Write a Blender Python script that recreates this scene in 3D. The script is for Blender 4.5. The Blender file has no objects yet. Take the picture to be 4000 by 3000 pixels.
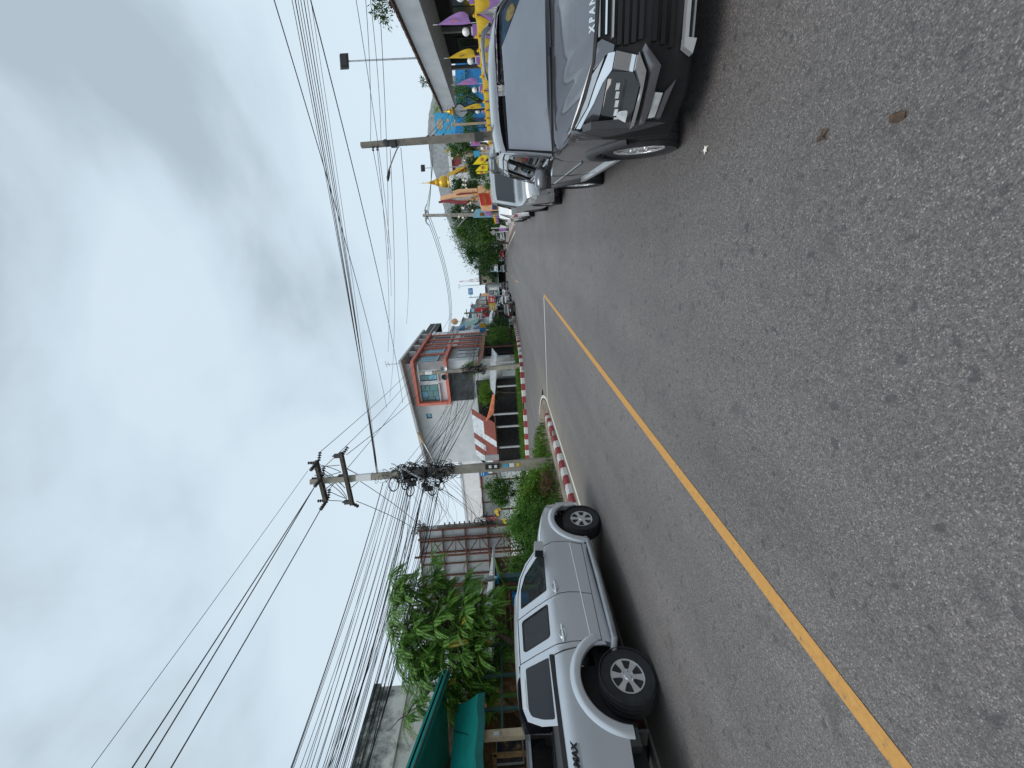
import bpy, bmesh, math, random
from mathutils import Vector, Matrix
from mathutils.geometry import delaunay_2d_cdt
R = math.radians
sc = bpy.context.scene
col = sc.collection
random.seed(7)

# ------------------------------------------------------------------ camera
# The photograph is a portrait picture lying on its side, so the camera is turned a quarter turn.
FPX, CAMH, ROLL, PITCH, YAW = 1547.3, 1.706, 0.06637, 0.010958, 0.363314
fwd = Vector((-math.sin(YAW)*math.cos(PITCH), math.cos(YAW)*math.cos(PITCH), -math.sin(PITCH)))
rgt = Vector((math.cos(YAW), math.sin(YAW), 0))
upv = rgt.cross(fwd)
img_r = rgt*math.cos(ROLL) - upv*math.sin(ROLL)
img_u = rgt*math.sin(ROLL) + upv*math.cos(ROLL)
cam = bpy.data.cameras.new('camera'); camo = bpy.data.objects.new('camera', cam); col.objects.link(camo)
cx, cy, cz = -img_u, img_r, -fwd
camo.matrix_world = Matrix(((cx.x, cy.x, cz.x, 0), (cx.y, cy.y, cz.y, 0), (cx.z, cy.z, cz.z, CAMH), (0, 0, 0, 1)))
cam.sensor_fit = 'HORIZONTAL'; cam.sensor_width = 36; cam.lens = FPX*36/4000
cam.clip_start = 0.05; cam.clip_end = 3000
sc.camera = camo
def ray(x, y):
    du, dv = 1500 - y, x - 2000
    a = du*math.cos(ROLL) - dv*math.sin(ROLL); b = -du*math.sin(ROLL) - dv*math.cos(ROLL)
    f_ = FPX*math.cos(PITCH) + b*math.sin(PITCH); u_ = -FPX*math.sin(PITCH) + b*math.cos(PITCH)
    c, s = math.cos(YAW), math.sin(YAW)
    return Vector(((a*c - f_*s)/f_, (a*s + f_*c)/f_, u_/f_))
def W(x, y, F=None, X=None, Y=None, Z=None):     # a measured picture point at a known distance / plane -> place in the street
    q = ray(x, y)
    t = F if F is not None else X/q.x if X is not None else Y/q.y if Y is not None else (Z - CAMH)/q.z
    return Vector((q.x*t, q.y*t, CAMH + q.z*t))

# ------------------------------------------------------------------ world, sun, exposure
SKYLOC, SKYROT, SKYSTR = (-3.87, -3.69, 0.0), 40, 0.90
SUN_EL, SUN_AZ = R(58), R(205)        # azimuth clockwise from +Y
w = bpy.data.worlds.new('World'); sc.world = w; w.use_nodes = True
nt = w.node_tree; nt.nodes.clear(); N = nt.nodes.new; L = nt.links.new
out = N('ShaderNodeOutputWorld'); bg1 = N('ShaderNodeBackground'); bg2 = N('ShaderNodeBackground'); mx = N('ShaderNodeMixShader')
sky = N('ShaderNodeTexSky'); sky.sky_type = 'NISHITA'; sky.sun_disc = False
sky.sun_elevation = SUN_EL; sky.sun_rotation = SUN_AZ; sky.air_density = 1.2; sky.dust_density = 2.0
L(sky.outputs[0], bg1.inputs[0]); bg1.inputs[1].default_value = 0.09
tc = N('ShaderNodeTexCoord'); sep = N('ShaderNodeSeparateXYZ'); L(tc.outputs['Generated'], sep.inputs[0])
den = N('ShaderNodeMath'); den.operation = 'MAXIMUM'; L(sep.outputs[2], den.inputs[0]); den.inputs[1].default_value = 0.0
add = N('ShaderNodeMath'); add.operation = 'ADD'; L(den.outputs[0], add.inputs[0]); add.inputs[1].default_value = 0.42
dv = N('ShaderNodeVectorMath'); dv.operation = 'DIVIDE'; cmb = N('ShaderNodeCombineXYZ')
for i in range(3): L(add.outputs[0], cmb.inputs[i])
L(tc.outputs['Generated'], dv.inputs[0]); L(cmb.outputs[0], dv.inputs[1])
mp = N('ShaderNodeMapping'); L(tc.outputs['Generated'], mp.inputs[0])
mp.inputs['Location'].default_value = SKYLOC; mp.inputs['Rotation'].default_value = (R(20), R(SKYROT), R(25)); mp.inputs['Scale'].default_value = (1.15, 1.5, 2.6)
n1 = N('ShaderNodeTexNoise'); n1.inputs['Scale'].default_value = 1.25; n1.inputs['Detail'].default_value = 7; n1.inputs['Roughness'].default_value = 0.5; n1.inputs['Distortion'].default_value = 0.25
L(mp.outputs[0], n1.inputs['Vector'])
n2 = N('ShaderNodeTexNoise'); n2.inputs['Scale'].default_value = 0.55; n2.inputs['Detail'].default_value = 3; n2.inputs['Roughness'].default_value = 0.45
L(mp.outputs[0], n2.inputs['Vector'])
ad = N('ShaderNodeMath'); ad.operation = 'MULTIPLY_ADD'; L(n2.outputs[0], ad.inputs[0]); ad.inputs[1].default_value = 0.55; L(n1.outputs[0], ad.inputs[2])
rp = N('ShaderNodeValToRGB'); cr = rp.color_ramp
cr.elements[0].position = 0.58; cr.elements[0].color = (0.70, 0.825, 0.92, 1)
cr.elements[1].position = 1.0; cr.elements[1].color = (0.45, 0.545, 0.615, 1)
for p, c in ((0.80, (0.68, 0.80, 0.895)), (0.875, (0.61, 0.735, 0.83)), (0.915, (0.57, 0.68, 0.76)), (0.955, (0.50, 0.605, 0.68))):
    e = cr.elements.new(p); e.color = (*c, 1)
L(ad.outputs[0], rp.inputs[0]); L(rp.outputs[0], bg2.inputs[0]); bg2.inputs[1].default_value = SKYSTR
mx.inputs[0].default_value = 0.90
L(bg1.outputs[0], mx.inputs[1]); L(bg2.outputs[0], mx.inputs[2]); L(mx.outputs[0], out.inputs[0])

sl = bpy.data.lights.new('sun', 'SUN'); sl.energy = 1.5; sl.angle = R(35); sl.color = (1, 0.96, 0.9)
so = bpy.data.objects.new('sun', sl); col.objects.link(so)
sd = Vector((math.sin(SUN_AZ)*math.cos(SUN_EL), math.cos(SUN_AZ)*math.cos(SUN_EL), math.sin(SUN_EL)))
so.rotation_euler = sd.to_track_quat('Z', 'Y').to_euler(); so.location = (0, 0, 40)
sc.view_settings.view_transform = 'Standard'; sc.view_settings.look = 'None'
sc.view_settings.exposure = 0.25; sc.view_settings.gamma = 1.0; sc.view_settings.use_curve_mapping = False
sc.render.engine = 'CYCLES'
sc.cycles.max_bounces = 6; sc.cycles.transparent_max_bounces = 16

# ------------------------------------------------------------------ materials
MATS = {}
def mat(name, c, rough=.6, metal=0., var=.12, scale=3., bump=0., bscale=60., coat=0., spec=.5, c2=None, sub=0.):
    if name in MATS: return MATS[name]
    m = bpy.data.materials.new(name); m.use_nodes = True; t = m.node_tree; b = t.nodes['Principled BSDF']
    b.inputs['Roughness'].default_value = rough; b.inputs['Metallic'].default_value = metal
    b.inputs['Specular IOR Level'].default_value = spec
    if coat: b.inputs['Coat Weight'].default_value = coat; b.inputs['Coat Roughness'].default_value = .04
    co = t.nodes.new('ShaderNodeTexCoord')
    if var or c2:
        n = t.nodes.new('ShaderNodeTexNoise'); n.inputs['Scale'].default_value = scale; n.inputs['Detail'].default_value = 6; n.inputs['Roughness'].default_value = .62
        t.links.new(co.outputs['Object'], n.inputs['Vector'])
        r = t.nodes.new('ShaderNodeValToRGB'); r.color_ramp.elements[0].position = .32; r.color_ramp.elements[1].position = .68
        d = c2 if c2 else tuple(x*(1-2*var) for x in c); hi = c if c2 else tuple(min(1, x*(1+var)) for x in c)
        r.color_ramp.elements[0].color = (*d, 1); r.color_ramp.elements[1].color = (*hi, 1)
        t.links.new(n.outputs[0], r.inputs[0]); t.links.new(r.outputs[0], b.inputs['Base Color'])
    else: b.inputs['Base Color'].default_value = (*c, 1)
    if bump:
        n = t.nodes.new('ShaderNodeTexNoise'); n.inputs['Scale'].default_value = bscale; n.inputs['Detail'].default_value = 4
        t.links.new(co.outputs['Object'], n.inputs['Vector'])
        bm_ = t.nodes.new('ShaderNodeBump'); bm_.inputs['Strength'].default_value = bump; bm_.inputs['Distance'].default_value = .02
        t.links.new(n.outputs[0], bm_.inputs['Height']); t.links.new(bm_.outputs[0], b.inputs['Normal'])
    if sub: b.inputs['Transmission Weight'].default_value = 0
    MATS[name] = m; return m
def leafmat(name, c, c2):
    m = bpy.data.materials.new(name); m.use_nodes = True; t = m.node_tree; b = t.nodes['Principled BSDF']
    g = t.nodes.new('ShaderNodeNewGeometry'); r = t.nodes.new('ShaderNodeValToRGB')
    r.color_ramp.elements[0].color = (*c, 1); r.color_ramp.elements[1].color = (*c2, 1)
    e = r.color_ramp.elements.new(.55); e.color = (*[(a+b_)/2 for a, b_ in zip(c, c2)], 1)
    t.links.new(g.outputs['Random Per Island'], r.inputs[0]); t.links.new(r.outputs[0], b.inputs['Base Color'])
    b.inputs['Roughness'].default_value = .5; b.inputs['Specular IOR Level'].default_value = .35
    tr = t.nodes.new('ShaderNodeBsdfTranslucent'); t.links.new(r.outputs[0], tr.inputs[0])
    mxs = t.nodes.new('ShaderNodeMixShader'); mxs.inputs[0].default_value = .3
    t.links.new(b.outputs[0], mxs.inputs[1]); t.links.new(tr.outputs[0], mxs.inputs[2])
    t.links.new(mxs.outputs[0], t.nodes['Material Output'].inputs[0]); MATS[name] = m; return m
def glassmat(name, tint, dark=.75, rough=.02):      # a coated window pane: part reflection, part see-through
    m = bpy.data.materials.new(name); m.use_nodes = True; t = m.node_tree; b = t.nodes['Principled BSDF']
    b.inputs['Base Color'].default_value = (*tint, 1); b.inputs['Roughness'].default_value = rough; b.inputs['Specular IOR Level'].default_value = .7
    tr = t.nodes.new('ShaderNodeBsdfTransparent'); tr.inputs[0].default_value = (*[min(1, .72+x) for x in tint], 1)
    mxs = t.nodes.new('ShaderNodeMixShader'); mxs.inputs[0].default_value = dark
    t.links.new(tr.outputs[0], mxs.inputs[1]); t.links.new(b.outputs[0], mxs.inputs[2]); t.links.new(mxs.outputs[0], t.nodes['Material Output'].inputs[0])
    MATS[name] = m; return m

# ------------------------------------------------------------------ mesh helpers
ORG = Vector((0, 0, 0))
class MB:
    def __init__(s): s.v = []; s.f = []
    def add(s, vs, fs):
        o = len(s.v); s.v += [tuple(p) for p in vs]; s.f += [tuple(i+o for i in q) for q in fs]; return s
    def bx(s, x0, x1, y0, y1, z0, z1):
        return s.add([(x0,y0,z0),(x1,y0,z0),(x1,y1,z0),(x0,y1,z0),(x0,y0,z1),(x1,y0,z1),(x1,y1,z1),(x0,y1,z1)],
                     [(0,3,2,1),(4,5,6,7),(0,1,5,4),(1,2,6,5),(2,3,7,6),(3,0,4,7)])
    def obx(s, c, ux, uy, uz):            # box from centre and half-axis vectors
        c, ux, uy, uz = map(Vector, (c, ux, uy, uz)); v = []
        for k in (-1, 1):
            for i, j in ((-1,-1),(1,-1),(1,1),(-1,1)): v.append(c + ux*i + uy*j + uz*k)
        return s.add(v, [(0,3,2,1),(4,5,6,7),(0,1,5,4),(1,2,6,5),(2,3,7,6),(3,0,4,7)])
    def bar(s, a, b, w, h=None, up=(0,0,1)):   # square bar from a to b
        a, b = Vector(a), Vector(b); d = (b-a); L_ = d.length; d.normalize(); h = h or w
        u = Vector(up)
        if abs(d.dot(u)) > .97: u = Vector((1,0,0))
        x = d.cross(u).normalized(); z = x.cross(d).normalized()
        return s.obx((a+b)/2, x*w/2, d*L_/2, z*h/2)
    def tube(s, pts, r, n=6, cap=True):
        pts = [Vector(p) for p in pts]; k = len(pts); rr = r if isinstance(r, (list, tuple)) else [r]*k
        vs = []; prev = None
        for i, p in enumerate(pts):
            d = (pts[min(i+1, k-1)] - pts[max(i-1, 0)])
            if d.length < 1e-9: d = Vector((0,0,1))
            d.normalize()
            if prev is None:
                a = Vector((0,0,1)) if abs(d.z) < .9 else Vector((1,0,0)); x = d.cross(a).normalized()
            else:
                x = prev - d*prev.dot(d)
                x = x.normalized() if x.length > 1e-6 else d.orthogonal().normalized()
            prev = x; y = d.cross(x)
            for j in range(n):
                t = 2*math.pi*j/n; vs.append(p + (x*math.cos(t) + y*math.sin(t))*rr[i])
        fs = [(i*n+j, i*n+(j+1) % n, (i+1)*n+(j+1) % n, (i+1)*n+j) for i in range(k-1) for j in range(n)]
        if cap: fs += [tuple(range(n))[::-1], tuple((k-1)*n+j for j in range(n))]
        return s.add(vs, fs)
    def lathe(s, prof, c, n=16, axis='z'):   # prof: (radius, height) pairs
        vs = []; k = len(prof); c = Vector(c)
        for r, h in prof:
            for j in range(n):
                t = 2*math.pi*j/n; a, b = r*math.cos(t), r*math.sin(t)
                vs.append(c + Vector((a, b, h) if axis == 'z' else (h, a, b) if axis == 'x' else (a, h, b)))
        fs = [(i*n+j, i*n+(j+1) % n, (i+1)*n+(j+1) % n, (i+1)*n+j) for i in range(k-1) for j in range(n)]
        if prof[0][0] > 1e-4: fs.append(tuple(range(n))[::-1])
        if prof[-1][0] > 1e-4: fs.append(tuple((k-1)*n+j for j in range(n)))
        return s.add(vs, fs)
    def prism(s, poly, mapf, d0, d1):        # 2d polygon (s,t) extruded from depth d0 to d1 through mapf(s,t,d)
        n = len(poly)
        return s.add([mapf(a, b, d0) for a, b in poly] + [mapf(a, b, d1) for a, b in poly],
                     [tuple(range(n)), tuple(range(n, 2*n))[::-1]] + [(i, (i+1) % n, n+(i+1) % n, n+i) for i in range(n)])
    def patch(s, outline, mapf, step=.08, depth=.02, holes=()):   # curved sheet cut to an outline, with a folded edge
        loops = [outline] + list(holes); pts = []; edges = []
        for lp in loops:
            o = len(pts); pts += [Vector(p) for p in lp]; edges += [(o+i, o+(i+1) % len(lp)) for i in range(len(lp))]
        def inside(p, lp):
            r_ = False; n = len(lp)
            for i in range(n):
                (x1, y1), (x2, y2) = lp[i], lp[(i+1) % n]
                if (y1 > p[1]) != (y2 > p[1]) and p[0] < (x2-x1)*(p[1]-y1)/(y2-y1)+x1: r_ = not r_
            return r_
        ok = lambda p: inside(p, outline) and not any(inside(p, h) for h in holes)
        xs = [p[0] for p in outline]; ys = [p[1] for p in outline]
        x = min(xs) + step*.5
        while x < max(xs):
            y = min(ys) + step*.5
            while y < max(ys):
                if ok((x, y)): pts.append(Vector((x, y)))
                y += step
            x += step
        V, E_, F_, _, _, _ = delaunay_2d_cdt([Vector((p[0], p[1])) for p in pts], edges, [], 0, 1e-5)
        F_ = [tuple(f) for f in F_ if ok(tuple(sum((V[i] for i in f), Vector((0, 0)))/len(f)))]
        cnt = {}
        for f in F_:
            for i in range(len(f)):
                e = (f[i], f[(i+1) % len(f)]); k = tuple(sorted(e)); cnt.setdefault(k, []).append(e)
        vs = [mapf(p.x, p.y, 0) for p in V]; fs = list(F_)
        if depth:
            idx = {}
            for k, l in cnt.items():
                if len(l) == 1:
                    a, b = l[0]
                    for q in (a, b):
                        if q not in idx: idx[q] = len(vs); vs.append(mapf(V[q].x, V[q].y, depth))
                    fs.append((b, a, idx[a], idx[b]))
        return s.add(vs, fs)
    def build(s, name, m, parent=None, smooth=False, angle=35, org=None):
        o_ = ORG if org is None else Vector(org)
        me = bpy.data.meshes.new(name); me.from_pydata([(p[0]-o_.x, p[1]-o_.y, p[2]-o_.z) for p in s.v], [], s.f)
        me.materials.append(m if not isinstance(m, str) else MATS[m])
        if smooth: me.shade_smooth(); me.set_sharp_from_angle(angle=R(angle))
        o = bpy.data.objects.new(name, me); col.objects.link(o)
        if parent: o.parent = parent
        else: o.location = o_
        return o
def tag(o, label=None, cat=None, group=None, kind=None):
    for k, v in (('label', label), ('category', cat), ('group', group), ('kind', kind)):
        if v: o[k] = v
    return o
def thing(name, label, cat, loc=(0, 0, 0), group=None):
    global ORG
    ORG = Vector(loc); o = bpy.data.objects.new(name, None); o.empty_display_size = .2; col.objects.link(o); o.location = ORG
    return tag(o, label, cat, group)
def solo(name, mb, m, label, cat, loc, group=None, smooth=False):
    global ORG
    ORG = Vector(loc); return tag(mb.build(name, m, None, smooth), label, cat, group)
def struct(name, mb, m, smooth=False, kind='structure'):
    global ORG
    ORG = Vector((0, 0, 0)); return tag(mb.build(name, m, None, smooth), kind=kind)
def sub(parent, name, mb, m, smooth=False, angle=35): return mb.build(name, m, parent, smooth, angle)
def emp(name, parent, loc):       # an Empty part (wheel > tyre, rim), at a world place
    o = bpy.data.objects.new(name, None); o.empty_display_size = .1; col.objects.link(o); o.parent = parent; o.location = Vector(loc) - ORG; return o
def copy_tree(o, parent=None):
    c = o.copy(); col.objects.link(c); c.parent = parent
    for ch in list(o.children): copy_tree(ch, c)
    return c
def spl(pts, n=6, closed=False):     # Catmull-Rom
    P = [Vector(p) for p in pts]; k = len(P); out_ = []
    for i in range(k if closed else k-1):
        g = lambda j: P[j % k] if closed else P[max(0, min(k-1, j))]
        a, b, c, d = g(i-1), g(i), g(i+1), g(i+2)
        for j in range(n):
            t = j/n; out_.append(.5*((2*b) + (c-a)*t + (2*a-5*b+4*c-d)*t*t + (3*b-a-3*c+d)*t**3))
    if not closed: out_.append(P[-1])
    return out_
def rnd(poly, r, n=4):               # round the corners of a 2d polygon
    out_ = []; k = len(poly)
    for i in range(k):
        a, b, c = Vector(poly[i-1]), Vector(poly[i]), Vector(poly[(i+1) % k])
        ra = min(r, (a-b).length*.45, (c-b).length*.45); p = b + (a-b).normalized()*ra; q = b + (c-b).normalized()*ra
        for j in range(n+1):
            t = j/n; out_.append(tuple((1-t)**2*p + 2*t*(1-t)*b + t*t*q))
    return out_
def lerp(a, b, t): return a + (b-a)*t
def interp(x, tab):
    if x <= tab[0][0]: return tab[0][1]
    for (a, b), (c, d) in zip(tab, tab[1:]):
        if x <= c: return b + (d-b)*(x-a)/(c-a) if c > a else d
    return tab[-1][1]
def text_mesh(body, size, mapf, name, m, parent, depth=.004, shear=0., bold=0., sx=1., align='CENTER'):
    cu = bpy.data.curves.new(name, 'FONT'); cu.body = body; cu.size = size; cu.extrude = depth/2; cu.align_x = align; cu.shear = shear; cu.offset = bold; cu.resolution_u = 3
    o = bpy.data.objects.new(name, cu); col.objects.link(o)
    dg = bpy.context.evaluated_depsgraph_get(); me = bpy.data.meshes.new_from_object(o.evaluated_get(dg))
    mb = MB(); mb.add([mapf(p.co.x*sx, p.co.y, p.co.z) for p in me.vertices], [tuple(f.vertices) for f in me.polygons])
    bpy.data.objects.remove(o); bpy.data.curves.remove(cu); bpy.data.meshes.remove(me)
    return mb.build(name, m, parent)
# ------------------------------------------------------------------ material list
def asphalt():
    m = bpy.data.materials.new('asphalt'); m.use_nodes = True; t = m.node_tree; b = t.nodes['Principled BSDF']; n = t.nodes.new; l = t.links.new
    co = n('ShaderNodeTexCoord')
    def noise(s, d=5, r=.6, scl=None):
        x = n('ShaderNodeTexNoise'); x.inputs['Scale'].default_value = s; x.inputs['Detail'].default_value = d; x.inputs['Roughness'].default_value = r
        if scl:
            mp_ = n('ShaderNodeMapping'); mp_.inputs['Scale'].default_value = scl; l(co.outputs['Object'], mp_.inputs[0]); l(mp_.outputs[0], x.inputs['Vector'])
        else: l(co.outputs['Object'], x.inputs['Vector'])
        return x.outputs[0]
    def ramp(inp, *st):
        r = n('ShaderNodeValToRGB'); e = r.color_ramp.elements
        while len(e) < len(st): e.new(.5)
        for q, (p, c) in zip(e, st): q.position = p; q.color = (c, c, c, 1) if isinstance(c, (int, float)) else (*c, 1)
        l(inp, r.inputs[0]); return r.outputs[0]
    def mix(f, a, b_, mode='MIX'):
        x = n('ShaderNodeMix'); x.data_type = 'RGBA'; x.blend_type = mode
        for s_, v in ((x.inputs[0], f), (x.inputs[6], a), (x.inputs[7], b_)):
            if hasattr(v, 'links'): l(v, s_)
            else: s_.default_value = v if isinstance(v, float) else (*v, 1)
        return x.outputs[2]
    base = ramp(noise(.5, 6), (.3, (.127, .115, .111)), (.7, (.160, .145, .139)))
    lanes = ramp(noise(1., 3, .5, (.9, .03, 1)), (.35, .86), (.65, 1.12))
    base = mix(1., base, lanes, 'MULTIPLY')
    v = n('ShaderNodeTexVoronoi'); v.inputs['Scale'].default_value = 175; l(co.outputs['Object'], v.inputs['Vector'])
    sp = n('ShaderNodeSeparateColor'); l(v.outputs['Color'], sp.inputs[0])
    stone = ramp(sp.outputs[0], (.0, .55), (.40, .85), (.82, 1.02), (.94, 1.4), (.99, 2.0))
    base = mix(1., base, stone, 'MULTIPLY')
    v2 = n('ShaderNodeTexVoronoi'); v2.inputs['Scale'].default_value = 70; l(co.outputs['Object'], v2.inputs['Vector'])
    sp2 = n('ShaderNodeSeparateColor'); l(v2.outputs['Color'], sp2.inputs[0])
    base = mix(1., base, ramp(sp2.outputs[1], (.1, .82), (.9, 1.14)), 'MULTIPLY')
    spots = ramp(noise(3.2, 4, .55), (.60, 0.), (.70, .45)); base = mix(spots, base, (.055, .054, .055))
    spots2 = ramp(noise(11., 2, .4), (.645, 0.), (.70, .62)); base = mix(spots2, base, (.045, .045, .048))
    crack = n('ShaderNodeTexVoronoi'); crack.feature = 'DISTANCE_TO_EDGE'; crack.inputs['Scale'].default_value = .22
    wv = n('ShaderNodeVectorMath'); wv.operation = 'ADD'; ns = n('ShaderNodeTexNoise'); ns.inputs['Scale'].default_value = 1.1; ns.inputs['Detail'].default_value = 6
    l(co.outputs['Object'], ns.inputs['Vector']); l(co.outputs['Object'], wv.inputs[0]); l(ns.outputs['Color'], wv.inputs[1]); l(wv.outputs[0], crack.inputs['Vector'])
    ck = ramp(crack.outputs[0], (.0, .22), (.0025, 0.)); base = mix(ck, base, (.05, .05, .05))
    # dust lying along the left kerb and round the island nose
    s3 = n('ShaderNodeSeparateXYZ'); l(co.outputs['Object'], s3.inputs[0])
    mr = n('ShaderNodeMapRange'); mr.inputs[1].default_value = -5.4; mr.inputs[2].default_value = -7.3; l(s3.outputs[0], mr.inputs[0])
    my = n('ShaderNodeMapRange'); my.inputs[1].default_value = 23; my.inputs[2].default_value = 17; l(s3.outputs[1], my.inputs[0])
    mm = n('ShaderNodeMath'); mm.operation = 'MULTIPLY'; l(mr.outputs[0], mm.inputs[0]); l(my.outputs[0], mm.inputs[1])
    nn = n('ShaderNodeMath'); nn.operation = 'MULTIPLY'; l(mm.outputs[0], nn.inputs[0]); l(ramp(noise(1.6, 5), (.25, .35), (.7, 1.)), nn.inputs[1])
    base = mix(nn.outputs[0], base, (.27, .225, .17))
    l(base, b.inputs['Base Color']); b.inputs['Roughness'].default_value = .62; b.inputs['Specular IOR Level'].default_value = .5
    bm_ = n('ShaderNodeBump'); bm_.inputs['Strength'].default_value = .55; bm_.inputs['Distance'].default_value = .004
    l(v.outputs['Distance'], bm_.inputs['Height']); bm_.invert = True; l(bm_.outputs[0], b.inputs['Normal'])
    MATS['asphalt'] = m
asphalt()
def paint(name, c, under=(.12, .118, .115), lo=.36, hi=.46, sc_=22.):     # road paint worn through in specks
    m = bpy.data.materials.new(name); m.use_nodes = True; t = m.node_tree; b = t.nodes['Principled BSDF']
    co = t.nodes.new('ShaderNodeTexCoord'); n = t.nodes.new('ShaderNodeTexNoise'); n.inputs['Scale'].default_value = sc_; n.inputs['Detail'].default_value = 8; n.inputs['Roughness'].default_value = .7
    t.links.new(co.outputs['Object'], n.inputs['Vector']); r = t.nodes.new('ShaderNodeValToRGB'); e = r.color_ramp.elements
    e[0].position = lo; e[0].color = (*under, 1); e[1].position = hi; e[1].color = (*[x*.86 for x in c], 1); q = e.new(.62); q.color = (*c, 1)
    t.links.new(n.outputs[0], r.inputs[0]); t.links.new(r.outputs[0], b.inputs['Base Color']); b.inputs['Roughness'].default_value = .75
    MATS[name] = m
paint('yellow_paint', (.52, .27, .07), lo=.30, hi=.40); paint('white_paint', (.66, .64, .58), lo=.24, hi=.34)
paint('kerb_white', (.66, .65, .62), (.40, .37, .33), .30, .40, 14.); paint('kerb_red', (.30, .045, .05), (.30, .24, .21), .30, .40, 14.)
mat('soil', (.26, .20, .14), .95, var=.3, scale=2.5, bump=.5, bscale=30)
mat('ground', (.20, .17, .12), .95, c2=(.10, .12, .05), scale=.3, bump=.4, bscale=8)
mat('concrete', (.36, .34, .31), .85, var=.22, scale=2.2, bump=.3, bscale=40)
mat('concrete_old', (.37, .345, .29), .9, c2=(.22, .205, .175), scale=2.6, bump=.4, bscale=50)
mat('concrete_dark', (.235, .215, .185), .9, c2=(.14, .13, .112), scale=2.6, bump=.4, bscale=50)
mat('slab', (.34, .29, .23), .9, var=.25, scale=1.7, bump=.4, bscale=35)
mat('black', (.012, .012, .013), .6, var=0); mat('rubber', (.028, .028, .03), .85, var=.2, scale=9, bump=.4, bscale=120)
mat('cable', (.012, .012, .014), .6, var=0); mat('gloss_black', (.010, .010, .012), .12, var=0, coat=.6)
mat('chrome', (.80, .82, .84), .10, 1., var=0); mat('steel', (.42, .43, .45), .45, .7, var=.1); mat('alu', (.80, .81, .82), .30, .75, var=.06)
mat('white_wall', (.62, .64, .65), .85, c2=(.50, .53, .55), scale=1.1); mat('white', (.74, .75, .75), .6, var=.06); mat('grey_wall', (.30, .30, .31), .85, var=.1, scale=1.5)
mat('light_grey', (.46, .47, .48), .8, var=.1); mat('orange_red', (.62, .185, .135), .7, var=.1); mat('beige', (.46, .37, .26), .8, var=.15)
mat('dark_wood', (.10, .055, .03), .7, var=.25, scale=6); mat('wood', (.26, .16, .07), .65, var=.3, scale=7); mat('rust', (.16, .058, .038), .8, var=.35, scale=12)
mat('teal_glass', (.12, .27, .28), .15, var=.12, scale=.6, spec=.7); mat('dark_glass', (.015, .018, .022), .08, var=0, spec=.7); mat('shade_cloth', (.055, .062, .068), .9, var=.3, scale=1.2)
mat('red', (.55, .035, .04), .5, var=.1); mat('yellow', (.78, .50, .02), .65, var=.08); mat('purple', (.36, .17, .50), .65, var=.1); mat('lilac', (.42, .22, .55), .65, var=.1)
mat('blue', (.015, .22, .55), .5, var=.1); mat('light_blue', (.05, .38, .66), .5, var=.1); mat('sky_blue', (.20, .45, .60), .6, var=.15); mat('navy', (.03, .05, .14), .6, var=.15)
mat('gold', (.75, .46, .06), .35, .55, var=.15, scale=6); mat('gold_dark', (.40, .22, .035), .5, .4, c2=(.16, .06, .02), scale=9); mat('bright_yellow', (.90, .72, .02), .6, var=.06); mat('seam', (.075, .073, .07), .8, var=.2, scale=6); mat('peach', (.86, .50, .28), .7, var=.06); mat('tile_red', (.27, .045, .05), .6, var=.2)
mat('green_roof', (.10, .25, .19), .6, var=.15); mat('mint', (.32, .52, .46), .7, var=.1); mat('teal', (.0, .25, .215), .7, var=.1, scale=2); mat('orange', (.52, .14, .06), .6, var=.2)
mat('zinc', (.42, .445, .46), .55, .2, c2=(.29, .305, .315), scale=1.4); mat('zinc_white', (.50, .54, .57), .55, .2, var=.15); mat('dark_roof', (.05, .052, .058), .75, var=.2)
mat('bark', (.11, .085, .065), .95, c2=(.05, .04, .032), scale=14, bump=.6, bscale=40)
mat('dark_inside', (.018, .018, .018), .95, var=.3); mat('brown_awning', (.20, .105, .045), .8, var=.3, scale=5)  # dark_inside: shade of open interiors put into a near-black colour
leafmat('leaf_dark', (.014, .048, .016), (.06, .135, .032)); leafmat('leaf_mid', (.026, .085, .016), (.12, .25, .038)); leafmat('leaf_light', (.07, .18, .018), (.24, .40, .05)); leafmat('leaf_yellow', (.22, .20, .03), (.36, .27, .04))
leafmat('grass_blade', (.045, .12, .016), (.19, .32, .045)); leafmat('banana', (.12, .30, .03), (.25, .45, .06)); leafmat('dry_leafmat', (.10, .06, .03), (.22, .15, .07))
leafmat('leaf_tree', (.04, .13, .022), (.20, .40, .06)); mat('arm_dark', (.085, .075, .066), .9, var=.3, scale=8)
mat('petal', (.85, .82, .72), .5, var=0); mat('flower_yellow', (.85, .55, .02), .5, var=0); mat('dry_leaf', (.075, .045, .028), .8, var=.3, scale=40)
mat('bulb_white', (.84, .84, .82), .3, var=0)

# ------------------------------------------------------------------ ground, road, kerbs, markings
struct('ground', MB().add([(-900, -300, -.06), (900, -300, -.06), (900, 1500, -.06), (-900, 1500, -.06)], [(0, 1, 2, 3)]), 'ground')
def xr(y): return interp(y, [(27, 2.7), (38, 2.7), (40, .75), (62, -.75), (101, -4.0), (200, -13), (420, -34)])
def xl(y): return interp(y, [(36.4, -7.3), (36.5, -14.), (38.5, -12.2), (44, -11.25), (55, -11.7), (63, -12.), (101, -15.5), (200, -25), (420, -46)])
ys = [-14, -4, 0, 4, 8, 12, 16, 20, 24, 30, 36.4, 36.5, 37.5, 38.5, 40, 44, 50, 56, 63, 75, 88, 101, 130, 160, 200, 300, 420]
mb = MB()
for a, b in zip(ys, ys[1:]): mb.add([(xl(a), a, 0), (xr(a), a, 0), (xr(b), b, 0), (xl(b), b, 0)], [(0, 1, 2, 3)])
mb.add([(-7.3, 18.3, 0), (-7.3, 36.4, 0), (-90, 35.4, 0), (-90, 26, 0), (-14, 23.4, 0), (-9.6, 20.1, 0), (-8.2, 19.0, 0)], [(0, 1, 2, 3, 4, 5, 6)])
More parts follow.
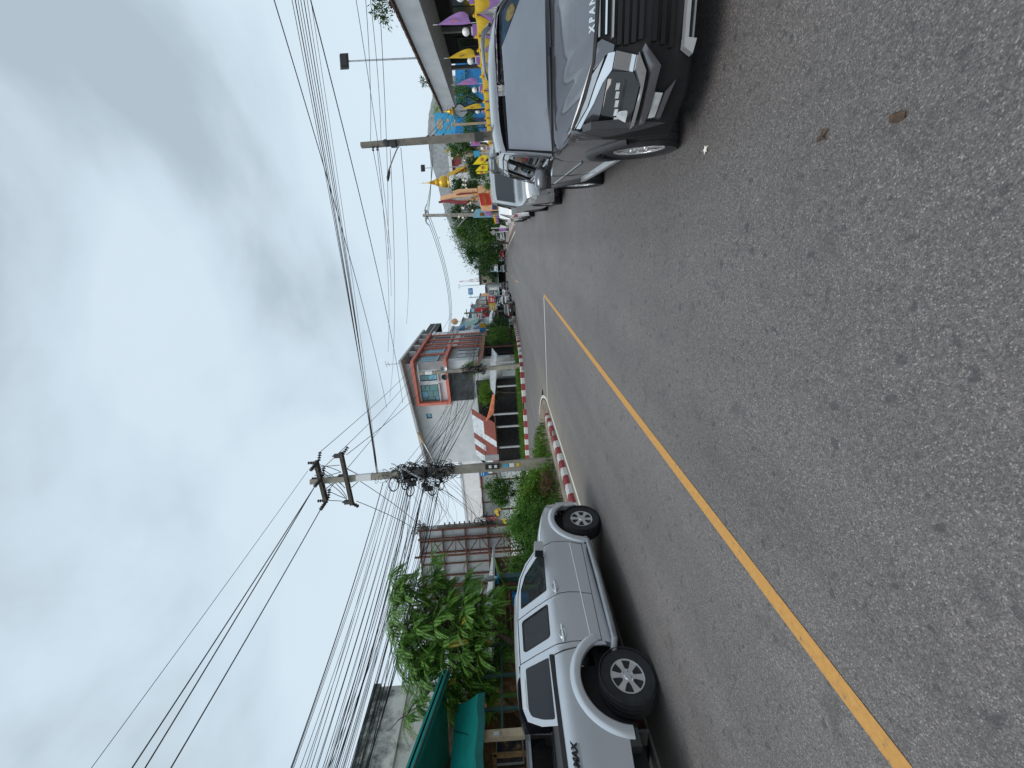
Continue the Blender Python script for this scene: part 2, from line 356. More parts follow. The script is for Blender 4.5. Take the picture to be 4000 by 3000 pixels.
struct('road', mb, 'asphalt')

def strip(pts, wd, z=.004):
    mb = MB(); P = [Vector((p[0], p[1], 0)) for p in pts]; vs = []
    for i, p in enumerate(P):
        d = (P[min(i+1, len(P)-1)] - P[max(i-1, 0)]).normalized(); nrm = Vector((-d.y, d.x, 0))*wd/2
        vs += [(p.x+nrm.x, p.y+nrm.y, z), (p.x-nrm.x, p.y-nrm.y, z)]
    return mb.add(vs, [(2*i, 2*i+1, 2*i+3, 2*i+2) for i in range(len(P)-1)])
struct('road_marking_centre_line', strip([(-2.41, -6), (-2.41, 2), (-2.41, 8), (-2.41, 16.24)], .125), 'yellow_paint')
struct('road_marking_mouth_line', strip([(-2.48, 16.2), (-7.02, 15.97)], .19, .008), 'white_paint')
nose = spl([(-6.84, 2.0), (-6.84, 8.5), (-6.92, 11.3), (-7.0, 13.0), (-7.06, 15.0), (-7.10, 16.3), (-7.26, 17.0), (-7.65, 18.1), (-8.2, 19.06), (-8.85, 19.85), (-9.85, 20.7)], 5)
struct('road_marking_edge_line', strip([(p[0], p[1]) for p in [(q.x, q.y) for q in [Vector((v[0], v[1])) for v in nose]]], .14), 'white_paint')
for (a, b) in (((-4.52, 39.7), (-5.2, 48)), ((-5.9, 58), (-6.4, 66)), ((-7.4, 80), (-8.1, 88)), ((-9.4, 104), (-10.2, 112))):
    struct('road_marking_dash', strip([a, b], .13), 'yellow_paint')
struct('road_marking_side_line', strip([(xr(y)-.55, y) for y in (41, 50, 62, 80, 101, 140)], .12), 'white_paint')

struct('road_seam', strip([(p.x, p.y) for p in (W(2076, 1420, Z=0), W(2073, 1348, Z=0), W(2068, 1237, Z=0), W(2058, 1130, Z=0), W(2048, 1027, Z=0))], .07, .003), 'seam')
# pavement and verge on the left (raised), island nose dirt
mb = MB()
isl = [(-7.46, -14), (-7.46, 14.6), (-7.62, 15.6), (-7.9, 16.4), (-8.3, 17.0), (-9.0, 17.6), (-10.2, 18.8), (-12.5, 20.4), (-15, 21.6), (-90, 23.5), (-90, -14)]
mb.add([(x, y, .13) for x, y in isl] + [(x, y, -.05) for x, y in isl], [tuple(range(len(isl)))] + [(i, (i+1) % len(isl), len(isl)+(i+1) % len(isl), len(isl)+i) for i in range(len(isl))])
struct('verge', mb, 'soil')
mb = MB(); nz = [(-7.3, 13.5), (-7.22, 15.4), (-7.35, 16.9), (-7.75, 18.0), (-8.3, 18.85), (-9.0, 19.6), (-10.0, 20.35), (-14, 23.2), (-14, 20.5), (-9, 17)]
mb.add([(x, y, .005) for x, y in nz], [tuple(range(len(nz)))]); struct('dirt_patch', mb, 'soil')
pv = tag(MB().bx(-8.02, -7.47, -8, 15.0, .10, .150).build('pavement', MATS['soil']), kind='structure'); ORG = Vector((0, 0, 0))
rs = random.Random(3); y = -7.9
while y < 14.8:          # the paving slabs behind the kerb, uneven
    l_ = .98; m_ = MB(); dz = rs.uniform(.0, .018); tl = rs.uniform(-.012, .012)
    m_.add([(-8.0, y, .14), (-7.49, y, .14), (-7.49, y+l_-.03, .14), (-8.0, y+l_-.03, .14), (-8.0, y+.006, .166+dz+tl), (-7.5, y+.006, .166+dz), (-7.5, y+l_-.036, .166+dz-tl), (-8.0, y+l_-.036, .166+dz)],
           [(0, 3, 2, 1), (4, 5, 6, 7), (0, 1, 5, 4), (1, 2, 6, 5), (2, 3, 7, 6), (3, 0, 4, 7)]); m_.build('paving_slab', MATS['slab'], pv); y += l_
# right pavement and far ground
mb = MB().bx(2.95, 60, -14, 39.9, -.05, .13)
py = [40.2, 50, 62, 80, 101, 140, 200, 420]
for a, b in zip(py, py[1:]): mb.add([(xr(a)+.22, a, .14), (60, a, .14), (60, b, .14), (xr(b)+.22, b, .14)], [(0, 1, 2, 3)])
struct('pavement_opposite', mb, 'concrete')
mb = MB(); fk = [(-90, 35.62), (-19, 35.62), (-16.2, 36.3), (-14.2, 37.2), (-12.9, 38.2), (-12.2, 40), (-11.55, 43.8), (-11.95, 55), (-12.25, 63), (-15.7, 101), (-25.2, 200), (-46.2, 420)]
fb = [(-90, 44), (-30, 44), (-24, 44), (-22, 44), (-20, 44), (-19, 44), (-18, 48), (-18, 55), (-18, 63), (-21, 101), (-32, 200), (-52, 420)]
for i in range(len(fk)-1): mb.add([(*fk[i], .30), (*fk[i+1], .30), (*fb[i+1], .42), (*fb[i], .42)], [(0, 1, 2, 3)])
struct('verge_far', mb, 'ground')

def kerb(pts, h, wd, ln, nmax, bend=0, first='w', name='kerb', gaps=()):
    """painted kerb stones along a line; each stone its own piece"""
    P = [Vector((*p, 0)) for p in pts]; base = MB()
    for a, b in zip(P, P[1:]):
        d = (b-a).normalized(); n_ = Vector((-d.y, d.x, 0)); c = (a+b)/2
        base.obx(c + Vector((0, 0, h*.3)), d*(b-a).length/2, n_*(wd*.42), (0, 0, h*.3))
    k = struct(name, base, 'concrete_old')
    tot = [0.]
    for a, b in zip(P, P[1:]): tot.append(tot[-1] + (b-a).length)
    def at(s):
        for i in range(len(P)-1):
            if s <= tot[i+1]+1e-6: return P[i].lerp(P[i+1], max(0, (s-tot[i])/(tot[i+1]-tot[i])))
        return P[-1]
    s = 0; i = 0; rr = random.Random(11); c2 = wd*.22
    while s < tot[-1]-.05 and i < nmax:
        e = min(tot[-1], s+ln*rr.uniform(.94, 1.06))
        if i not in gaps:
            a, b = at(s), at(e); d = (b-a).normalized(); n_ = Vector((-d.y, d.x, 0)); m_ = MB(); j = rr.uniform(-.008, .008); a2 = a + d*.006; b2 = b - d*.006; v = []
            for p in (a2, b2):
                for (q, z) in ((-wd/2, -.02), (wd/2, -.02), (wd/2, h-.03+j), (wd/2-.05, h+j), (-wd/2+c2, h+j), (-wd/2+.01, h-c2+j)):
                    v.append(p + n_*q*first_side + Vector((0, 0, z)))
            m_.add(v, [(0, 1, 2, 3, 4, 5), (11, 10, 9, 8, 7, 6)] + [(q, (q+1) % 6, 6+(q+1) % 6, 6+q) for q in range(6)])
            m_.build('kerb_stone', MATS['kerb_white' if (i % 2 == 0) == (first == 'w') else 'kerb_red'], k, False)
        s = e; i += 1
    return k
first_side = 1
kerb([(-7.32, -6), (-7.32, 9), (-7.33, 12.5), (-7.40, 14.2), (-7.56, 15.4), (-7.72, 16.0)], .17, .27, .46, 60, gaps=(42,), name='kerb')
kerb([(-30, 35.5), (-19, 35.5), (-16.2, 36.15), (-14.2, 37.05), (-12.8, 38.1), (-12.05, 40), (-11.4, 43.8), (-11.55, 48), (-11.8, 55), (-12.1, 63)], .36, .28, .62, 90, name='kerb_far', gaps=(22, 33))
first_side = -1
kerb([(.88, 40.2), (.42, 47.2), (-.1, 55), (-.62, 62.3), (-1.9, 77.2), (-3.0, 90)], .18, .3, 1.0, 60, name='kerb_opposite')
kerb([(2.82, -8), (2.82, 38.5)], .15, .25, 1.0, 40, name='kerb_parking')
# ------------------------------------------------------------------ vehicles
mat('silver_paint', (.68, .70, .735), .33, .6, var=0, coat=.5); mat('grey_paint', (.145, .145, .162), .22, .7, var=0, coat=.8)
mat('white_paint_car', (.74, .76, .77), .25, .0, var=.02, coat=.6); mat('silver_paint2', (.50, .515, .53), .27, .8, var=0, coat=.5); mat('black_paint', (.02, .018, .018), .2, .2, var=0, coat=.8)
mat('red_paint', (.35, .03, .03), .25, .1, var=0, coat=.6); mat('grille_black', (.012, .012, .013), .5, var=.1, spec=.25); mat('plastic', (.035, .036, .038), .55, var=.1, scale=30); mat('cladding', (.055, .057, .062), .5, var=.08, scale=30)
mat('tail_red', (.45, .01, .015), .15, var=0, coat=.5); mat('lens', (.55, .57, .58), .08, .2, var=.25, scale=9, coat=.8); mat('lens_pale', (.42, .46, .50), .12, .1, var=.1, coat=.8); mat('amber', (.7, .25, .03), .2, var=0)
mat('sunshade', (.42, .46, .54), .5, .0, var=.06, scale=2); mat('seat', (.10, .10, .105), .85, var=.2); mat('lamp_inside', (.03, .03, .032), .2, .3, var=.3, scale=12)
mat('plate_white', (.75, .75, .72), .4, var=.03); mat('badge_black', (.02, .02, .022), .4, var=0); mat('poster_blue', (.02, .08, .16), .5, var=.3, scale=8); mat('emblem_yellow', (.45, .33, .08), .5, var=.3, scale=25)
glassmat('car_glass', (.02, .035, .038), .30); glassmat('car_glass_dark', (.012, .014, .018), .80); glassmat('windscreen', (.03, .035, .04), .16); glassmat('tint_black', (.006, .008, .012), .94)

def arc(c, r, a0, a1, n=14): return [(c[0]+r*math.cos(R(a0+(a1-a0)*i/n)), c[1]+r*math.sin(R(a0+(a1-a0)*i/n))) for i in range(n+1)]
def make_wheel(root, c, rad, wd, rim, sg, spokes=6, style=0):
    """wheel with its axle along x; sg is the side that faces outward"""
    e = emp('wheel', root, c); o = MB(); h = wd/2
    prof = [(rim*.96, -h*.82), (rim*1.08, -h*.92), (rad*.93, -h), (rad*.985, -h*.82)]
    for k in (-.5, -.17, .17, .5): prof += [(rad, (k-.10)*wd), (rad, (k+.10)*wd), (rad*.978, (k+.125)*wd)]
    prof += [(rad*.985, h*.82), (rad*.93, h), (rim*1.08, h*.92), (rim*.96, h*.82)]
    o.lathe(prof, (0, 0, 0), 40, 'x'); o.build('tyre', MATS['rubber'], e, True, 50, org=(0, 0, 0))
    o = MB(); f = sg*h
    o.lathe([(rim*.93, f*.45), (rim*.95, f*.92), (rim*1.03, f*.95), (rim*1.03, f*.86), (rim*.96, f*.3)], (0, 0, 0), 36, 'x')
    o.lathe([(0.001, f*1.0), (rim*.20, f*1.0), (rim*.25, f*.92), (rim*.27, f*.5)], (0, 0, 0), 18, 'x')
    for i in range(spokes):
        a = 2*math.pi*(i+.35)/spokes; ca, sa = math.cos(a), math.sin(a)
        def mp_(s, t, d): return (d, ca*s - sa*t, sa*s + ca*t)
        wi, wo = (.16, .13) if style == 0 else (.07, .085)
        pl = [(rim*.18, -rim*wi), (rim*.5, -rim*wi*.82), (rim*.98, -rim*wo*1.7), (rim*.98, rim*wo*1.7), (rim*.5, rim*wi*.82), (rim*.18, rim*wi)]
        if style == 0: o.prism(pl, mp_, f*.55, f*.90)
        else:
            for q in (-1, 1): o.prism([(rim*.15, q*rim*.02), (rim*.98, q*rim*.17), (rim*.98, q*rim*.29), (rim*.15, q*rim*.16)], mp_, f*.55, f*.9)
        b = 2*math.pi*(i+.85)/spokes
        o.lathe([(.012, f*.85), (.012, f*1.02), (0.001, f*1.04)], (0, math.cos(b)*rim*.33, math.sin(b)*rim*.33), 6, 'x')
    o.build('rim', MATS['alu'], e, True, 35, org=(0, 0, 0))
    o = MB(); o.lathe([(0.001, f*.30), (rim*.95, f*.30)], (0, 0, 0), 24, 'x'); o.build('back_disc', MATS['plastic'], e, org=(0, 0, 0))  # plain dark disc added to fill the gaps behind the spokes
    return e

# ---- silver double-cab pickup at the left kerb (nose away from the camera)
PX = -6.45
pk = thing('pickup_truck', 'silver double cab pickup truck with step bar parked along the kerb by the tree', 'pickup', (PX, 4.9, 0))
HW = [(.3, .86), (.45, .885), (.7, .90), (1.05, .90), (1.24, .885), (1.31, .862), (1.45, .80), (1.72, .705), (1.83, .655)]
def phw(y, z): return interp(z, HW) - interp(y, [(6.9, 0), (7.1, .04), (7.25, .12), (7.36, .24), (7.42, .36)])
def pside(sg, off=0.): return lambda s, t, d: (PX + sg*(phw(s, t) + off - d), s, t)
gl_f = rnd([(5.70, 1.39), (5.765, 1.245), (4.925, 1.285), (4.74, 1.735), (5.12, 1.715), (5.39, 1.625)], .03)
gl_r = rnd([(4.525, 1.735), (4.685, 1.295), (4.125, 1.32), (4.02, 1.70), (4.05, 1.735)], .05)
ARF, ARR = (6.6, .40), (3.47, .45)
for sg in (1, -1):
    mp_ = pside(sg)
    sub(pk, 'front_fender', MB().patch([(5.895, .46), (5.985, .8), (5.995, 1.07), (5.915, 1.245), (6.02, 1.275), (6.47, 1.225), (6.85, 1.14), (7.06, 1.075), (7.0, .98), (7.02, .80)] + arc(ARF, .545, 46, 172), mp_), 'silver_paint', True)
    fd = sub(pk, 'front_door', MB().patch([(5.88, .52), (5.965, .8), (5.975, 1.07), (5.89, 1.245), (5.86, 1.37), (5.60, 1.575), (5.33, 1.70), (5.02, 1.762), (4.582, 1.787), (4.672, 1.58), (4.762, 1.3), (4.842, 1.08), (4.852, .93), (4.832, .75), (4.792, .568)], mp_, holes=[gl_f]), 'silver_paint', True)
    rd = sub(pk, 'rear_door', MB().patch([(4.775, .57), (4.815, .75), (4.835, .93), (4.825, 1.08), (4.745, 1.3), (4.655, 1.58), (4.565, 1.787), (3.885, 1.785), (3.945, 1.54), (3.995, 1.27), (4.013, 1.02), (4.003, .60)], mp_, holes=[gl_r]), 'silver_paint', True)
    sub(pk, 'roof_rail_panel', MB().patch([(5.98, 1.30), (5.89, 1.40), (5.64, 1.602), (5.36, 1.732), (5.04, 1.80), (4.3, 1.822), (3.85, 1.815), (3.87, 1.798), (4.57, 1.800), (5.03, 1.774), (5.34, 1.713), (5.61, 1.588), (5.87, 1.383), (5.91, 1.262)], mp_, .06, .03), 'silver_paint', True)
    sub(pk, 'cab_corner', MB().patch([(3.985, .56), (3.998, 1.02), (3.98, 1.27), (3.93, 1.54), (3.868, 1.79), (3.73, 1.80), (3.79, 1.38), (3.86, 1.31), (3.9, 1.17), (3.925, .96), (3.93, .54)], mp_), 'silver_paint', True)
    bd = sub(pk, 'bed_side', MB().patch([(3.845, 1.30), (3.875, 1.17), (3.90, 1.0), (3.91, .86)] + arc(ARR, .56, 42, 170)[1:] + [(2.91, .55), (2.25, .63), (2.25, 1.352), (3.0, 1.333)], mp_), 'silver_paint', True)
    sub(pk, 'sill', MB().patch([(5.90, .42), (5.89, .508), (4.78, .558), (3.99, .590), (3.95, .44)], mp_, .08, .1), 'silver_paint', True)
    # wheel arch flares, proud of the sides
    for cc, a0, a1, r0, r1, nm in ((ARF, 30, 178, .53, .665, 'f'), (ARR, 22, 176, .545, .69, 'r')):
        o = MB(); n = 26; vs = []
        for i in range(n+1):
            a = R(a0 + (a1-a0)*i/n)
            for rr, of, dd in ((r0, -.05, 0), (r0, .018, 0), (r0+.018, .030, 0), (r1-.040, .026, 0), (r1-.012, .012, 0), (r1, -.004, 0)):
                y_, z_ = cc[0] + rr*math.cos(a), cc[1] + rr*math.sin(a); vs.append((PX + sg*(phw(y_, z_)+of), y_, z_))
        o.add(vs, [(i*6+j, i*6+j+1, (i+1)*6+j+1, (i+1)*6+j) for i in range(n) for j in range(5)])
        sub(pk, 'arch_flare', o, 'silver_paint', True, 60)
    sub(pk, 'headlight', MB().patch(rnd([(7.04, .83), (7.02, .97), (7.08, 1.055), (7.30, 1.0), (7.36, .86)], .02), pside(sg, .004), .05, .05), 'lens', True)
    sub(pk, 'bumper_corner', MB().patch([(7.03, .79), (7.04, .60), (7.10, .40), (7.36, .38), (7.38, .82)], mp_, .06, .1), 'silver_paint', True)
    fg = sub(fd, 'window_glass', MB().patch(gl_f, pside(sg, -.012), .1, 0), 'car_glass', True)
    sub(fd, 'window_seal', MB().patch(gl_f, pside(sg, -.006), .2, 0, holes=[[(lerp(5.2, p[0], .93), lerp(1.5, p[1], .925)) for p in gl_f]]), 'black')
    sub(rd, 'window_glass', MB().patch(gl_r, pside(sg, -.012), .1, 0), 'car_glass_dark', True)
    sub(rd, 'window_seal', MB().patch(gl_r, pside(sg, -.006), .2, 0, holes=[[(lerp(4.34, p[0], .90), lerp(1.52, p[1], .88)) for p in gl_r]]), 'black')
    for dr, y_ in ((fd, 4.96), (rd, 4.14)):       # recessed chrome handles
        xo = PX + sg*(phw(y_, 1.14)+.004); o = MB(); pp = arc((y_, 1.14), .075, 0, 360, 20)[:-1]
        o.tube([(xo+sg*.004, lerp(y_, p[0], 1.), 1.14+(p[1]-1.14)*.62) for p in pp + pp[:1]], .008, 6); sub(dr, 'handle_surround', o, 'chrome', True)
        o = MB(); o.tube([(xo+sg*.01, y_-.13, 1.14), (xo+sg*.035, y_-.09, 1.14), (xo+sg*.04, y_, 1.14), (xo+sg*.035, y_+.09, 1.14), (xo+sg*.01, y_+.13, 1.14)], [.016, .02, .015, .02, .016], 8); sub(dr, 'handle', o, 'silver_paint', True)
    # crease line along the doors
    o = MB(); o.tube([(PX+sg*(phw(y_, .74)-.006), y_, .735-.006*(y_-5)) for y_ in (5.93, 5.4, 4.9, 4.4, 4.05)], .013, 6); sub(pk, 'door_crease', o, 'silver_paint', True)
    # step bar
    o = MB(); o.tube([(PX+sg*.80, 6.02, .46), (PX+sg*.93, 5.98, .41), (PX+sg*.985, 5.85, .395), (PX+sg*.99, 5.0, .40), (PX+sg*.99, 4.1, .42), (PX+sg*.985, 3.95, .425), (PX+sg*.85, 3.86, .46)], .048, 10); sub(pk, 'step_bar', o, 'steel', True)
    o = MB(); o.bx(PX+sg*.93-.045, PX+sg*.93+.045, 4.0, 5.75, .435, .452)
    for i in range(44): o.bx(PX+sg*.93-.04, PX+sg*.93+.04, 4.03+i*.039, 4.047+i*.039, .45, .458)
    sub(pk, 'step_tread', o, 'plastic')
    # mirror
    mr_ = sub(pk, 'mirror', MB().add([(PX+sg*q[0], q[1], q[2]) for q in [(.90, 5.76, 1.27), (1.10, 5.80, 1.255), (1.115, 5.80, 1.41), (.93, 5.76, 1.43), (.90, 5.62, 1.26), (1.08, 5.60, 1.25), (1.10, 5.60, 1.42), (.925, 5.61, 1.43)]],
                                [(0, 1, 2, 3), (7, 6, 5, 4), (0, 4, 5, 1), (1, 5, 6, 2), (2, 6, 7, 3), (3, 7, 4, 0)]), 'silver_paint', True, 20)
    sub(mr_, 'mirror_glass', MB().add([(PX+sg*q[0], 5.598, q[1]) for q in [(.915, 1.27), (1.075, 1.26), (1.09, 1.41), (.935, 1.42)]], [(0, 1, 2, 3)]), 'dark_glass')
    o = MB(); o.bar((PX+sg*.84, 5.70, 1.27), (PX+sg*.93, 5.70, 1.29), .07, .05); sub(pk, 'mirror_arm', o, 'black')
    o = MB(); o.bx(PX+sg*.66-.14, PX+sg*.66+.14, 2.90, 2.925, .30, .56); o.bx(PX+sg*.82-.07, PX+sg*.82+.07, 2.72, 2.9, .44, .62); sub(pk, 'mud_flap', o, 'plastic')
    # hard lid with dark side glass behind the cab
    gc = rnd([(3.79, 1.72), (3.845, 1.385), (3.085, 1.395), (3.12, 1.54), (3.19, 1.68), (3.27, 1.715)], .03)
    cn = sub(pk, 'canopy_side', MB().patch([(3.86, 1.365), (3.735, 1.80), (3.32, 1.79), (3.16, 1.735), (3.06, 1.56), (3.02, 1.372)], mp_, holes=[gc]), 'silver_paint', True)
    sub(cn, 'canopy_glass', MB().patch(gc, pside(sg, .003), .1, .01), 'tint_black', True)
    o = MB(); o.patch([(3.66, 1.742), (3.30, 1.735), (3.31, 1.772), (3.65, 1.778)], pside(sg, .008), .1, .02); sub(cn, 'canopy_badge', o, 'plate_white')
    o = MB(); o.bx(min(PX+sg*.80, PX+sg*.868), max(PX+sg*.80, PX+sg*.868), 2.27, 3.86, 1.318, 1.372); sub(pk, 'bed_rail', o, 'plastic')
    if sg == 1:
        sx_ = PX + .908
        text_mesh('D-MAX', .095, lambda a, b, c: (sx_ + c, 2.785 + a, 1.19 + b), 'badge_text', MATS['badge_black'], bd, .004, .25, .005, 1.1, 'RIGHT')
        o = MB(); o.patch([(2.40, 1.155), (2.79, 1.155), (2.79, 1.183), (2.40, 1.183)], pside(sg, .006), .2, .004); sub(bd, 'badge_strip', o, 'steel')
def tops(pts, hwf, crown=.05, n=12, pw=4, bulge=0.):
    """sheet across the car over edge points (y,z); crown lifts the middle, bulge pushes it along y"""
    o = MB(); vs = []
    for y, z in pts:
        hw_ = hwf(y, z)
        for j in range(n+1):
            t = -1 + 2*j/n; k = 1-abs(t)**pw; vs.append((PX_ + hw_*t, y + bulge*(1-t*t), z + crown*k))
    m = n+1; return o.add(vs, [(i*m+j, i*m+j+1, (i+1)*m+j+1, (i+1)*m+j) for i in range(len(pts)-1) for j in range(n)])
PX_ = PX
sub(pk, 'bonnet', tops([(6.0, 1.285), (6.25, 1.26), (6.47, 1.228), (6.85, 1.145), (7.06, 1.08), (7.2, .99)], phw, .075, 14, 4, .16), 'silver_paint', True)
ws = spl([(5.985, 1.30), (5.89, 1.40), (5.64, 1.602), (5.36, 1.732), (5.08, 1.797)], 4)
sub(pk, 'windscreen', tops([(p[0], p[1]) for p in ws], phw, .03, 12, 2, .13), 'windscreen', True)
sub(pk, 'roof', tops([(5.08, 1.797), (4.7, 1.815), (4.3, 1.822), (3.9, 1.818), (3.72, 1.805)], phw, .055, 14, 4, .10), 'silver_paint', True)
sub(pk, 'rear_window', tops([(3.72, 1.80), (3.74, 1.7), (3.80, 1.40), (3.84, 1.34)], lambda y, z: phw(y, z)-.02, .02, 10, 4, .02), 'tint_black', True)
sub(pk, 'bed_cover', MB().bx(PX-.80, PX+.80, 2.27, 3.80, 1.325, 1.365), 'plastic')
sub(pk, 'front_bumper', MB().bx(PX-.62, PX+.62, 7.30, 7.50, .40, .80), 'silver_paint'); sub(pk, 'grille', MB().bx(PX-.45, PX+.45, 7.32, 7.47, .82, 1.02), 'chrome')
sub(pk, 'tailgate', MB().bx(PX-.80, PX+.80, 2.22, 2.26, .62, 1.34), 'silver_paint'); sub(pk, 'rear_bumper', MB().bx(PX-.85, PX+.85, 2.08, 2.24, .45, .62), 'chrome')
for sg in (1, -1): sub(pk, 'tail_light', MB().bx(PX+sg*.82-.06, PX+sg*.82+.06, 2.20, 2.262, .8, 1.25), 'tail_red')
o = MB(); o.bx(PX-.60, PX+.60, 2.3, 7.25, .36, .72); o.bx(PX-.58, PX+.58, 2.3, 3.85, .72, 1.28); o.bx(PX-.60, PX+.60, 6.0, 7.1, .72, 1.02); o.bx(PX-.87, PX+.87, 4.02, 5.95, .40, .60)
sub(pk, 'underbody', o, 'black')
o = MB()
for x_ in (-.4, .4):
    o.obx((PX+x_, 5.0, .98), (.24, 0, 0), (0, .24, 0), (0, 0, .1)); o.obx((PX+x_, 4.72, 1.27), (.23, 0, 0), (0, .07, -.02), (0, .08, .27)); o.obx((PX+x_, 4.64, 1.60), (.12, 0, 0), (0, .05, 0), (0, 0, .09))
o.obx((PX, 4.25, .98), (.65, 0, 0), (0, .22, 0), (0, 0, .1)); o.obx((PX, 4.0, 1.27), (.65, 0, 0), (0, .07, -.02), (0, .06, .27))
for x_ in (-.4, .4): o.obx((PX+x_, 3.95, 1.58), (.12, 0, 0), (0, .04, 0), (0, 0, .08))
sub(pk, 'seat', o, 'seat')
o = MB(); o.obx((PX, 5.8, 1.12), (.78, 0, 0), (0, .22, 0), (0, 0, .13)); sub(pk, 'dashboard', o, 'plastic')
o = MB(); o.tube([(PX+.38+.18*math.cos(a), 5.48-.07*math.sin(a), 1.24+.17*math.sin(a)) for a in [2*math.pi*i/16 for i in range(17)]], .016, 6); o.bar((PX+.38, 5.48, 1.24), (PX+.38, 5.7, 1.16), .06); sub(pk, 'steering_wheel', o, 'plastic')
for sg in (1, -1):
    make_wheel(pk, (PX+sg*.775, 6.6, .375), .375, .24, .215, sg, 6); make_wheel(pk, (PX+sg*.775, 3.49, .375), .375, .24, .215, sg, 6)

# ---- dark grey seven-seater at the right, nose to the camera
SX = 1.52
sv = thing('suv', 'dark grey seven seat car with split chrome headlights and sunshade behind its windscreen', 'car', (SX, 5.5, 0))
def sfy(x, z):
    t = min(1.08, abs(x)/.86); return 3.34 + .30*t**3 + .14*max(0, (z-.55)/.5)
def sfront(sg, off=0.): return lambda s, t, d: (SX + sg*abs(s) if False else SX + sg*(-s), sfy(s, t) - off + d, t)
SHW = [(.2, .80), (.33, .835), (.5, .855), (.7, .868), (.92, .862), (1.02, .842), (1.09, .815), (1.3, .75), (1.52, .675), (1.60, .635), (1.66, .58)]
def shw(y, z): return interp(z, SHW) - interp(y, [(3.5, .05), (3.7, .02), (3.95, 0), (7.0, 0), (7.4, .05), (7.7, .16), (7.82, .28)])
def sside(sg, off=0.): return lambda s, t, d: (SX + sg*(shw(s, t) + off - d), s, t)
FPn = 'grey_paint'
def fpatch(name, poly, m, off=.0, depth=.02, par=None, step=.05, smooth=True, lean=0., zl=.8):
    r_ = None
    for sg in (-1, 1):
        fm = sfront(sg, off); q = sub(par[sg] if isinstance(par, dict) else sv, name, MB().patch(poly, lambda a, b, c: tuple(Vector(fm(a, b, c)) + Vector((0, (zl-b)*lean, 0))), step, depth), m, smooth); r_ = r_ or {}; r_[sg] = q
    return r_
sub(sv, 'front_panel', MB().patch([(-.845, .27), (-.6, .22), (.6, .22), (.845, .27), (.85, .62), (.84, .93), (.45, .93), (.25, .915), (-.25, .915), (-.45, .93), (-.84, .93), (-.85, .62)], lambda s, t, d: (SX+s, sfy(s, t)+.03+d, t), .08, .1), 'grille_black', True)
fpatch('wing_panel', [(-.305, .922), (-.284, .884), (-.325, .800), (-.362, .802), (-.376, .856), (-.462, .944)], FPn, .004)
fpatch('turn_signal_strip', [(-.382, .862), (-.495, .958), (-.647, 1.002), (-.72, 1.03), (-.795, 1.085), (-.79, 1.045), (-.652, .956), (-.528, .915)], 'lens_pale', .006)
ch = fpatch('chrome_bar', [(-.374, .842), (-.528, .909), (-.652, .949), (-.789, 1.036), (-.783, .996), (-.723, .965), (-.64, .915), (-.533, .866), (-.468, .810), (-.372, .797)], 'chrome', .03, .04)
fpatch('brow_panel', [(-.47, .812), (-.533, .862), (-.64, .911), (-.723, .961), (-.783, .992), (-.845, 1.0), (-.85, .88), (-.79, .868), (-.663, .848), (-.483, .831)], FPn, .012, .04)
fpatch('chrome_face', [(-.372, .794), (-.395, .646), (-.487, .657), (-.468, .806)], 'chrome', .050, .07, lean=.42, zl=.80)
fpatch('chrome_sweep', [(-.395, .643), (-.5, .576), (-.59, .579), (-.70, .585), (-.795, .592), (-.815, .62), (-.705, .612), (-.58, .60), (-.488, .654)], 'chrome', .048, .07, lean=.30, zl=.66)
hl = fpatch('headlight', [(-.470, .804), (-.49, .658), (-.573, .604), (-.688, .614), (-.812, .630), (-.80, .85), (-.77, .862), (-.663, .844), (-.483, .826)], 'gloss_black', .006, .03)
for k in range(5): fpatch('light_strip', [(-.54-.048*k, .765-.004*k), (-.578-.048*k, .768-.004*k), (-.58-.048*k, .744-.004*k), (-.543-.048*k, .741-.004*k)], 'lens', .018, .015, hl)
fpatch('lamp_lens', rnd([(-.70, .73), (-.79, .735), (-.79, .66), (-.70, .655)], .02), 'lens', .014, .02, hl); fpatch('lamp_lens', [(-.745, .835), (-.795, .845), (-.79, .80), (-.75, .79)], 'lens', .014, .02, hl)
fpatch('lamp_bar', [(-.53, .715), (-.69, .72), (-.69, .70), (-.54, .695)], 'lamp_inside', .016, .02, hl)
fpatch('bumper_accent', [(-.352, .604), (-.479, .480), (-.537, .489), (-.696, .500), (-.79, .518), (-.80, .56), (-.693, .554), (-.517, .545), (-.384, .62)], FPn, .03, .05)
fpatch('fog_light', [(-.616, .487), (-.623, .426), (-.753, .446), (-.757, .497)], 'lens', .015, .03); fpatch('fog_surround', [(-.556, .352), (-.622, .416), (-.757, .440), (-.765, .405), (-.637, .378)], FPn, .03, .04)
fpatch('skid_end', [(-.340, .345), (-.392, .342), (-.43, .275), (-.352, .262)], 'alu', .045, .06)
o = MB().patch([(-.36, .345), (.36, .345), (.36, .318), (-.36, .318)], lambda s, t, d: (SX+s, sfy(s, t)-.045+d, t), .1, .05); sub(sv, 'skid_bar', o, 'alu', True)
o = MB().patch([(-.36, .288), (.36, .288), (.36, .276), (-.36, .276)], lambda s, t, d: (SX+s, sfy(s, t)-.03+d, t), .1, .05); sub(sv, 'skid_highlight', o, 'steel', True)  # bluish highlight below the skid bar, put in as a pale strip
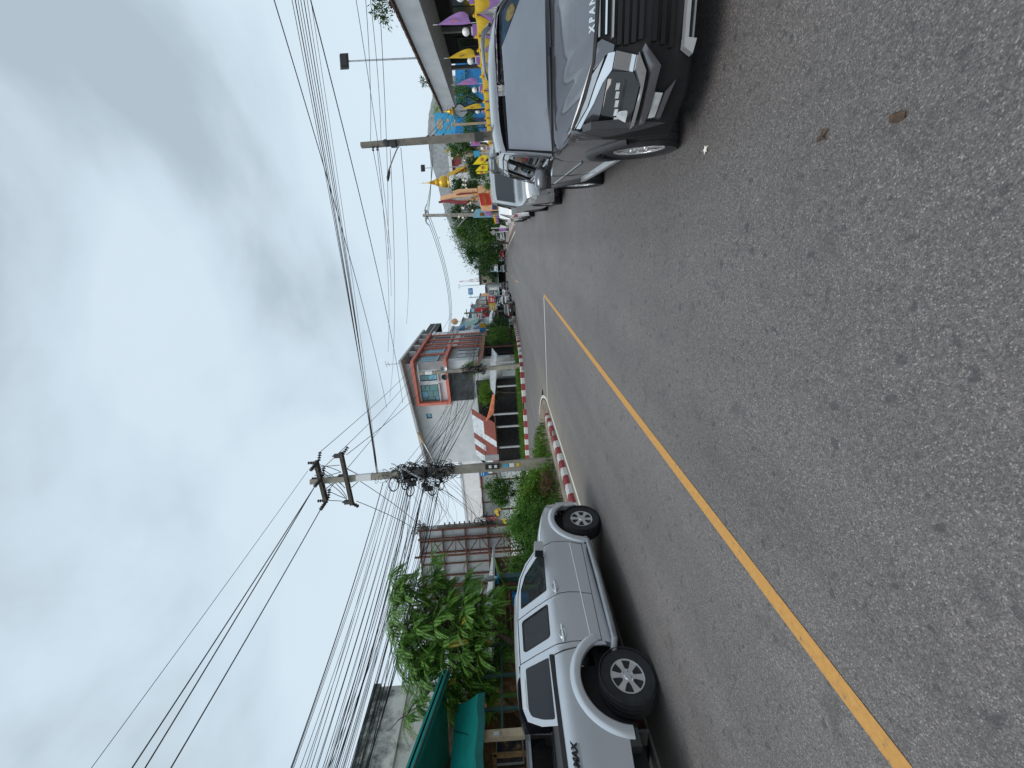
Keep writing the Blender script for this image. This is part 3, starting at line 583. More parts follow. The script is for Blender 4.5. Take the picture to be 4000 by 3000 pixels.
for i, (z_, xw, mm) in enumerate(((.903, .27, 'steel'), (.858, .262, 'chrome'), (.812, .285, 'steel'), (.768, .33, 'plastic'), (.722, .335, 'plastic'), (.676, .33, 'plastic'), (.63, .32, 'plastic'), (.54, .34, 'plastic'), (.48, .36, 'plastic'), (.42, .38, 'plastic'))):
    th = .006 if mm != 'plastic' else .014
    o = MB().patch([(-xw, z_-th), (xw, z_-th), (xw, z_+th), (-xw, z_+th)], lambda s, t, d: (SX+s, sfy(s, t)-.006+d, t), .12, .03); sub(sv, 'grille_slat', o, 'grille_black' if mm == 'plastic' else mm, True)
# bonnet
LIP = [(0, .926), (.38, .940), (.52, .972), (.65, 1.008), (.79, 1.075), (.86, 1.07)]
def sbon(s, t, d):           # s across, t 0..1 from lip to windscreen
    zl = interp(abs(s), LIP); yl = sfy(s, zl) - .01; yb = 4.42 + .22*(abs(s)/.8)**2; y = lerp(yl, yb, t)
    zb = interp(abs(s), [(0, 1.105), (.5, 1.10), (.7, 1.085), (.86, 1.03)])
    k = 1-(1-min(1, max(0, t)))**1.45; cre = .014*math.exp(-((abs(s)-lerp(.42, .58, t))/.05)**2) + .008*math.exp(-((abs(s)-.28)/.04)**2)
    return (SX + s, y, lerp(zl, zb, k) + cre*math.sin(math.pi*min(1, max(0, t)))*1.2 - d)
sub(sv, 'bonnet', MB().patch([(-.80, 0), (-.4, 0), (0, 0), (.4, 0), (.80, 0), (.80, .5), (.79, 1), (.4, 1), (0, 1), (-.4, 1), (-.79, 1), (-.80, .5)], sbon, .055, .015), FPn, True, 60)
sub(sv, 'bonnet_gap', MB().tube([tuple(Vector(sbon(-.80+.1*k, 0, 0)) + Vector((0, .004, -.014))) for k in range(17)], .011, 6), 'black')
text_mesh('X P A N D E R', .056, lambda a, b, c: (SX-.07+a, sfy(-.07+a, .95)-.018-c+.03*b/.05, .940+b*.8), 'badge_text', MATS['chrome'], sv, .006, .0, .002, .98)
# sides
gw1 = rnd([(4.70, 1.115), (4.93, 1.315), (5.20, 1.475), (5.30, 1.505), (5.60, 1.525), (5.66, 1.115)], .03); gw2 = rnd([(5.76, 1.12), (5.70, 1.525), (6.42, 1.505), (6.58, 1.16)], .04); gw3 = rnd([(6.70, 1.20), (6.56, 1.49), (7.0, 1.45), (7.22, 1.27)], .05)
AF, AR = (4.20, .34), (6.98, .34)
for sg in (-1, 1):
    mp_ = sside(sg)
    sub(sv, 'front_fender', MB().patch(arc(AF, .44, 148, 2)[::1] + [(4.66, .34), (4.685, .60), (4.64, .93), (4.60, 1.09), (4.30, 1.07), (3.95, 1.06), (3.66, 1.06), (3.64, .96), (3.72, .80), (3.78, .60)], mp_, .06), FPn, True, 50)
    d1 = sub(sv, 'front_door', MB().patch([(4.70, .40), (4.70, .60), (4.655, .93), (4.615, 1.085), (4.90, 1.34), (5.17, 1.51), (5.30, 1.555), (5.66, 1.57), (5.71, 1.1), (5.74, .40)], mp_, .07, holes=[gw1]), FPn, True)
    d2 = sub(sv, 'rear_door', MB().patch([(5.755, .40), (5.725, 1.1), (5.675, 1.57), (6.45, 1.555), (6.62, 1.14), (6.66, .88), (6.55, .62), (6.48, .40)], mp_, .07, holes=[gw2]), FPn, True)
    sub(sv, 'quarter_panel', MB().patch([(6.465, 1.555), (6.635, 1.14), (6.675, .88)] + arc(AR, .50, 118, 0)[:] + [(7.55, .36), (7.70, .62), (7.74, .9), (7.66, 1.15), (7.36, 1.48), (7.2, 1.55)], mp_, .07, holes=[gw3]), FPn, True)
    sub(sv, 'roof_rail_panel', MB().patch([(4.58, 1.10), (4.86, 1.36), (5.13, 1.535), (5.30, 1.60), (5.7, 1.635), (6.5, 1.625), (7.25, 1.585), (7.35, 1.50), (7.19, 1.56), (6.45, 1.568), (5.66, 1.583), (5.295, 1.568), (5.165, 1.523), (4.895, 1.353), (4.61, 1.098)], mp_, .07), FPn, True)
    for dr, gg in ((d1, gw1), (d2, gw2)):
        sub(dr, 'window_glass', MB().patch(gg, sside(sg, -.008), .1, .0), 'car_glass_dark', True)
        cx_ = sum(p[0] for p in gg)/len(gg); sub(dr, 'window_trim', MB().tube([mp_(p[0], p[1], -.002) for p in gg + gg[:1]], .010, 5), 'gloss_black')
    sub(sv, 'window_glass', MB().patch(gw3, sside(sg, -.008), .1, .0), 'car_glass_dark', True)
    sub(sv, 'window_chrome', MB().tube([sside(sg, .006)(y_, 1.088+.028*max(0, y_-5.6), 0) for y_ in (4.68, 5.2, 5.8, 6.3, 6.62)], .011, 5), 'chrome', True)
    for cc, a0, a1, y0_ in ((AF, 2, 150, 0), (AR, 0, 172, 0)):    # black wheel arch cladding
        o = MB(); n = 26; vs = []
        for i in range(n+1):
            a = R(a0 + (a1-a0)*i/n)
            for rr, of in ((.385, -.06), (.385, .012), (.40, .028), (.46, .030), (.485, .020), (.50, -.006)):
                y_, z_ = cc[0] + rr*math.cos(a), cc[1] + rr*math.sin(a); vs.append((SX + sg*(shw(max(3.6, y_), z_)+of), y_, z_))
        o.add(vs, [(i*6+j, i*6+j+1, (i+1)*6+j+1, (i+1)*6+j) for i in range(n) for j in range(5)])
        sub(sv, 'arch_cladding', o, 'cladding', True, 60)
    sub(sv, 'sill_cladding', MB().patch([(4.62, .25), (4.62, .42), (6.52, .42), (6.54, .25)], sside(sg, .012), .15, .06), 'cladding', True)
    sub(sv, 'sill_trim', MB().patch([(4.70, .36), (4.66, .42), (6.50, .425), (6.46, .365)], sside(sg, .03), .2, .03), 'alu', True)
    sub(sv, 'front_corner', MB().patch([(3.60, .28), (3.55, .93), (3.63, .98), (3.80, .66), (3.80, .40), (3.86, .26)], sside(sg, -.012), .07, .05), 'cladding', True)
    for dr, y_ in ((d1, 5.58), (d2, 6.42)):
        xo = SX + sg*(shw(y_, 1.0)+.02); o = MB(); o.tube([(xo-sg*.03, y_-.12, .985), (xo+sg*.012, y_-.09, .99), (xo+sg*.016, y_, .992), (xo+sg*.012, y_+.09, .99), (xo-sg*.03, y_+.12, .985)], .015, 8); sub(dr, 'handle', o, 'chrome', True)
    # door mirror: painted cap over a black foot
    o = MB(); c_ = Vector((SX+sg*.985, 4.86, 1.185)); vs = []
    for i in range(7):
        a = -math.pi/2 + math.pi*i/6
        for j in range(12): b = 2*math.pi*j/12; vs.append(c_ + Vector((sg*.125*math.copysign(abs(math.cos(b))**.7, math.cos(b))*max(.25, math.cos(a*.8)), -.085*math.sin(a) if i < 99 else 0, .078*math.copysign(abs(math.sin(b))**.7, math.sin(b))*max(.25, math.cos(a*.8)))))
    o.add(vs, [(i*12+j, i*12+(j+1) % 12, (i+1)*12+(j+1) % 12, (i+1)*12+j) for i in range(6) for j in range(12)] + [tuple(range(12)), tuple(72+j for j in range(12))])
    mi = sub(sv, 'mirror', o, FPn, True, 60)
    o = MB(); o.obx(c_ + Vector((-sg*.01, .015, -.068)), (.115, 0, 0), (0, .065, 0), (0, 0, .032)); o.bar(c_ + Vector((-sg*.10, 0, -.08)), c_ + Vector((-sg*.20, -.02, -.11)), .08, .05); sub(mi, 'mirror_base', o, 'gloss_black')
    # roof rail, tail light
    o = MB(); o.tube([(SX+sg*.62, 5.45, 1.64), (SX+sg*.615, 5.62, 1.715), (SX+sg*.61, 5.9, 1.735), (SX+sg*.61, 6.7, 1.735), (SX+sg*.61, 7.0, 1.71), (SX+sg*.60, 7.15, 1.63)], [.02, .028, .026, .026, .026, .02], 8); sub(sv, 'roof_rail', o, 'gloss_black', True)
    sub(sv, 'tail_light', MB().patch([(7.42, 1.10), (7.60, 1.14), (7.72, .96), (7.5, .93)], sside(sg, .008), .06, .04), 'tail_red', True)
    o = MB(); o.tube([sside(sg, .002)(q, .78 + .03*(q-5.5)/1.4, 0) for q in (4.72, 5.4, 6.1, 6.6)], .012, 6); sub(sv, 'door_crease', o, FPn, True)
PX_ = SX
sub(sv, 'roof', tops([(5.16, 1.548), (5.32, 1.60), (5.7, 1.635), (6.2, 1.635), (6.7, 1.622), (7.2, 1.59), (7.42, 1.54)], shw, .065, 14, 4, -.14), FPn, True)
wsp = spl([(4.585, 1.095), (4.74, 1.24), (4.92, 1.39), (5.14, 1.535)], 4)
sub(sv, 'windscreen', tops([(p[0], p[1]) for p in wsp], lambda y, z: shw(y, z)-.012, .03, 14, 2, -.20), 'windscreen', True)
def shade(s, t, d):           # s across -1..1, t up the screen 0..1
    y = lerp(4.585, 5.14, t); z = lerp(1.095, 1.535, t) + .025*math.sin(math.pi*t); hw_ = shw(y, z) - .035
    return (SX + hw_*s, y - .20*(1-s*s) + .035 + d, z + .03*(1-s*s) - .012)
sub(sv, 'sunshade', MB().patch([(-.98, .02), (.98, .02), (.98, .35), (.40, .97), (-.98, .97)], shade, .12, 0), 'sunshade', True)
sub(sv, 'poster', MB().patch([(.98, .37), (.98, .97), (.43, .97)], lambda s, t, d: tuple(Vector(shade(s, t, d)) + Vector((0, .06, 0))), .12, 0), 'poster_blue')
sub(sv, 'poster_emblem', MB().patch(arc((.80, .74), .11, 0, 360, 20)[:-1], lambda s, t, d: tuple(Vector(shade(s, t, d)) + Vector((0, .045, 0))), .12, 0), 'emblem_yellow')
o = MB()
for a, b in (((-.62, 0), (-.05, .02)), ((.02, .0), (.62, .03))):
    o.tube([(SX+lerp(a[0], b[0], i/5), 4.40 + .2*abs(lerp(a[0], b[0], i/5))**2 - .01, 1.118 + .012*i/5) for i in range(6)], .011, 5)
sub(sv, 'wiper', o, 'black')
o = MB().patch([(-.74, 0), (.74, 0), (.74, 1), (-.74, 1)], lambda s, t, d: (SX+s, lerp(4.34, 4.47, t)+.21*(s/.8)**2, 1.092 - .01*(s/.7)**2 + .012*t), .2, 0); sub(sv, 'cowl', o, 'black')
o = MB(); o.bx(SX-.60, SX+.60, 3.7, 7.65, .22, .60); o.bx(SX-.58, SX+.58, 3.75, 4.55, .6, .90); o.bx(SX-.80, SX+.80, 4.66, 6.5, .26, .5); sub(sv, 'underbody', o, 'black')
o = MB(); o.bx(SX-.70, SX+.70, 5.2, 5.35, .6, 1.3); o.bx(SX-.66, SX+.66, 6.2, 6.35, .6, 1.3); o.bx(SX-.78, SX+.78, 4.55, 4.75, .6, 1.08); sub(sv, 'seat', o, 'seat')
sub(sv, 'tailgate', MB().add([(SX-.55, 7.78, .4), (SX+.55, 7.78, .4), (SX+.6, 7.80, .95), (SX+.5, 7.42, 1.56), (SX-.5, 7.42, 1.56), (SX-.6, 7.80, .95)], [(0, 1, 2, 5), (5, 2, 3, 4)]), FPn)
for sg in (-1, 1):
    make_wheel(sv, (SX+sg*.765, 4.20, .335), .335, .21, .225, sg, 5, 1); make_wheel(sv, (SX+sg*.765, 6.98, .335), .335, .21, .225, sg, 5, 1)
# ------------------------------------------------------------------ plants
def leaf(mb, p, d, n_, ln, wd):
    d = d.normalized(); s = d.cross(n_); s = s.normalized() if s.length > 1e-4 else d.orthogonal().normalized(); n2 = s.cross(d)
    mb.add([p, p + d*ln*.45 + s*wd/2 + n2*wd*.12, p + d*ln, p + d*ln*.45 - s*wd/2 + n2*wd*.12], [(0, 1, 2, 3)])
def rv(r_): return Vector((r_.gauss(0, 1), r_.gauss(0, 1), r_.gauss(0, 1))).normalized()
def crown(mb, c, rad, n, size, seed, clumps=24, spread=.36, up=.35, asp=.5):
    """leaves in uneven clumps over an ellipsoid"""
    r_ = random.Random(seed); c = Vector(c); cl = []
    for i in range(clumps):
        q = rv(r_); k = r_.uniform(.45, .95); cl.append((Vector((q.x*rad[0]*k, q.y*rad[1]*k, q.z*rad[2]*k)), r_.uniform(.6, 1.25)))
    for i in range(n):
        o, k = cl[r_.randrange(clumps)]; q = rv(r_)*abs(r_.gauss(0, 1))*spread*k
        p = c + o + Vector((q.x*rad[0], q.y*rad[1], q.z*rad[2])); d = (rv(r_) + (p-c).normalized()*.8 + Vector((0, 0, -.15)))
        leaf(mb, p, d, rv(r_) + Vector((0, 0, up*3)), size*r_.uniform(.6, 1.3), size*asp*r_.uniform(.7, 1.2))
    return mb
def limb(mb, a, b, r0, r1, seed=0, n=5, wob=.06):
    r_ = random.Random(seed); a, b = Vector(a), Vector(b); L_ = (b-a).length
    pts = [a.lerp(b, i/n) + (rv(r_)*wob*L_ if 0 < i < n else Vector((0, 0, 0))) for i in range(n+1)]
    mb.tube(pts, [lerp(r0, r1, i/n) for i in range(n+1)], 7)
def tree(name, label, base, h, c, rad, n, size, m, seed, group=None, trunk=.12, clumps=26, cat='tree', asp=.5, spread=.36):
    t = thing(name, label, cat, base, group); o = MB(); top = Vector(c)
    limb(o, base, Vector(base).lerp(top, .75), trunk, trunk*.55, seed); r_ = random.Random(seed+1); mid = Vector(base).lerp(top, .6)
    for i in range(7):
        q = rv(r_); e = top + Vector((q.x*rad[0]*.75, q.y*rad[1]*.75, abs(q.z)*rad[2]*.7 - rad[2]*.2)); limb(o, mid, e, trunk*.42, trunk*.08, seed+i+5)
    sub(t, 'trunk', o, 'bark', True); sub(t, 'crown', crown(MB(), c, rad, n, size, seed, clumps, spread, asp=asp), m); return t
def bush(label, base, rad, n, size, m, seed, group=None, name='shrub', asp=.5, flowers=None, spread=.36):
    t = thing(name, label, 'shrub', base, group); r_ = random.Random(seed); o = MB()
    for i in range(6): q = rv(r_); limb(o, Vector(base)+Vector((q.x*.06, q.y*.06, 0)), Vector(base)+Vector((q.x*rad[0]*.6, q.y*rad[1]*.6, rad[2]*(1.0+.5*abs(q.z)))), .014, .004, seed+i)
    sub(t, 'stem', o, 'bark', True); sub(t, 'crown', crown(MB(), Vector(base)+Vector((0, 0, rad[2]*.95)), rad, n, size, seed, 20, spread, asp=asp), m)
    if flowers:
        o = MB()
        for p in flowers:
            for k in range(5): a = k*2*math.pi/5; leaf(o, Vector(p), Vector((math.cos(a), math.sin(a)*.5, math.sin(a))), Vector((0, -1, .3)), .075, .06)
        sub(t, 'blossom', o, 'flower_yellow')
    return t

# ------------------------------------------------------------------ left side: island grass and shrubs
rs = random.Random(21); o = MB()
def in_island(x, y): return -14 < x < -8.05 and 6.0 < y < 20.2 and y < 16.6 + (-8.4-x)*.62 + .2 and y < 20.0
def gh(x, y): return .13 + .22*max(0, min(1, (-8.05-x)/1.2))
mound = MB(); gx = [-14, -12, -10.5, -9.4, -8.9, -8.5, -8.2, -8.05]; gy = [5.5, 7, 9, 11, 13, 14.5, 15.6, 16.5]
vs = [(x, y + (max(0, -8.4-x)*.5 if y > 16 else 0), gh(x, y) if y < 16 else .14) for y in gy for x in gx]
mound.add(vs, [(j*8+i, j*8+i+1, (j+1)*8+i+1, (j+1)*8+i) for j in range(7) for i in range(7)]); struct('soil_mound', mound, 'soil', True)
for i in range(9000):
    x, y = rs.uniform(-13.5, -8.08), rs.uniform(6, 19)
    if not in_island(x, y) or (x > -8.6 and rs.random() < .35): continue
    b = Vector((x, y, gh(x, y)-.01)); h_ = rs.uniform(.10, .34); a = rs.uniform(0, 6.28); l_ = rs.uniform(.1, .5)
    s = Vector((math.cos(a+1.57), math.sin(a+1.57), 0))*.011; tip = b + Vector((math.cos(a)*l_*h_, math.sin(a)*l_*h_, h_)); md = b + Vector((math.cos(a)*l_*h_*.3, math.sin(a)*l_*h_*.3, h_*.6))
    o.add([b-s, b+s, md+s*.8, tip, md-s*.8], [(0, 1, 2, 3, 4)])
struct('grass', o, 'grass_blade', kind='stuff')
rs = random.Random(22); o = MB()
for i in range(7000):         # rough grass on the far verge by the carport
    x = rs.uniform(-30, -12.2); y = interp(x, [(-30, 36), (-19, 36), (-16.2, 36.7), (-14.2, 37.5), (-12.9, 38.6), (-12.2, 40)]) + rs.random()**1.3*3.6
    b = Vector((x, y, .34)); h_ = rs.uniform(.15, .5)*(1.2 if y > 37.5 else .8); a = rs.uniform(0, 6.28); s = Vector((math.cos(a+1.57), math.sin(a+1.57), 0))*.022; q = Vector((math.cos(a), math.sin(a), 0))*h_*rs.uniform(.1, .5)
    o.add([b-s, b+s, b+q*.4+Vector((0, 0, h_*.6))+s*.7, b+q+Vector((0, 0, h_)), b+q*.4+Vector((0, 0, h_*.6))-s*.7], [(0, 1, 2, 3, 4)])
for i in range(3500):
    y = rs.uniform(41, 62); x = -11.9 - .02*(y-41) - rs.random()*1.2 - .25
    b = Vector((x, y, .36)); h_ = rs.uniform(.1, .4); a = rs.uniform(0, 6.28); s = Vector((math.cos(a+1.57), math.sin(a+1.57), 0))*.022
    o.add([b-s, b+s, b+Vector((math.cos(a)*.1, math.sin(a)*.1, h_))], [(0, 1, 2)])
struct('grass', o, 'grass_blade', kind='stuff')
G_ = 'shrubs on the traffic island'
bush('low light green shrub growing at the foot of the big utility pole', (-8.85, 12.9, .3), (.55, .5, .42), 3400, .08, 'leaf_light', 31, G_)
bush('dense mid green shrub with yellow flowers beside the silver pickup bonnet', (-9.75, 11.3, .33), (.80, .75, .88), 8500, .085, 'leaf_tree', 32, G_, flowers=[W(1937, 2000, F=13.4), W(1944, 2010, F=13.4), W(1968, 2030, F=13.4), W(1940, 1995, F=13.3), W(1950, 1990, F=13.4), W(1972, 2040, F=13.4)])
bush('broad dark shrub spreading over the pavement in front of the pickup', (-8.75, 10.5, .25), (.62, .75, .55), 5600, .08, 'leaf_mid', 33, G_)
bush('loose pale green shrub between the pole and the clipped round shrub', (-9.3, 12.5, .33), (.60, .55, .70), 4800, .085, 'leaf_light', 34, G_)
bush('tall leafy shrub behind the pickup windscreen pillar', (-10.8, 10.2, .33), (.85, .75, .90), 7500, .09, 'leaf_tree', 35, G_)
bush('ragged weedy shrub with dry stems by the island grass', (-8.45, 11.9, .25), (.38, .6, .28), 2000, .06, 'dry_leafmat', 36, G_)
tree('shrub', 'clipped round topped shrub on a short stem behind the island pole', (-10.3, 14.2, .33), 2, (-10.28, 14.2, 2.35), (.62, .6, .68), 6500, .08, 'leaf_mid', 37, G_, .05, cat='shrub')
bush('round dark shrub under the clipped round topped shrub', (-10.1, 13.6, .33), (.75, .65, .72), 5600, .08, 'leaf_mid', 38, G_)
bush('dark green hedge shrub below the rusty billboard sheets', (-13.0, 13.6, .33), (1.4, 1.0, .95), 8500, .10, 'leaf_dark', 39, G_)
bush('spreading green shrub behind the flowering one towards the billboard', (-11.4, 12.6, .33), (.95, .85, .95), 7500, .09, 'leaf_tree', 45, G_)
bush('wide low shrub at the side street edge behind the pole', (-11.9, 16.6, .2), (1.3, .9, .80), 6500, .09, 'leaf_mid', 46, G_)
bush('shrub filling the gap under the blank white board', (-14.2, 17.8, .2), (1.5, .9, .95), 6000, .11, 'leaf_dark', 47, G_)
bush('grassy bright shrub at the island nose end of the planting', (-8.9, 14.6, .25), (.55, .7, .30), 2600, .07, 'leaf_light', 48, G_)
bush('dark shrub between the pickup mirror and the blue gate post', (-11.2, 9.4, .2), (.8, .6, .95), 5600, .09, 'leaf_mid', 49, G_)

# ------------------------------------------------------------------ feathery tree behind the pickup
def frond(mb, p, d, ln, r_, pairs=14, lw=.075):
    d = d.normalized(); side = d.cross(Vector((0, 0, 1))); side = side.normalized() if side.length > .1 else Vector((1, 0, 0)); q = p.copy(); dd = d.copy(); st = ln/pairs; pts = [q.copy()]
    for i in range(pairs):
        dd = (dd + Vector((0, 0, -.055 - .02*r_.random()))).normalized(); q = q + dd*st; pts.append(q.copy()); k = math.sin(math.pi*(i+1.2)/(pairs+1.5))
        up_ = side.cross(dd)
        for s in (-1, 1): leaf(mb, q, side*s + dd*.5 + Vector((0, 0, -.18)), up_, lw*(1.0+.9*k), lw*.44*(.7+.5*k))
    return pts
tb = (-10.55, 7.9, .13)
t = thing('feathery_tree', 'spreading tree with feathery fern like leaves and bare twigs behind the silver pickup', 'tree', tb); o = MB(); lf = MB(); yl = MB(); r_ = random.Random(5)
fork = Vector((-10.36, 7.83, 3.3)); limb(o, tb, fork, .10, .065, 1)
ends = [(-9.75, 8.06, 4.5), (-10.79, 7.67, 4.4), (-12.0, 7.2, 3.9), (-9.05, 8.35, 5.2), (-9.3, 8.9, 4.2), (-10.2, 8.2, 5.0), (-11.3, 7.5, 3.0), (-9.6, 8.5, 3.3), (-10.9, 7.3, 3.6), (-10.0, 8.9, 3.8), (-11.6, 7.9, 4.6), (-9.2, 8.6, 4.9), (-10.6, 8.9, 4.5), (-9.9, 7.5, 2.9), (-11.8, 7.0, 2.8)]
sub_e = []
for k in range(70):
    q = rv(r_)*r_.random()**.33; e2 = Vector((-10.75 + q.x*2.05, 7.85 + q.y*1.0 - q.x*.25, 3.6 + q.z*1.75)); b_ = Vector(ends[k % len(ends)]); limb(o, fork.lerp(b_, .6), e2, .012, .005, 300+k, 4, .06); sub_e.append(e2)
for i, e in enumerate(ends):
    limb(o, fork, e, .034, .014, 40+i, 6, .07)
    for k in range(3):
        q = rv(r_); e2 = Vector(e) + Vector((q.x*.55, q.y*.5, abs(q.z)*.55-.05)); limb(o, e, e2, .013, .006, 80+i*3+k, 4, .05); sub_e.append(e2)
    sub_e.append(Vector(e))
tw = Vector((-12.65, 6.96, 5.70)); limb(o, (-11.6, 7.4, 4.3), (-12.3, 7.1, 5.1), .03, .018, 7); limb(o, (-12.3, 7.1, 5.1), tw, .018, .006, 8); sub_e += [Vector((-12.3, 7.1, 5.1)), Vector((-12.0, 7.2, 4.8))]
for e in sub_e:
    nf = r_.randrange(14, 20)
    for k in range(nf):
        a = 6.28*k/nf + r_.uniform(-.3, .3); el = r_.uniform(-.35, .8); frond(lf if r_.random() > .03 else yl, e + rv(r_)*.05, Vector((math.cos(a), math.sin(a), el)), r_.uniform(.45, .80), r_, 21, .054)
sub(t, 'trunk', o, 'bark', True); sub(t, 'crown', lf, 'leaf_tree'); sub(t, 'yellowing_leaves', yl, 'leaf_yellow')
# banana plants
def banana(base, h, label, seed, leaves):
    t = thing('banana_plant', label, 'plant', base, 'banana plants behind the pickup'); r_ = random.Random(seed); o = MB(); o.tube([Vector(base), Vector(base)+Vector((0, 0, h*.6)), Vector(base)+Vector((.02, 0, h))], [.09, .075, .05], 8); sub(t, 'stem', o, 'leaf_mid', True)
    for (ang, el, ln) in leaves:
        o = MB(); p = Vector(base)+Vector((0, 0, h*.95)); d = Vector((math.cos(ang), math.sin(ang), el)).normalized(); s = d.cross(Vector((0, 0, 1))).normalized(); pts = []
        for i in range(9):
            d = (d + Vector((0, 0, -.10))).normalized(); pts.append((p.copy(), (.23*math.sin(math.pi*(i+.3)/8.6)**.7)*ln/1.3)); p = p + d*ln/8
        vs = []
        for (q, wd_) in pts: vs += [q - s*wd_ + Vector((0, 0, -wd_*.35)), q, q + s*wd_ + Vector((0, 0, -wd_*.35))]
        o.add(vs, [(3*i+j, 3*i+j+1, 3*i+j+4, 3*i+j+3) for i in range(8) for j in range(2)]); sub(t, 'large_leaf', o, 'banana', True, 80)
banana((-9.9, 8.9, .13), 2.1, 'young banana plant with bright leaves beside the blue gate post', 3, [(-1.2, 1.0, 1.1), (2.6, 1.2, 1.0), (.4, .9, 1.0), (4.2, 1.4, 1.2)])
banana((-11.6, 7.0, .13), 2.6, 'banana plant with broad leaves at the corner of the teal awning', 4, [(-1.0, .6, 1.2), (-2.2, 1.0, 1.3), (.8, 1.0, 1.2), (3.0, .7, 1.2)])

# ------------------------------------------------------------------ the big utility pole on the island and its tangle
def sag(a, b, s=.02, n=14):
    a, b = Vector(a), Vector(b); L_ = (b-a).length; return [a.lerp(b, i/n) - Vector((0, 0, 4*s*L_*(i/n)*(1-i/n))) for i in range(n+1)]
def insulator(root, a, b, k=4, r=.075, name='insulator'):
    a, b = Vector(a), Vector(b); o = MB(); d = (b-a); o.tube([a, b], .018, 6)
    for i in range(k):
        c = a.lerp(b, (i+.6)/k); o.tube([c - d.normalized()*.028, c - d.normalized()*.012, c + d.normalized()*.02, c + d.normalized()*.03], [r*.35, r, r*.8, r*.3], 10)
    return sub(root, name, o, 'plastic', True)
def tangle(root, z0, z1, ax, rad, n, seed, th=.011):
    r_ = random.Random(seed); o = MB()
    for i in range(n):
        z = r_.uniform(z0, z1); a = r_.uniform(0, 6.28); c = ax(z) + Vector((math.cos(a), math.sin(a), 0))*rad*r_.uniform(.2, .9); R_ = r_.uniform(.08, .34); u = rv(r_); v = u.orthogonal().normalized(); w_ = u.cross(v); tt = r_.uniform(3, 6.2)
        o.tube([c + (v*math.cos(q)+w_*math.sin(q))*R_*(1+.2*math.sin(3*q)) + Vector((0, 0, -.06*q)) for q in [tt*j/10 for j in range(11)]], th*r_.uniform(.6, 1.3), 4)
    for i in range(n//2):
        z = r_.uniform(z0, z1); a = ax(z) + rv(r_)*rad*.6; b = ax(r_.uniform(z0, z1)) + rv(r_)*rad*.6; o.tube(sag(a, b, .12, 8), th, 4)
    return sub(root, 'cable_tangle', o, 'cable')
BP = Vector((-8.72, 13.80, .2)); BT = Vector((-8.84, 13.75, 9.85))
up_ = thing('utility_pole', 'tall concrete utility pole with double crossarms on the traffic island, wrapped in cables', 'utility pole', BP)
def bax(z): return BP.lerp(BT, (z-.2)/9.65)
def sqpole(a, b, w0, w1, rot=YAW):
    o = MB(); c, s = math.cos(rot), math.sin(rot); vs = []
    for p, w_ in ((a, w0), (b, w1)):
        for (i, j) in ((-1, -1), (1, -1), (1, 1), (-1, 1)): vs.append((p[0] + (c*i - s*j)*w_/2, p[1] + (s*i + c*j)*w_/2, p[2]))
    return o.add(vs, [(0, 1, 2, 3), (7, 6, 5, 4), (0, 4, 5, 1), (1, 5, 6, 2), (2, 6, 7, 3), (3, 7, 4, 0)])
sub(up_, 'post', sqpole(BP, BT, .37, .20), 'concrete_old')
dirn = Vector((math.sin(YAW), -math.cos(YAW), 0))*-1          # away from the camera
arms = []
for (za, zb, xa, xb) in ((9.6, 9.29, (-8.08, 14.05), (-9.65, 13.45)), (8.58, 8.27, (-7.83, 14.14), (-9.79, 13.40))):
    for k in (-1, 1):
        off = dirn*.17*k + Vector((0, 0, .06*k)); a, b = Vector((*xa, za)) + off, Vector((*xb, zb)) + off; sub(up_, 'crossarm', MB().bar(a, b, .11, .13), 'arm_dark')
    arms.append((Vector((*xa, za)), Vector((*xb, zb))))
    sub(up_, 'arm_brace', MB().bar(bax(za-.7)+Vector((.1, 0, 0)), Vector((*xa, za)).lerp(Vector((*xb, zb)), .28), .035).bar(bax(za-.7)+Vector((-.1, 0, 0)), Vector((*xa, za)).lerp(Vector((*xb, zb)), .72), .035), 'steel')
A1, A2 = arms; up1 = Vector((0, 0, 1))
INS = []
for t_ in (.04, .42, .96):                                     # strain insulators on the upper arm: towards the camera-left and away
    p = A1[0].lerp(A1[1], t_); INS.append(p)
    insulator(up_, p - dirn*.2 + Vector((-.05, 0, -.05)), p - dirn*.62 + Vector((-.22, 0, -.02))); insulator(up_, p + dirn*.2, p + dirn*.55 + Vector((.38, .0, .02)))
    insulator(up_, p + up1*.08, p + up1*.34, 3, .065)
for t_ in (.05, .95, .45):
    p = A2[0].lerp(A2[1], t_); sgn = 1 if t_ < .4 else -1
    insulator(up_, p + dirn*.12*sgn, p + dirn*.2 + Vector((.30*sgn, .05*sgn, -.22 if sgn > 0 else -.16)))
    o = MB(); c = p + Vector((-.02, 0, .18)); o.obx(c, (.075, 0, 0), (0, .06, 0), (0, 0, .11)); o.tube([c + up1*.1, c + up1*.2], [.04, .02], 8); sub(up_, 'surge_arrester', o, 'plastic')
jm = MB(); r_ = random.Random(9)
for i in range(9):
    a = A1[0].lerp(A1[1], r_.random()) + up1*.2; b = A2[0].lerp(A2[1], r_.random()) + up1*.15; jm.tube(sag(a, b, .10*r_.choice((-1, 1, 1)), 10), .014, 5)
sub(up_, 'jumper_wires', jm, 'cable', True)
o = MB(); z0_ = 7.55; vs = []
sub(up_, 'white_band', sqpole(bax(7.4), bax(8.0), .262, .252), 'white')
tangle(up_, 4.2, 6.5, bax, .34, 230, 17, .013); tangle(up_, 6.3, 7.3, bax, .16, 25, 18, .008)
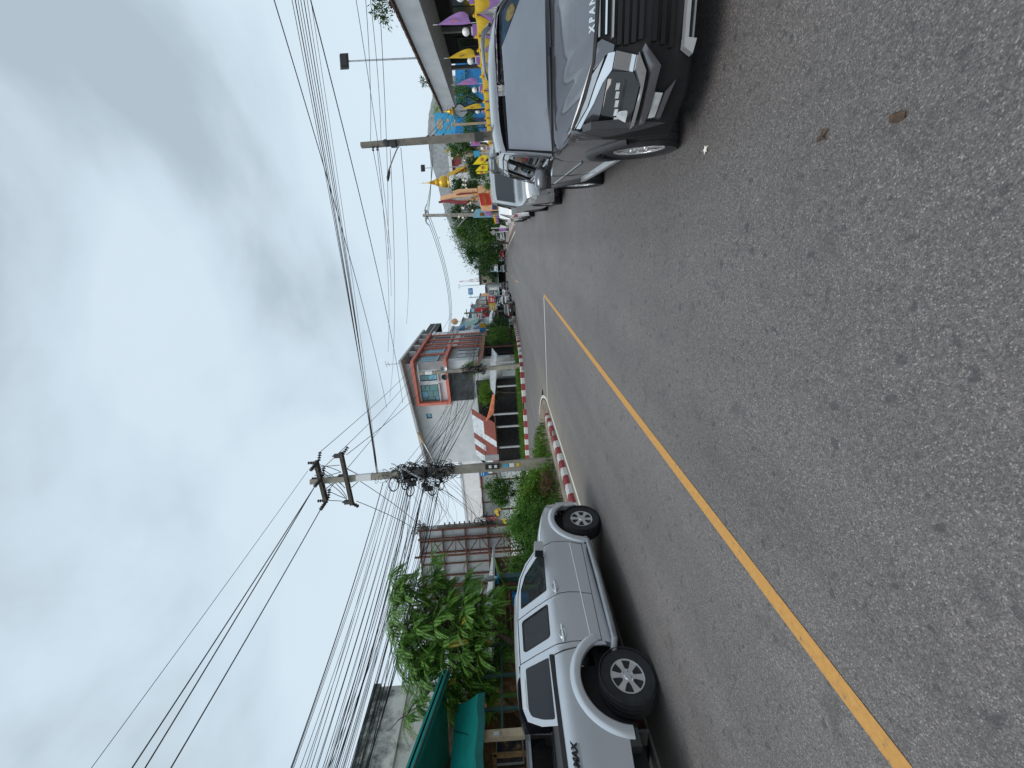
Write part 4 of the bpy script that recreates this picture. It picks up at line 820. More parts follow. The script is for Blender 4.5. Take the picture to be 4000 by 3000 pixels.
for i, (dx, z, r0) in enumerate(((-.32, 6.47, .27), (-.62, 5.84, .22), (-.62, 4.95, .27), (-.35, 6.0, .22), (-.55, 4.6, .15), (-.28, 4.7, .2))):
    c = bax(z) + rgt*dx - dirn*.22; o = MB()
    for k in range(3): o.tube([c + rgt*math.cos(q)*r0*(1+.015*k) + up1*math.sin(q)*r0*.55 - dirn*(.02*k + .15*math.sin(q)) for q in [6.2832*j/20 for j in range(21)]], .016, 5)
    sub(up_, 'cable_coil', o, 'cable', True)
for (dx, z, s1, s2) in ((-.35, 5.75, .11, .17), (-.60, 5.1, .11, .16), (-.45, 5.25, .09, .12), (.1, 5.4, .13, .2), (.14, 4.9, .12, .17), (-.1, 4.6, .10, .14), (-.22, 5.9, .08, .12), (-.5, 4.75, .06, .08)):
    c = bax(z) + rgt*dx - dirn*.28; o = MB(); o.obx(c, rgt*s1*.8, dirn*.07, up1*s2); sub(up_, 'junction_box', o, 'plastic')
o = MB(); o.bar(bax(6.15)+rgt*.30-dirn*.2, bax(5.1)+rgt*-.35-dirn*.24, .07, .08); o.bar(bax(6.2)+rgt*.36-dirn*.2, bax(6.05)-rgt*.4-dirn*.22, .06); sub(up_, 'steel_bracket', o, 'steel')
# street lamp arm towards the road
lp = [bax(4.75)+rgt*.15, Vector((-7.67, 14.2, 5.24)), Vector((-7.30, 14.35, 5.45))]
o = MB(); o.tube([lp[0], lp[1]], .03, 8); sub(up_, 'lamp_arm', o, 'steel', True); o = MB(); d_ = (lp[2]-lp[1]).normalized(); o.tube([lp[1]-d_*.06, lp[1]+d_*.1, lp[1]+d_*.35, lp[2]+d_*.05], [.035, .07, .075, .03], 8); sub(up_, 'lamp_head', o, 'beige', True)
# things fixed low on the pole
o = MB(); o.obx((-8.33, 13.80, 2.53), rgt*.10, dirn*.1, Vector((0, 0, .28))); sub(up_, 'meter_box', o, 'light_grey')
o = MB(); o.obx(Vector((-8.63, 13.62, 2.53)), rgt*.10, dirn*.05, up1*.28); bb = sub(up_, 'black_box', o, 'black')
for z in (2.62, 2.40): o = MB(); o.obx(Vector((-8.63, 13.62, z)) - dirn*.053, rgt*.055, dirn*.003, up1*.055); sub(bb, 'box_label', o, 'white')
o = MB(); o.obx(Vector((-8.86, 13.60, 2.94)), rgt*.15, dirn*.012, up1*.13); o.obx(Vector((-8.92, 13.58, 2.78)), rgt*.06, dirn*.010, up1*.05); bs = sub(up_, 'blue_sign', o, 'blue')
for k in range(2): o = MB(); o.obx(Vector((-8.86, 13.60, 2.985-.075*k)) - dirn*.014, rgt*.12, dirn*.002, up1*.014); sub(bs, 'sign_line', o, 'white')
for (z, mm, hx, hz) in ((2.0, 'light_blue', .06, .09), (1.76, 'white', .075, .10), (1.51, 'yellow', .06, .06)): o = MB(); o.obx(bax(z) - dirn*.192 + rgt*.04, rgt*hx, dirn*.004, up1*hz); sub(up_, 'sticker', o, mm)
o = MB(); o.tube([bax(.2)-rgt*.22-dirn*.1, bax(2.5)-rgt*.17-dirn*.1], .045, 8); sub(up_, 'conduit_pipe', o, 'steel', True)

# ------------------------------------------------------------------ pole with loudspeakers by the far kerb
P2, T2 = Vector((-12.85, 38.9, .35)), Vector((-12.95, 38.9, 10.9))
sp = thing('utility_pole', 'concrete utility pole with two round loudspeakers in front of the orange framed building', 'utility pole', P2)
ax2 = lambda z: P2.lerp(T2, (z-.35)/10.55)
sub(sp, 'post', sqpole(P2, T2, .42, .26, 0), 'concrete_old'); sub(sp, 'white_band', sqpole(ax2(9.4), ax2(10.1), .30, .295, 0), 'white'); tangle(sp, 4.0, 6.4, ax2, .55, 110, 27, .022)
sub(sp, 'crossarm', MB().bar(ax2(10.8)+Vector((-.9, 0, 0)), ax2(10.8)+Vector((.9, 0, 0)), .12), 'steel')
for s in (-1, 1):
    o = MB(); c = ax2(8.1) + Vector((s*.45, -.3, 0)); o.lathe([(.08, .25), (.12, .1), (.30, -.12), (.33, -.16), (.30, -.15), (.06, .02), (.001, .0)], c, 18, 'y'); sub(sp, 'loudspeaker', o, 'steel' if s > 0 else 'plastic', True)
    insulator(sp, ax2(10.85)+Vector((s*.8, 0, 0)), ax2(10.85)+Vector((s*.8, 0, .3)), 3, .08)
# pole beside the billboard
P3 = Vector((-15.25, 18.2, .2)); T3 = Vector((-15.3, 18.2, 7.3)); sp = thing('utility_pole', 'shorter cable laden pole standing against the rusty billboard frame', 'utility pole', P3); ax3 = lambda z: P3.lerp(T3, (z-.2)/7.1)
sub(sp, 'post', sqpole(P3, T3, .26, .20), 'concrete_old'); sub(sp, 'white_band', sqpole(ax3(6.2), ax3(6.7), .225, .22), 'white'); tangle(sp, 3.0, 4.0, ax3, .28, 60, 37, .012); tangle(sp, 6.9, 7.5, ax3, .25, 30, 38, .012)
sub(sp, 'crossarm', MB().bar(ax3(7.2)-rgt*.5, ax3(7.2)+rgt*.5, .10), 'steel')
for i in range(7): z = 4.1+.28*i; insulator(sp, ax3(z)+rgt*.12, ax3(z)+rgt*.26, 2, .05)
# fine guy wire near the pole
# ------------------------------------------------------------------ billboard seen from behind
bb_ = thing('billboard', 'back of a tall billboard with rusty steel frame and grey sheets behind the tree', 'billboard', (-17, 17, .2))
b0, b1 = Vector((-15.10, 17.8, 0)), Vector((-21.0, 15.5, 0)); bd_ = (b1-b0).normalized(); bn = Vector((bd_.y, -bd_.x, 0));  bn = bn if bn.y < 0 else -bn
nc = 5; cw = (b1-b0).length/nc; zr = [2.15, 3.35, 4.60, 5.85, 7.10]
for i in range(nc):
    for z0_, z1_ in zip(zr, zr[1:]): c = b0 + bd_*cw*(i+.5) + Vector((0, 0, (z0_+z1_)/2)) - bn*.03; o = MB(); o.obx(c, bd_*(cw/2-.012), bn*.012, Vector((0, 0, (z1_-z0_)/2-.012))); sub(bb_, 'sheet', o, 'zinc')
for i in range(nc*2+1): p = b0 + bd_*cw*i*.5; sub(bb_, 'frame_upright', MB().bar(p + bn*.02 + Vector((0, 0, 2.1)), p + bn*.02 + Vector((0, 0, 7.15)), .055 if i % 2 else .075), 'rust')
for z in zr: sub(bb_, 'frame_rail', MB().bar(b0 + bn*.06 + Vector((0, 0, z)), b1 + bn*.06 + Vector((0, 0, z)), .07), 'rust')
for k, off in ((0, .45), (1, 3.0)):          # truss legs standing proud of the sheets
    a0, a1 = b0 + bd_*off + bn*.12, b0 + bd_*(off+.80) + bn*.5; o = MB(); o.bar(a0 + Vector((0, 0, .2)), a0 + Vector((0, 0, 7.2)), .08); o.bar(a1 + Vector((0, 0, .2)), a1 + Vector((0, 0, 7.35)), .08)
    for i in range(10):
        z0_, z1_ = .5 + .66*i, .5 + .66*(i+1); p, q = (a0, a1) if i % 2 else (a1, a0); o.bar(p + Vector((0, 0, z0_)), q + Vector((0, 0, z1_)), .05)
        if i % 2: o.bar(a0 + Vector((0, 0, z0_)), a1 + Vector((0, 0, z0_)), .04)
    sub(bb_, 'truss_leg', o, 'rust')
# rusty white sign board on posts, between the round shrub and the billboard
sg_ = thing('sign_board', 'blank white board in a rusty frame seen behind the island shrubs', 'sign', (-14.7, 20.1, .2)); q0, q1 = Vector((-13.5, 20.5, 0)), Vector((-15.9, 19.6, 0))
o = MB(); n_ = (q1-q0).normalized(); c = (q0+q1)/2
for k in range(3): o = MB(); o.obx(q0.lerp(q1, (k+.5)/3) + Vector((0, 0, 3.2)), (q1-q0)*(.5/3) - n_*.02, dirn*.015, (0, 0, .44)); sub(sg_, 'panel', o, 'light_grey')
o = MB()
for z in (2.72, 3.68): o.bar(q0 + Vector((0, 0, z)) - dirn*.03, q1 + Vector((0, 0, z)) - dirn*.03, .07)
for k in (0, .33, .66, 1): o.bar(q0.lerp(q1, k) + Vector((0, 0, 2.72)) - dirn*.03, q0.lerp(q1, k) + Vector((0, 0, 3.68)) - dirn*.03, .06)
sub(sg_, 'frame', o, 'rust')
for k in (.15, .85): sub(sg_, 'post', MB().bar(q0.lerp(q1, k) + Vector((0, 0, .2)), q0.lerp(q1, k) + Vector((0, 0, 2.72)), .08), 'rust')
# ------------------------------------------------------------------ shop with teal awning and the stained concrete building (left edge)
def stained(name, c, dark, top, span):
    m = bpy.data.materials.new(name); m.use_nodes = True; t = m.node_tree; b = t.nodes['Principled BSDF']; n = t.nodes.new; l = t.links.new
    g = n('ShaderNodeNewGeometry'); s = n('ShaderNodeSeparateXYZ'); l(g.outputs['Position'], s.inputs[0])
    mr = n('ShaderNodeMapRange'); mr.inputs[1].default_value = top-span; mr.inputs[2].default_value = top; l(s.outputs[2], mr.inputs[0])
    x = n('ShaderNodeTexNoise'); x.inputs['Scale'].default_value = 1.6; x.inputs['Detail'].default_value = 8; x.inputs['Roughness'].default_value = .7
    mp_ = n('ShaderNodeMapping'); mp_.inputs['Scale'].default_value = (1.1, 1.1, .8); l(g.outputs['Position'], mp_.inputs[0]); l(mp_.outputs[0], x.inputs['Vector'])
    a = n('ShaderNodeMath'); a.operation = 'MULTIPLY_ADD'; l(mr.outputs[0], a.inputs[0]); a.inputs[1].default_value = .42; l(x.outputs[0], a.inputs[2])
    r = n('ShaderNodeValToRGB'); r.color_ramp.elements[0].position = .66; r.color_ramp.elements[0].color = (*c, 1); r.color_ramp.elements[1].position = .92; r.color_ramp.elements[1].color = (*dark, 1)
    l(a.outputs[0], r.inputs[0]); l(r.outputs[0], b.inputs['Base Color']); b.inputs['Roughness'].default_value = .92; MATS[name] = m
stained('stained_concrete', (.66, .64, .58), (.07, .07, .07), 7.6, 2.2)
cb = thing('concrete_building', 'windowless concrete building with black mould stains rising behind the teal awning', 'building', (-19, 7, 0))
sub(cb, 'wall', MB().bx(-24, -16, -2, 10.3, 0, 7.35), 'stained_concrete'); sub(cb, 'parapet', MB().bx(-24.1, -15.93, -2.1, 10.38, 7.353, 7.62), 'stained_concrete'); sub(cb, 'ledge', MB().bx(-15.995, -15.88, -2, 10.34, 6.25, 6.36), 'stained_concrete')
sh = thing('shop', 'open fronted shop with teal awning and wooden furniture at the left edge', 'shop', (-12, 4.5, .13))
sub(sh, 'back_wall', MB().bx(-14.3, -14.1, 0, 8.2, .13, 4.6), 'dark_wood'); sub(sh, 'side_wall', MB().bx(-14.1, -12.6, 8.0, 8.15, .13, 3.6), 'brown_awning'); sub(sh, 'floor', MB().bx(-14.1, -10.4, 0, 8.0, .1, .18), 'concrete')
sub(sh, 'pale_wall', MB().bx(-13.9, -13.86, 4.6, 6.2, .2, 1.9), 'mint'); sub(sh, 'lintel', MB().bx(-13.0, -12.9, 0, 7.2, 2.68, 3.0), 'brown_awning')
sub(sh, 'teal_fascia', MB().bar((-10.5, 7.0, 3.78), (-10.5, 1.5, 5.22), .10, .22), 'teal'); sub(sh, 'fascia_trim', MB().bar((-10.43, 7.0, 3.70), (-10.43, 1.5, 5.14), .04, .04), 'black')
sub(sh, 'roof_sheet', MB().add([(-10.45, 7.0, 3.84), (-10.45, 1.5, 5.28), (-14.6, 1.5, 5.6), (-14.6, 7.0, 4.2), (-10.45, 7.0, 3.80), (-10.45, 1.5, 5.24), (-14.6, 1.5, 5.56), (-14.6, 7.0, 4.16)], [(0, 1, 2, 3), (4, 7, 6, 5), (0, 4, 5, 1), (2, 6, 7, 3), (3, 7, 4, 0)]), 'teal')
rr = random.Random(2); o = MB(); vs = []; n = 14
for i in range(n+1):
    y = lerp(6.45, 2.2, i/n); sgz = .03*math.sin(i*2.1)
    vs += [(-11.5, y+.35, 3.62+.02*i/n), (-11.0, y+.12, 3.24+sgz*.5), (-10.52, y, 2.93+sgz), (-10.50, y, 2.76+sgz*.6)]
o.add(vs, [(4*i+j, 4*i+j+1, 4*i+j+5, 4*i+j+4) for i in range(n) for j in range(2)]); tp = sub(sh, 'awning_tarp', o, 'teal', True)
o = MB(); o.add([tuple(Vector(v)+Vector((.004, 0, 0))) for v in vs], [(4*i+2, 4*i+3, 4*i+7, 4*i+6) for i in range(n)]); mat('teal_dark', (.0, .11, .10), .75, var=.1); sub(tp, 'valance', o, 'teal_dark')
for k in range(2): sub(tp, 'awning_rope', MB().tube(sag((-11.45, 6.2-1.2*k, 3.63), (-10.51, 5.5-1.2*k, 2.9), .03, 6), .008, 4), 'cable')
po = sub(sh, 'post', MB().bx(-10.86, -10.70, 5.60, 5.76, .13, 2.78), 'beige'); sub(po, 'socket_box', MB().bx(-10.70, -10.66, 5.62, 5.70, 2.42, 2.56), 'light_grey')
sub(sh, 'post', MB().bx(-10.90, -10.76, 3.2, 3.34, .13, 2.78), 'beige')
mat('green_metal', (.03, .09, .085), .6, var=.2)
for y in (6.35, 7.15, 8.0): sub(sh, 'green_post', MB().bx(-11.05, -10.98, y-.035, y+.035, .13, 2.9), 'green_metal')
sub(sh, 'green_rail', MB().bar((-11.0, 5.8, 2.38), (-11.0, 8.3, 2.38), .05), 'green_metal'); sub(sh, 'green_rail', MB().bar((-11.0, 5.8, 1.2), (-11.0, 8.3, 1.2), .05), 'green_metal')
# shop goods, each on its own
def painting(name, seed):
    m = bpy.data.materials.new(name); m.use_nodes = True; t = m.node_tree; b = t.nodes['Principled BSDF']; co = t.nodes.new('ShaderNodeTexCoord'); x = t.nodes.new('ShaderNodeTexNoise'); x.inputs['Scale'].default_value = 5.5; x.inputs['Detail'].default_value = 3
    mp_ = t.nodes.new('ShaderNodeMapping'); mp_.inputs['Location'].default_value = (seed*3.1, seed, 0); t.links.new(co.outputs['Object'], mp_.inputs[0]); t.links.new(mp_.outputs[0], x.inputs['Vector'])
    r = t.nodes.new('ShaderNodeValToRGB'); e = r.color_ramp.elements; e[0].position = .36; e[0].color = (.02, .03, .05, 1); e[1].position = .66; e[1].color = (.30, .16, .07, 1)
    for p, c in ((.46, (.03, .05, .08)), (.52, (.13, .07, .04)), (.58, (.05, .06, .07)), (.72, (.45, .32, .2))): q = e.new(p); q.color = (*c, 1)
    t.links.new(x.outputs[0], r.inputs[0]); t.links.new(r.outputs[0], b.inputs['Base Color']); b.inputs['Roughness'].default_value = .5; MATS[name] = m
for k, (y0, y1, z0, z1, lab) in enumerate(((6.18, 6.72, 1.93, 2.68, 'dark painting hanging beside the beige post in the shop'), (5.35, 6.08, 1.93, 2.63, 'dark blue and orange painting hanging above the wooden cabinet'))):
    painting('painting%d' % k, k); t = thing('painting', lab, 'painting', (-13, (y0+y1)/2, (z0+z1)/2), 'paintings in the shop')
    sub(t, 'canvas', MB().bx(-13.02, -12.99, y0+.03, y1-.03, z0+.03, z1-.03), 'painting%d' % k)
    o = MB(); o.bx(-13.03, -12.97, y0, y1, z0, z0+.03); o.bx(-13.03, -12.97, y0, y1, z1-.03, z1); o.bx(-13.03, -12.97, y0, y0+.03, z0+.03, z1-.03); o.bx(-13.03, -12.97, y1-.03, y1, z0+.03, z1-.03); sub(t, 'frame', o, 'light_grey')
cbn = thing('wooden_cabinet', 'slatted wooden cabinet in front of the shop paintings', 'cabinet', (-11.6, 5.2, .18)); o = MB()
for y in (4.75, 5.66): o.bx(-11.55, -11.47, y-.04, y+.04, .18, 2.65)
o.bx(-11.55, -11.47, 4.75, 5.66, 1.78, 1.86); o.bx(-11.55, -11.47, 4.75, 5.66, 2.55, 2.63); sub(cbn, 'frame', o, 'wood')
for i in range(15): sub(cbn, 'slat', MB().bx(-11.53, -11.50, 4.80+i*.056, 4.844+i*.056, .5, 1.77), 'wood')
t = thing('folding_chair', 'black metal folding chair with bags piled by the cabinet', 'chair', (-11.6, 5.85, .18)); o = MB()
for s in (0, .38): o.tube([(-11.75, 5.72+s, .18), (-11.45, 5.72+s, 1.0), (-11.42, 5.72+s, 1.62)], .014, 6); o.tube([(-11.35, 5.72+s, .18), (-11.75, 5.72+s, 1.0)], .014, 6)
o.bar((-11.42, 5.72, 1.6), (-11.42, 6.1, 1.6), .03); o.bar((-11.43, 5.72, 1.4), (-11.43, 6.1, 1.4), .03); sub(t, 'frame', o, 'black', True); sub(t, 'seat', MB().bx(-11.8, -11.4, 5.72, 6.1, .95, .99), 'plastic')
for k, (mm, dy, dz, lab) in enumerate((('red', .0, 0, 'red patterned bag on the folding chair'), ('light_grey', .12, .14, 'pale plastic bag on top of the red bag'), ('gold_dark', .22, .04, 'brown bag beside the red bag on the chair'))):
    o = MB(); c = Vector((-11.6, 5.82+dy, 1.10+dz)); r_ = random.Random(k); vs = []
    for i in range(6):
        for j in range(10): a = 2*math.pi*j/10; q = math.sin(math.pi*(i+.6)/6.2); vs.append(c + Vector((math.cos(a)*.13*q*r_.uniform(.8, 1.15), math.sin(a)*.15*q*r_.uniform(.8, 1.15), -.11+.05*i)))
    o.add(vs, [(i*10+j, i*10+(j+1) % 10, (i+1)*10+(j+1) % 10, (i+1)*10+j) for i in range(5) for j in range(10)] + [tuple(range(10)), tuple(50+j for j in range(10))]); solo('bag', o, mm, lab, 'bag', c - Vector((0, 0, .11)), 'bags in the shop', True)
# stair rail behind the pickup lid
t = thing('stair', 'wooden stair flight leaning inside the dark shop', 'stairs', (-12.4, 6.8, .18)); o = MB(); o.bar((-12.5, 7.6, 2.45), (-12.5, 5.9, 1.0), .06, .16); o.bar((-12.1, 7.6, 2.45), (-12.1, 5.9, 1.0), .06, .16); sub(t, 'stringer', o, 'wood')
for i in range(7): sub(t, 'tread', MB().bx(-12.5, -12.1, 6.0+.23*i, 6.16+.23*i, 1.02+.2*i, 1.06+.2*i), 'wood')
wh = thing('timber_house', 'dark timber house wall in the gap behind the feathery tree', 'house', (-14, 10, .1)); sub(wh, 'wall', MB().bx(-15.6, -12.9, 8.4, 13.2, .1, 2.75), 'dark_wood')
for i in range(16): sub(wh, 'plank', MB().bx(-12.898, -12.87, 8.42+.3*i, 8.70+.3*i, .12, 2.74), 'dark_wood' if i % 3 else 'brown_awning')
sub(wh, 'roof', MB().add([(-12.4, 8.2, 2.70), (-12.4, 13.4, 2.70), (-15.9, 13.4, 3.35), (-15.9, 8.2, 3.35), (-12.4, 8.2, 2.78), (-12.4, 13.4, 2.78), (-15.9, 13.4, 3.43), (-15.9, 8.2, 3.43)], [(3, 2, 1, 0), (4, 5, 6, 7), (0, 1, 5, 4), (1, 2, 6, 5), (3, 7, 6, 2), (0, 4, 7, 3)]), 'zinc')
# gate post with lamp, slatted brick red fence
gp = thing('gate_post', 'blue painted gate post with a caged lamp on top', 'gate post', (-9.72, 9.15, .13)); sub(gp, 'post', MB().bx(-9.80, -9.64, 9.07, 9.23, .13, 2.36), 'green_metal'); sub(gp, 'cap', MB().bx(-9.84, -9.60, 9.03, 9.27, 2.36, 2.42), 'blue')
o = MB(); o.lathe([(.06, 2.42), (.05, 2.50), (.085, 2.55), (.085, 2.72), (.04, 2.78), (.001, 2.79)], (-9.72, 9.15, 0), 12); sub(gp, 'lamp', o, 'lens_pale', True)
fc = thing('slat_fence', 'rust red slatted fence behind the banana plant', 'fence', (-10.6, 8.75, .13))
for i in range(14): o = MB(); z = .3+.155*i; o.bar((-9.82, 9.08, z), (-11.6, 8.4, z), .02, .10); sub(fc, 'slat', o, 'rust')
for k in (0, .5, 1): sub(fc, 'fence_post', MB().bar((lerp(-9.85, -11.6, k), lerp(9.11, 8.44, k), .13), (lerp(-9.85, -11.6, k), lerp(9.11, 8.44, k), 2.5), .05), 'green_metal')
solo('blue_crate', MB().bx(-10.35, -10.05, 8.72, 8.9, 1.5, 1.95).bx(-10.38, -10.02, 8.69, 8.93, 1.95, 1.99), 'blue', 'blue plastic crate hung on the slatted fence', 'crate', (-10.2, 8.8, 1.5))

# ------------------------------------------------------------------ three storey building with orange frames at the far corner
ob = thing('corner_building', 'three storey grey and white building with bright orange window frames at the junction', 'building', (-18, 50, 0)); FY, SXr = 44.2, -13.45
def wallface(o, x0, x1, y, z0, z1, holes):      # wall facing the camera with real openings
    return o.patch([(x0, z0), (x1, z0), (x1, z1), (x0, z1)], lambda s, t, d: (s, y+d, t), 3., .25, holes)
w1 = [(-15.72, 9.95), (-14.55, 9.95), (-14.55, 12.04), (-15.72, 12.04)]; w2 = [(-18.38, 9.95), (-16.2, 9.95), (-16.2, 12.06), (-18.38, 12.06)]; w3 = [(-18.3, 6.0), (-14.6, 6.0), (-14.6, 8.4), (-18.3, 8.4)]; w4 = [(-20.6, 11.2), (-19.95, 11.2), (-19.95, 11.85), (-20.6, 11.85)]
sub(ob, 'front_wall', wallface(MB(), -27, SXr, FY, 0, 12.7, [w1, w2, w3, w4]), 'white_wall'); sub(ob, 'rear_block', MB().bx(-27, SXr-.56, FY+.6, 58.3, 0, 12.5), 'white_wall')
sub(ob, 'gable_wall', MB().add([(-27, FY+.02, 12.7), (SXr, FY+.02, 12.7), (SXr, FY+.02, 13.55), (-27, FY+.02, 12.5)], [(0, 1, 2, 3)]), 'white_wall')
o = MB(); a, b, c, d = Vector((-27.5, 43.1, 12.62)), Vector((-12.75, 43.1, 13.85)), Vector((-12.75, 59.0, 13.85)), Vector((-27.5, 59.0, 12.62)); tz = Vector((0, 0, .28)); o.add([a, b, c, d, a-tz, b-tz, c-tz, d-tz], [(0, 1, 2, 3), (7, 6, 5, 4), (0, 4, 5, 1), (1, 5, 6, 2), (2, 6, 7, 3), (3, 7, 4, 0)]); sub(ob, 'roof', o, 'light_grey')
for y in (47, 50, 53.2, 56): sub(ob, 'roof_beam', MB().bx(-13.4, -12.8, y-.12, y+.12, 12.62, 13.5), 'white_wall')
def win(root, x0, x1, z0, z1, y, cols, rows_, m='teal_glass', name='window'):
    wn = sub(root, name, MB().bx(x0, x1, y+.02, y+.06, z0, z0+.07).bx(x0, x1, y+.02, y+.06, z1-.07, z1).bx(x0, x0+.07, y+.02, y+.06, z0+.07, z1-.07).bx(x1-.07, x1, y+.02, y+.06, z0+.07, z1-.07), 'black')
    cx_ = [x0+.07+(x1-x0-.14)*k for k in cols]
    for i in range(len(cx_)-1):
        rz = [z0+.07+(z1-z0-.14)*k for k in rows_[i % len(rows_)]]
        for j in range(len(rz)-1): sub(wn, 'pane', MB().bx(cx_[i]+.025, cx_[i+1]-.025, y+.05, y+.07, rz[j]+.025, rz[j+1]-.025), m if (i+2*j) % 5 else 'sky_blue')
    sub(wn, 'mullion', MB().bx(x0+.07, x1-.07, y+.072, y+.10, z0+.07, z1-.07), 'black'); return wn
win(ob, w1[0][0], w1[1][0], w1[0][1], w1[2][1], FY+.05, [0, .58, 1], [[0, .5, 1], [0, .22, .75, 1]]); win(ob, w2[0][0], w2[1][0], w2[0][1], w2[2][1], FY+.05, [0, .25, .62, 1], [[0, .22, .72, 1], [0, .33, .66, 1], [0, .5, .75, 1]])
win(ob, w3[0][0], w3[1][0], w3[0][1], w3[2][1], FY+.05, [0, .33, .66, 1], [[0, .4, 1], [0, .6, 1]]); win(ob, w4[0][0], w4[1][0], w4[0][1], w4[2][1], FY+.05, [0, 1], [[0, 1]], 'dark_glass')
for (x0, x1, z) in ((w1[0][0], w1[1][0], 9.95), (w2[0][0], w2[1][0], 9.95)): sub(ob, 'sill', MB().bx(x0-.1, x1+.1, FY-.25, FY-.002, z-.22, z-.03), 'light_grey')
sub(ob, 'grey_panel', MB().bx(-14.32, -13.35, FY-.10, FY-.003, 8.92, 12.3), 'grey_wall'); sub(ob, 'shade_cloth', MB().patch([(-18.4, 5.85), (-14.5, 5.75), (-14.5, 8.42), (-18.4, 8.55)], lambda s, t, d: (s, FY-.18+.05*math.sin(s*3)*math.sin(t*2), t), .4, 0), 'shade_cloth', True)
# orange frames: front box and side grid
for nm, bx_ in (('frame_top', (-18.62, -12.98, 43.55, FY-.004, 12.32, 12.66)), ('frame_bottom', (-18.62, -12.98, 43.55, FY-.004, 8.56, 8.90)), ('frame_left', (-18.62, -18.3, 43.56, FY-.004, 8.902, 12.318))): sub(ob, nm, MB().bx(*bx_), 'orange_red')
sub(ob, 'frame_side_top', MB().bx(SXr+.004, -12.98, FY, 57.3, 12.32, 12.66), 'orange_red'); sub(ob, 'frame_side_bottom', MB().bx(SXr+.004, -12.98, FY, 50.2, 8.56, 8.90), 'orange_red')
for y, zb in ((47.2, 8.902), (50.1, 3.2), (52.0, 3.2), (54.2, 3.2), (57.0, 3.2)): sub(ob, 'frame_column', MB().bx(SXr+.004, SXr+.20, y-.12, y+.12, zb, 12.318), 'orange_red')
sub(ob, 'side_wall', MB().bx(SXr-.55, SXr-.12, FY+.26, 58.2, 0, 12.6), 'grey_wall'); sub(ob, 'side_spandrel', MB().bx(SXr-.118, SXr-.0, 50.3, 57.1, 8.0, 8.7), 'light_grey'); sub(ob, 'corner_pier', MB().bx(SXr-.118, SXr, FY+.26, 45.2, 0, 8.55), 'white_wall')
for (y0, y1, z0, z1, mm) in ((44.7, 46.7, 9.9, 12.0, 'sky_blue'), (47.7, 49.6, 9.6, 11.9, 'sky_blue'), (50.5, 51.7, 9.3, 11.8, 'dark_glass'), (52.4, 53.8, 9.3, 11.8, 'dark_glass'), (54.6, 56.6, 9.3, 11.8, 'dark_glass'), (45.6, 49.0, 5.2, 7.8, 'dark_glass'), (50.5, 51.7, 4.8, 7.6, 'dark_glass'), (52.4, 53.8, 4.8, 7.6, 'dark_glass'), (54.6, 56.6, 4.8, 7.6, 'dark_glass')):
    wn = sub(ob, 'side_window', MB().bx(SXr-.118, SXr-.06, y0, y1, z0, z0+.1).bx(SXr-.118, SXr-.06, y0, y1, z1-.1, z1).bx(SXr-.118, SXr-.0, y0-.02, y0+.08, z0, z1).bx(SXr-.118, SXr-.0, y1-.08, y1+.02, z0, z1).bx(SXr-.118, SXr-.04, (y0+y1)/2-.04, (y0+y1)/2+.04, z0, z1), 'light_grey')
    for k in range(2): sub(wn, 'pane', MB().bx(SXr-.112, SXr-.09, y0+.06+(y1-y0)/2*k, y0+(y1-y0)/2*(k+1)-.06, z0+.1, z1-.1), mm)
    sub(wn, 'sill', MB().bx(SXr-.118, SXr+.10, y0-.1, y1+.1, z0-.16, z0-.02), 'light_grey')
ba = sub(ob, 'brown_awning', MB(), 'brown_awning')
for i in range(16): y0 = 41.2+i*.83; sub(ob, 'awning_sheet', MB().add([(-12.3, y0, 4.2), (-12.3, y0+.80, 4.2), (-13.4, y0+.80, 4.95+(i % 2)*.02), (-13.4, y0, 4.95+(i % 2)*.02), (-12.3, y0, 4.16), (-12.3, y0+.80, 4.16), (-13.4, y0+.80, 4.91), (-13.4, y0, 4.91)], [(0, 1, 2, 3), (7, 6, 5, 4), (0, 4, 5, 1), (1, 5, 6, 2), (2, 6, 7, 3), (3, 7, 4, 0)]), 'brown_awning' if i > 6 else 'rust')
bpy.data.objects.remove(ba)
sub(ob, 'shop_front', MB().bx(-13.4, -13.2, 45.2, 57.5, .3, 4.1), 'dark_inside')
for y in (45.5, 48.2, 51, 53.8, 56.5): sub(ob, 'shop_post', MB().bx(-12.5, -12.36, y-.07, y+.07, .35, 4.25), 'rust')
o = MB(); o.tube([(-13.3, 44.0, 13.6), (-13.3, 44.0, 15.6)], .04, 6); o.bar((-13.6, 44, 15.5), (-12.9, 44, 15.6), .05); o.bar((-13.5, 44, 15.2), (-13.0, 44, 15.3), .05); solo('roof_antenna', o, 'steel', 'thin aerial on the roof of the orange framed building', 'antenna', (-13.3, 44, 13.6))
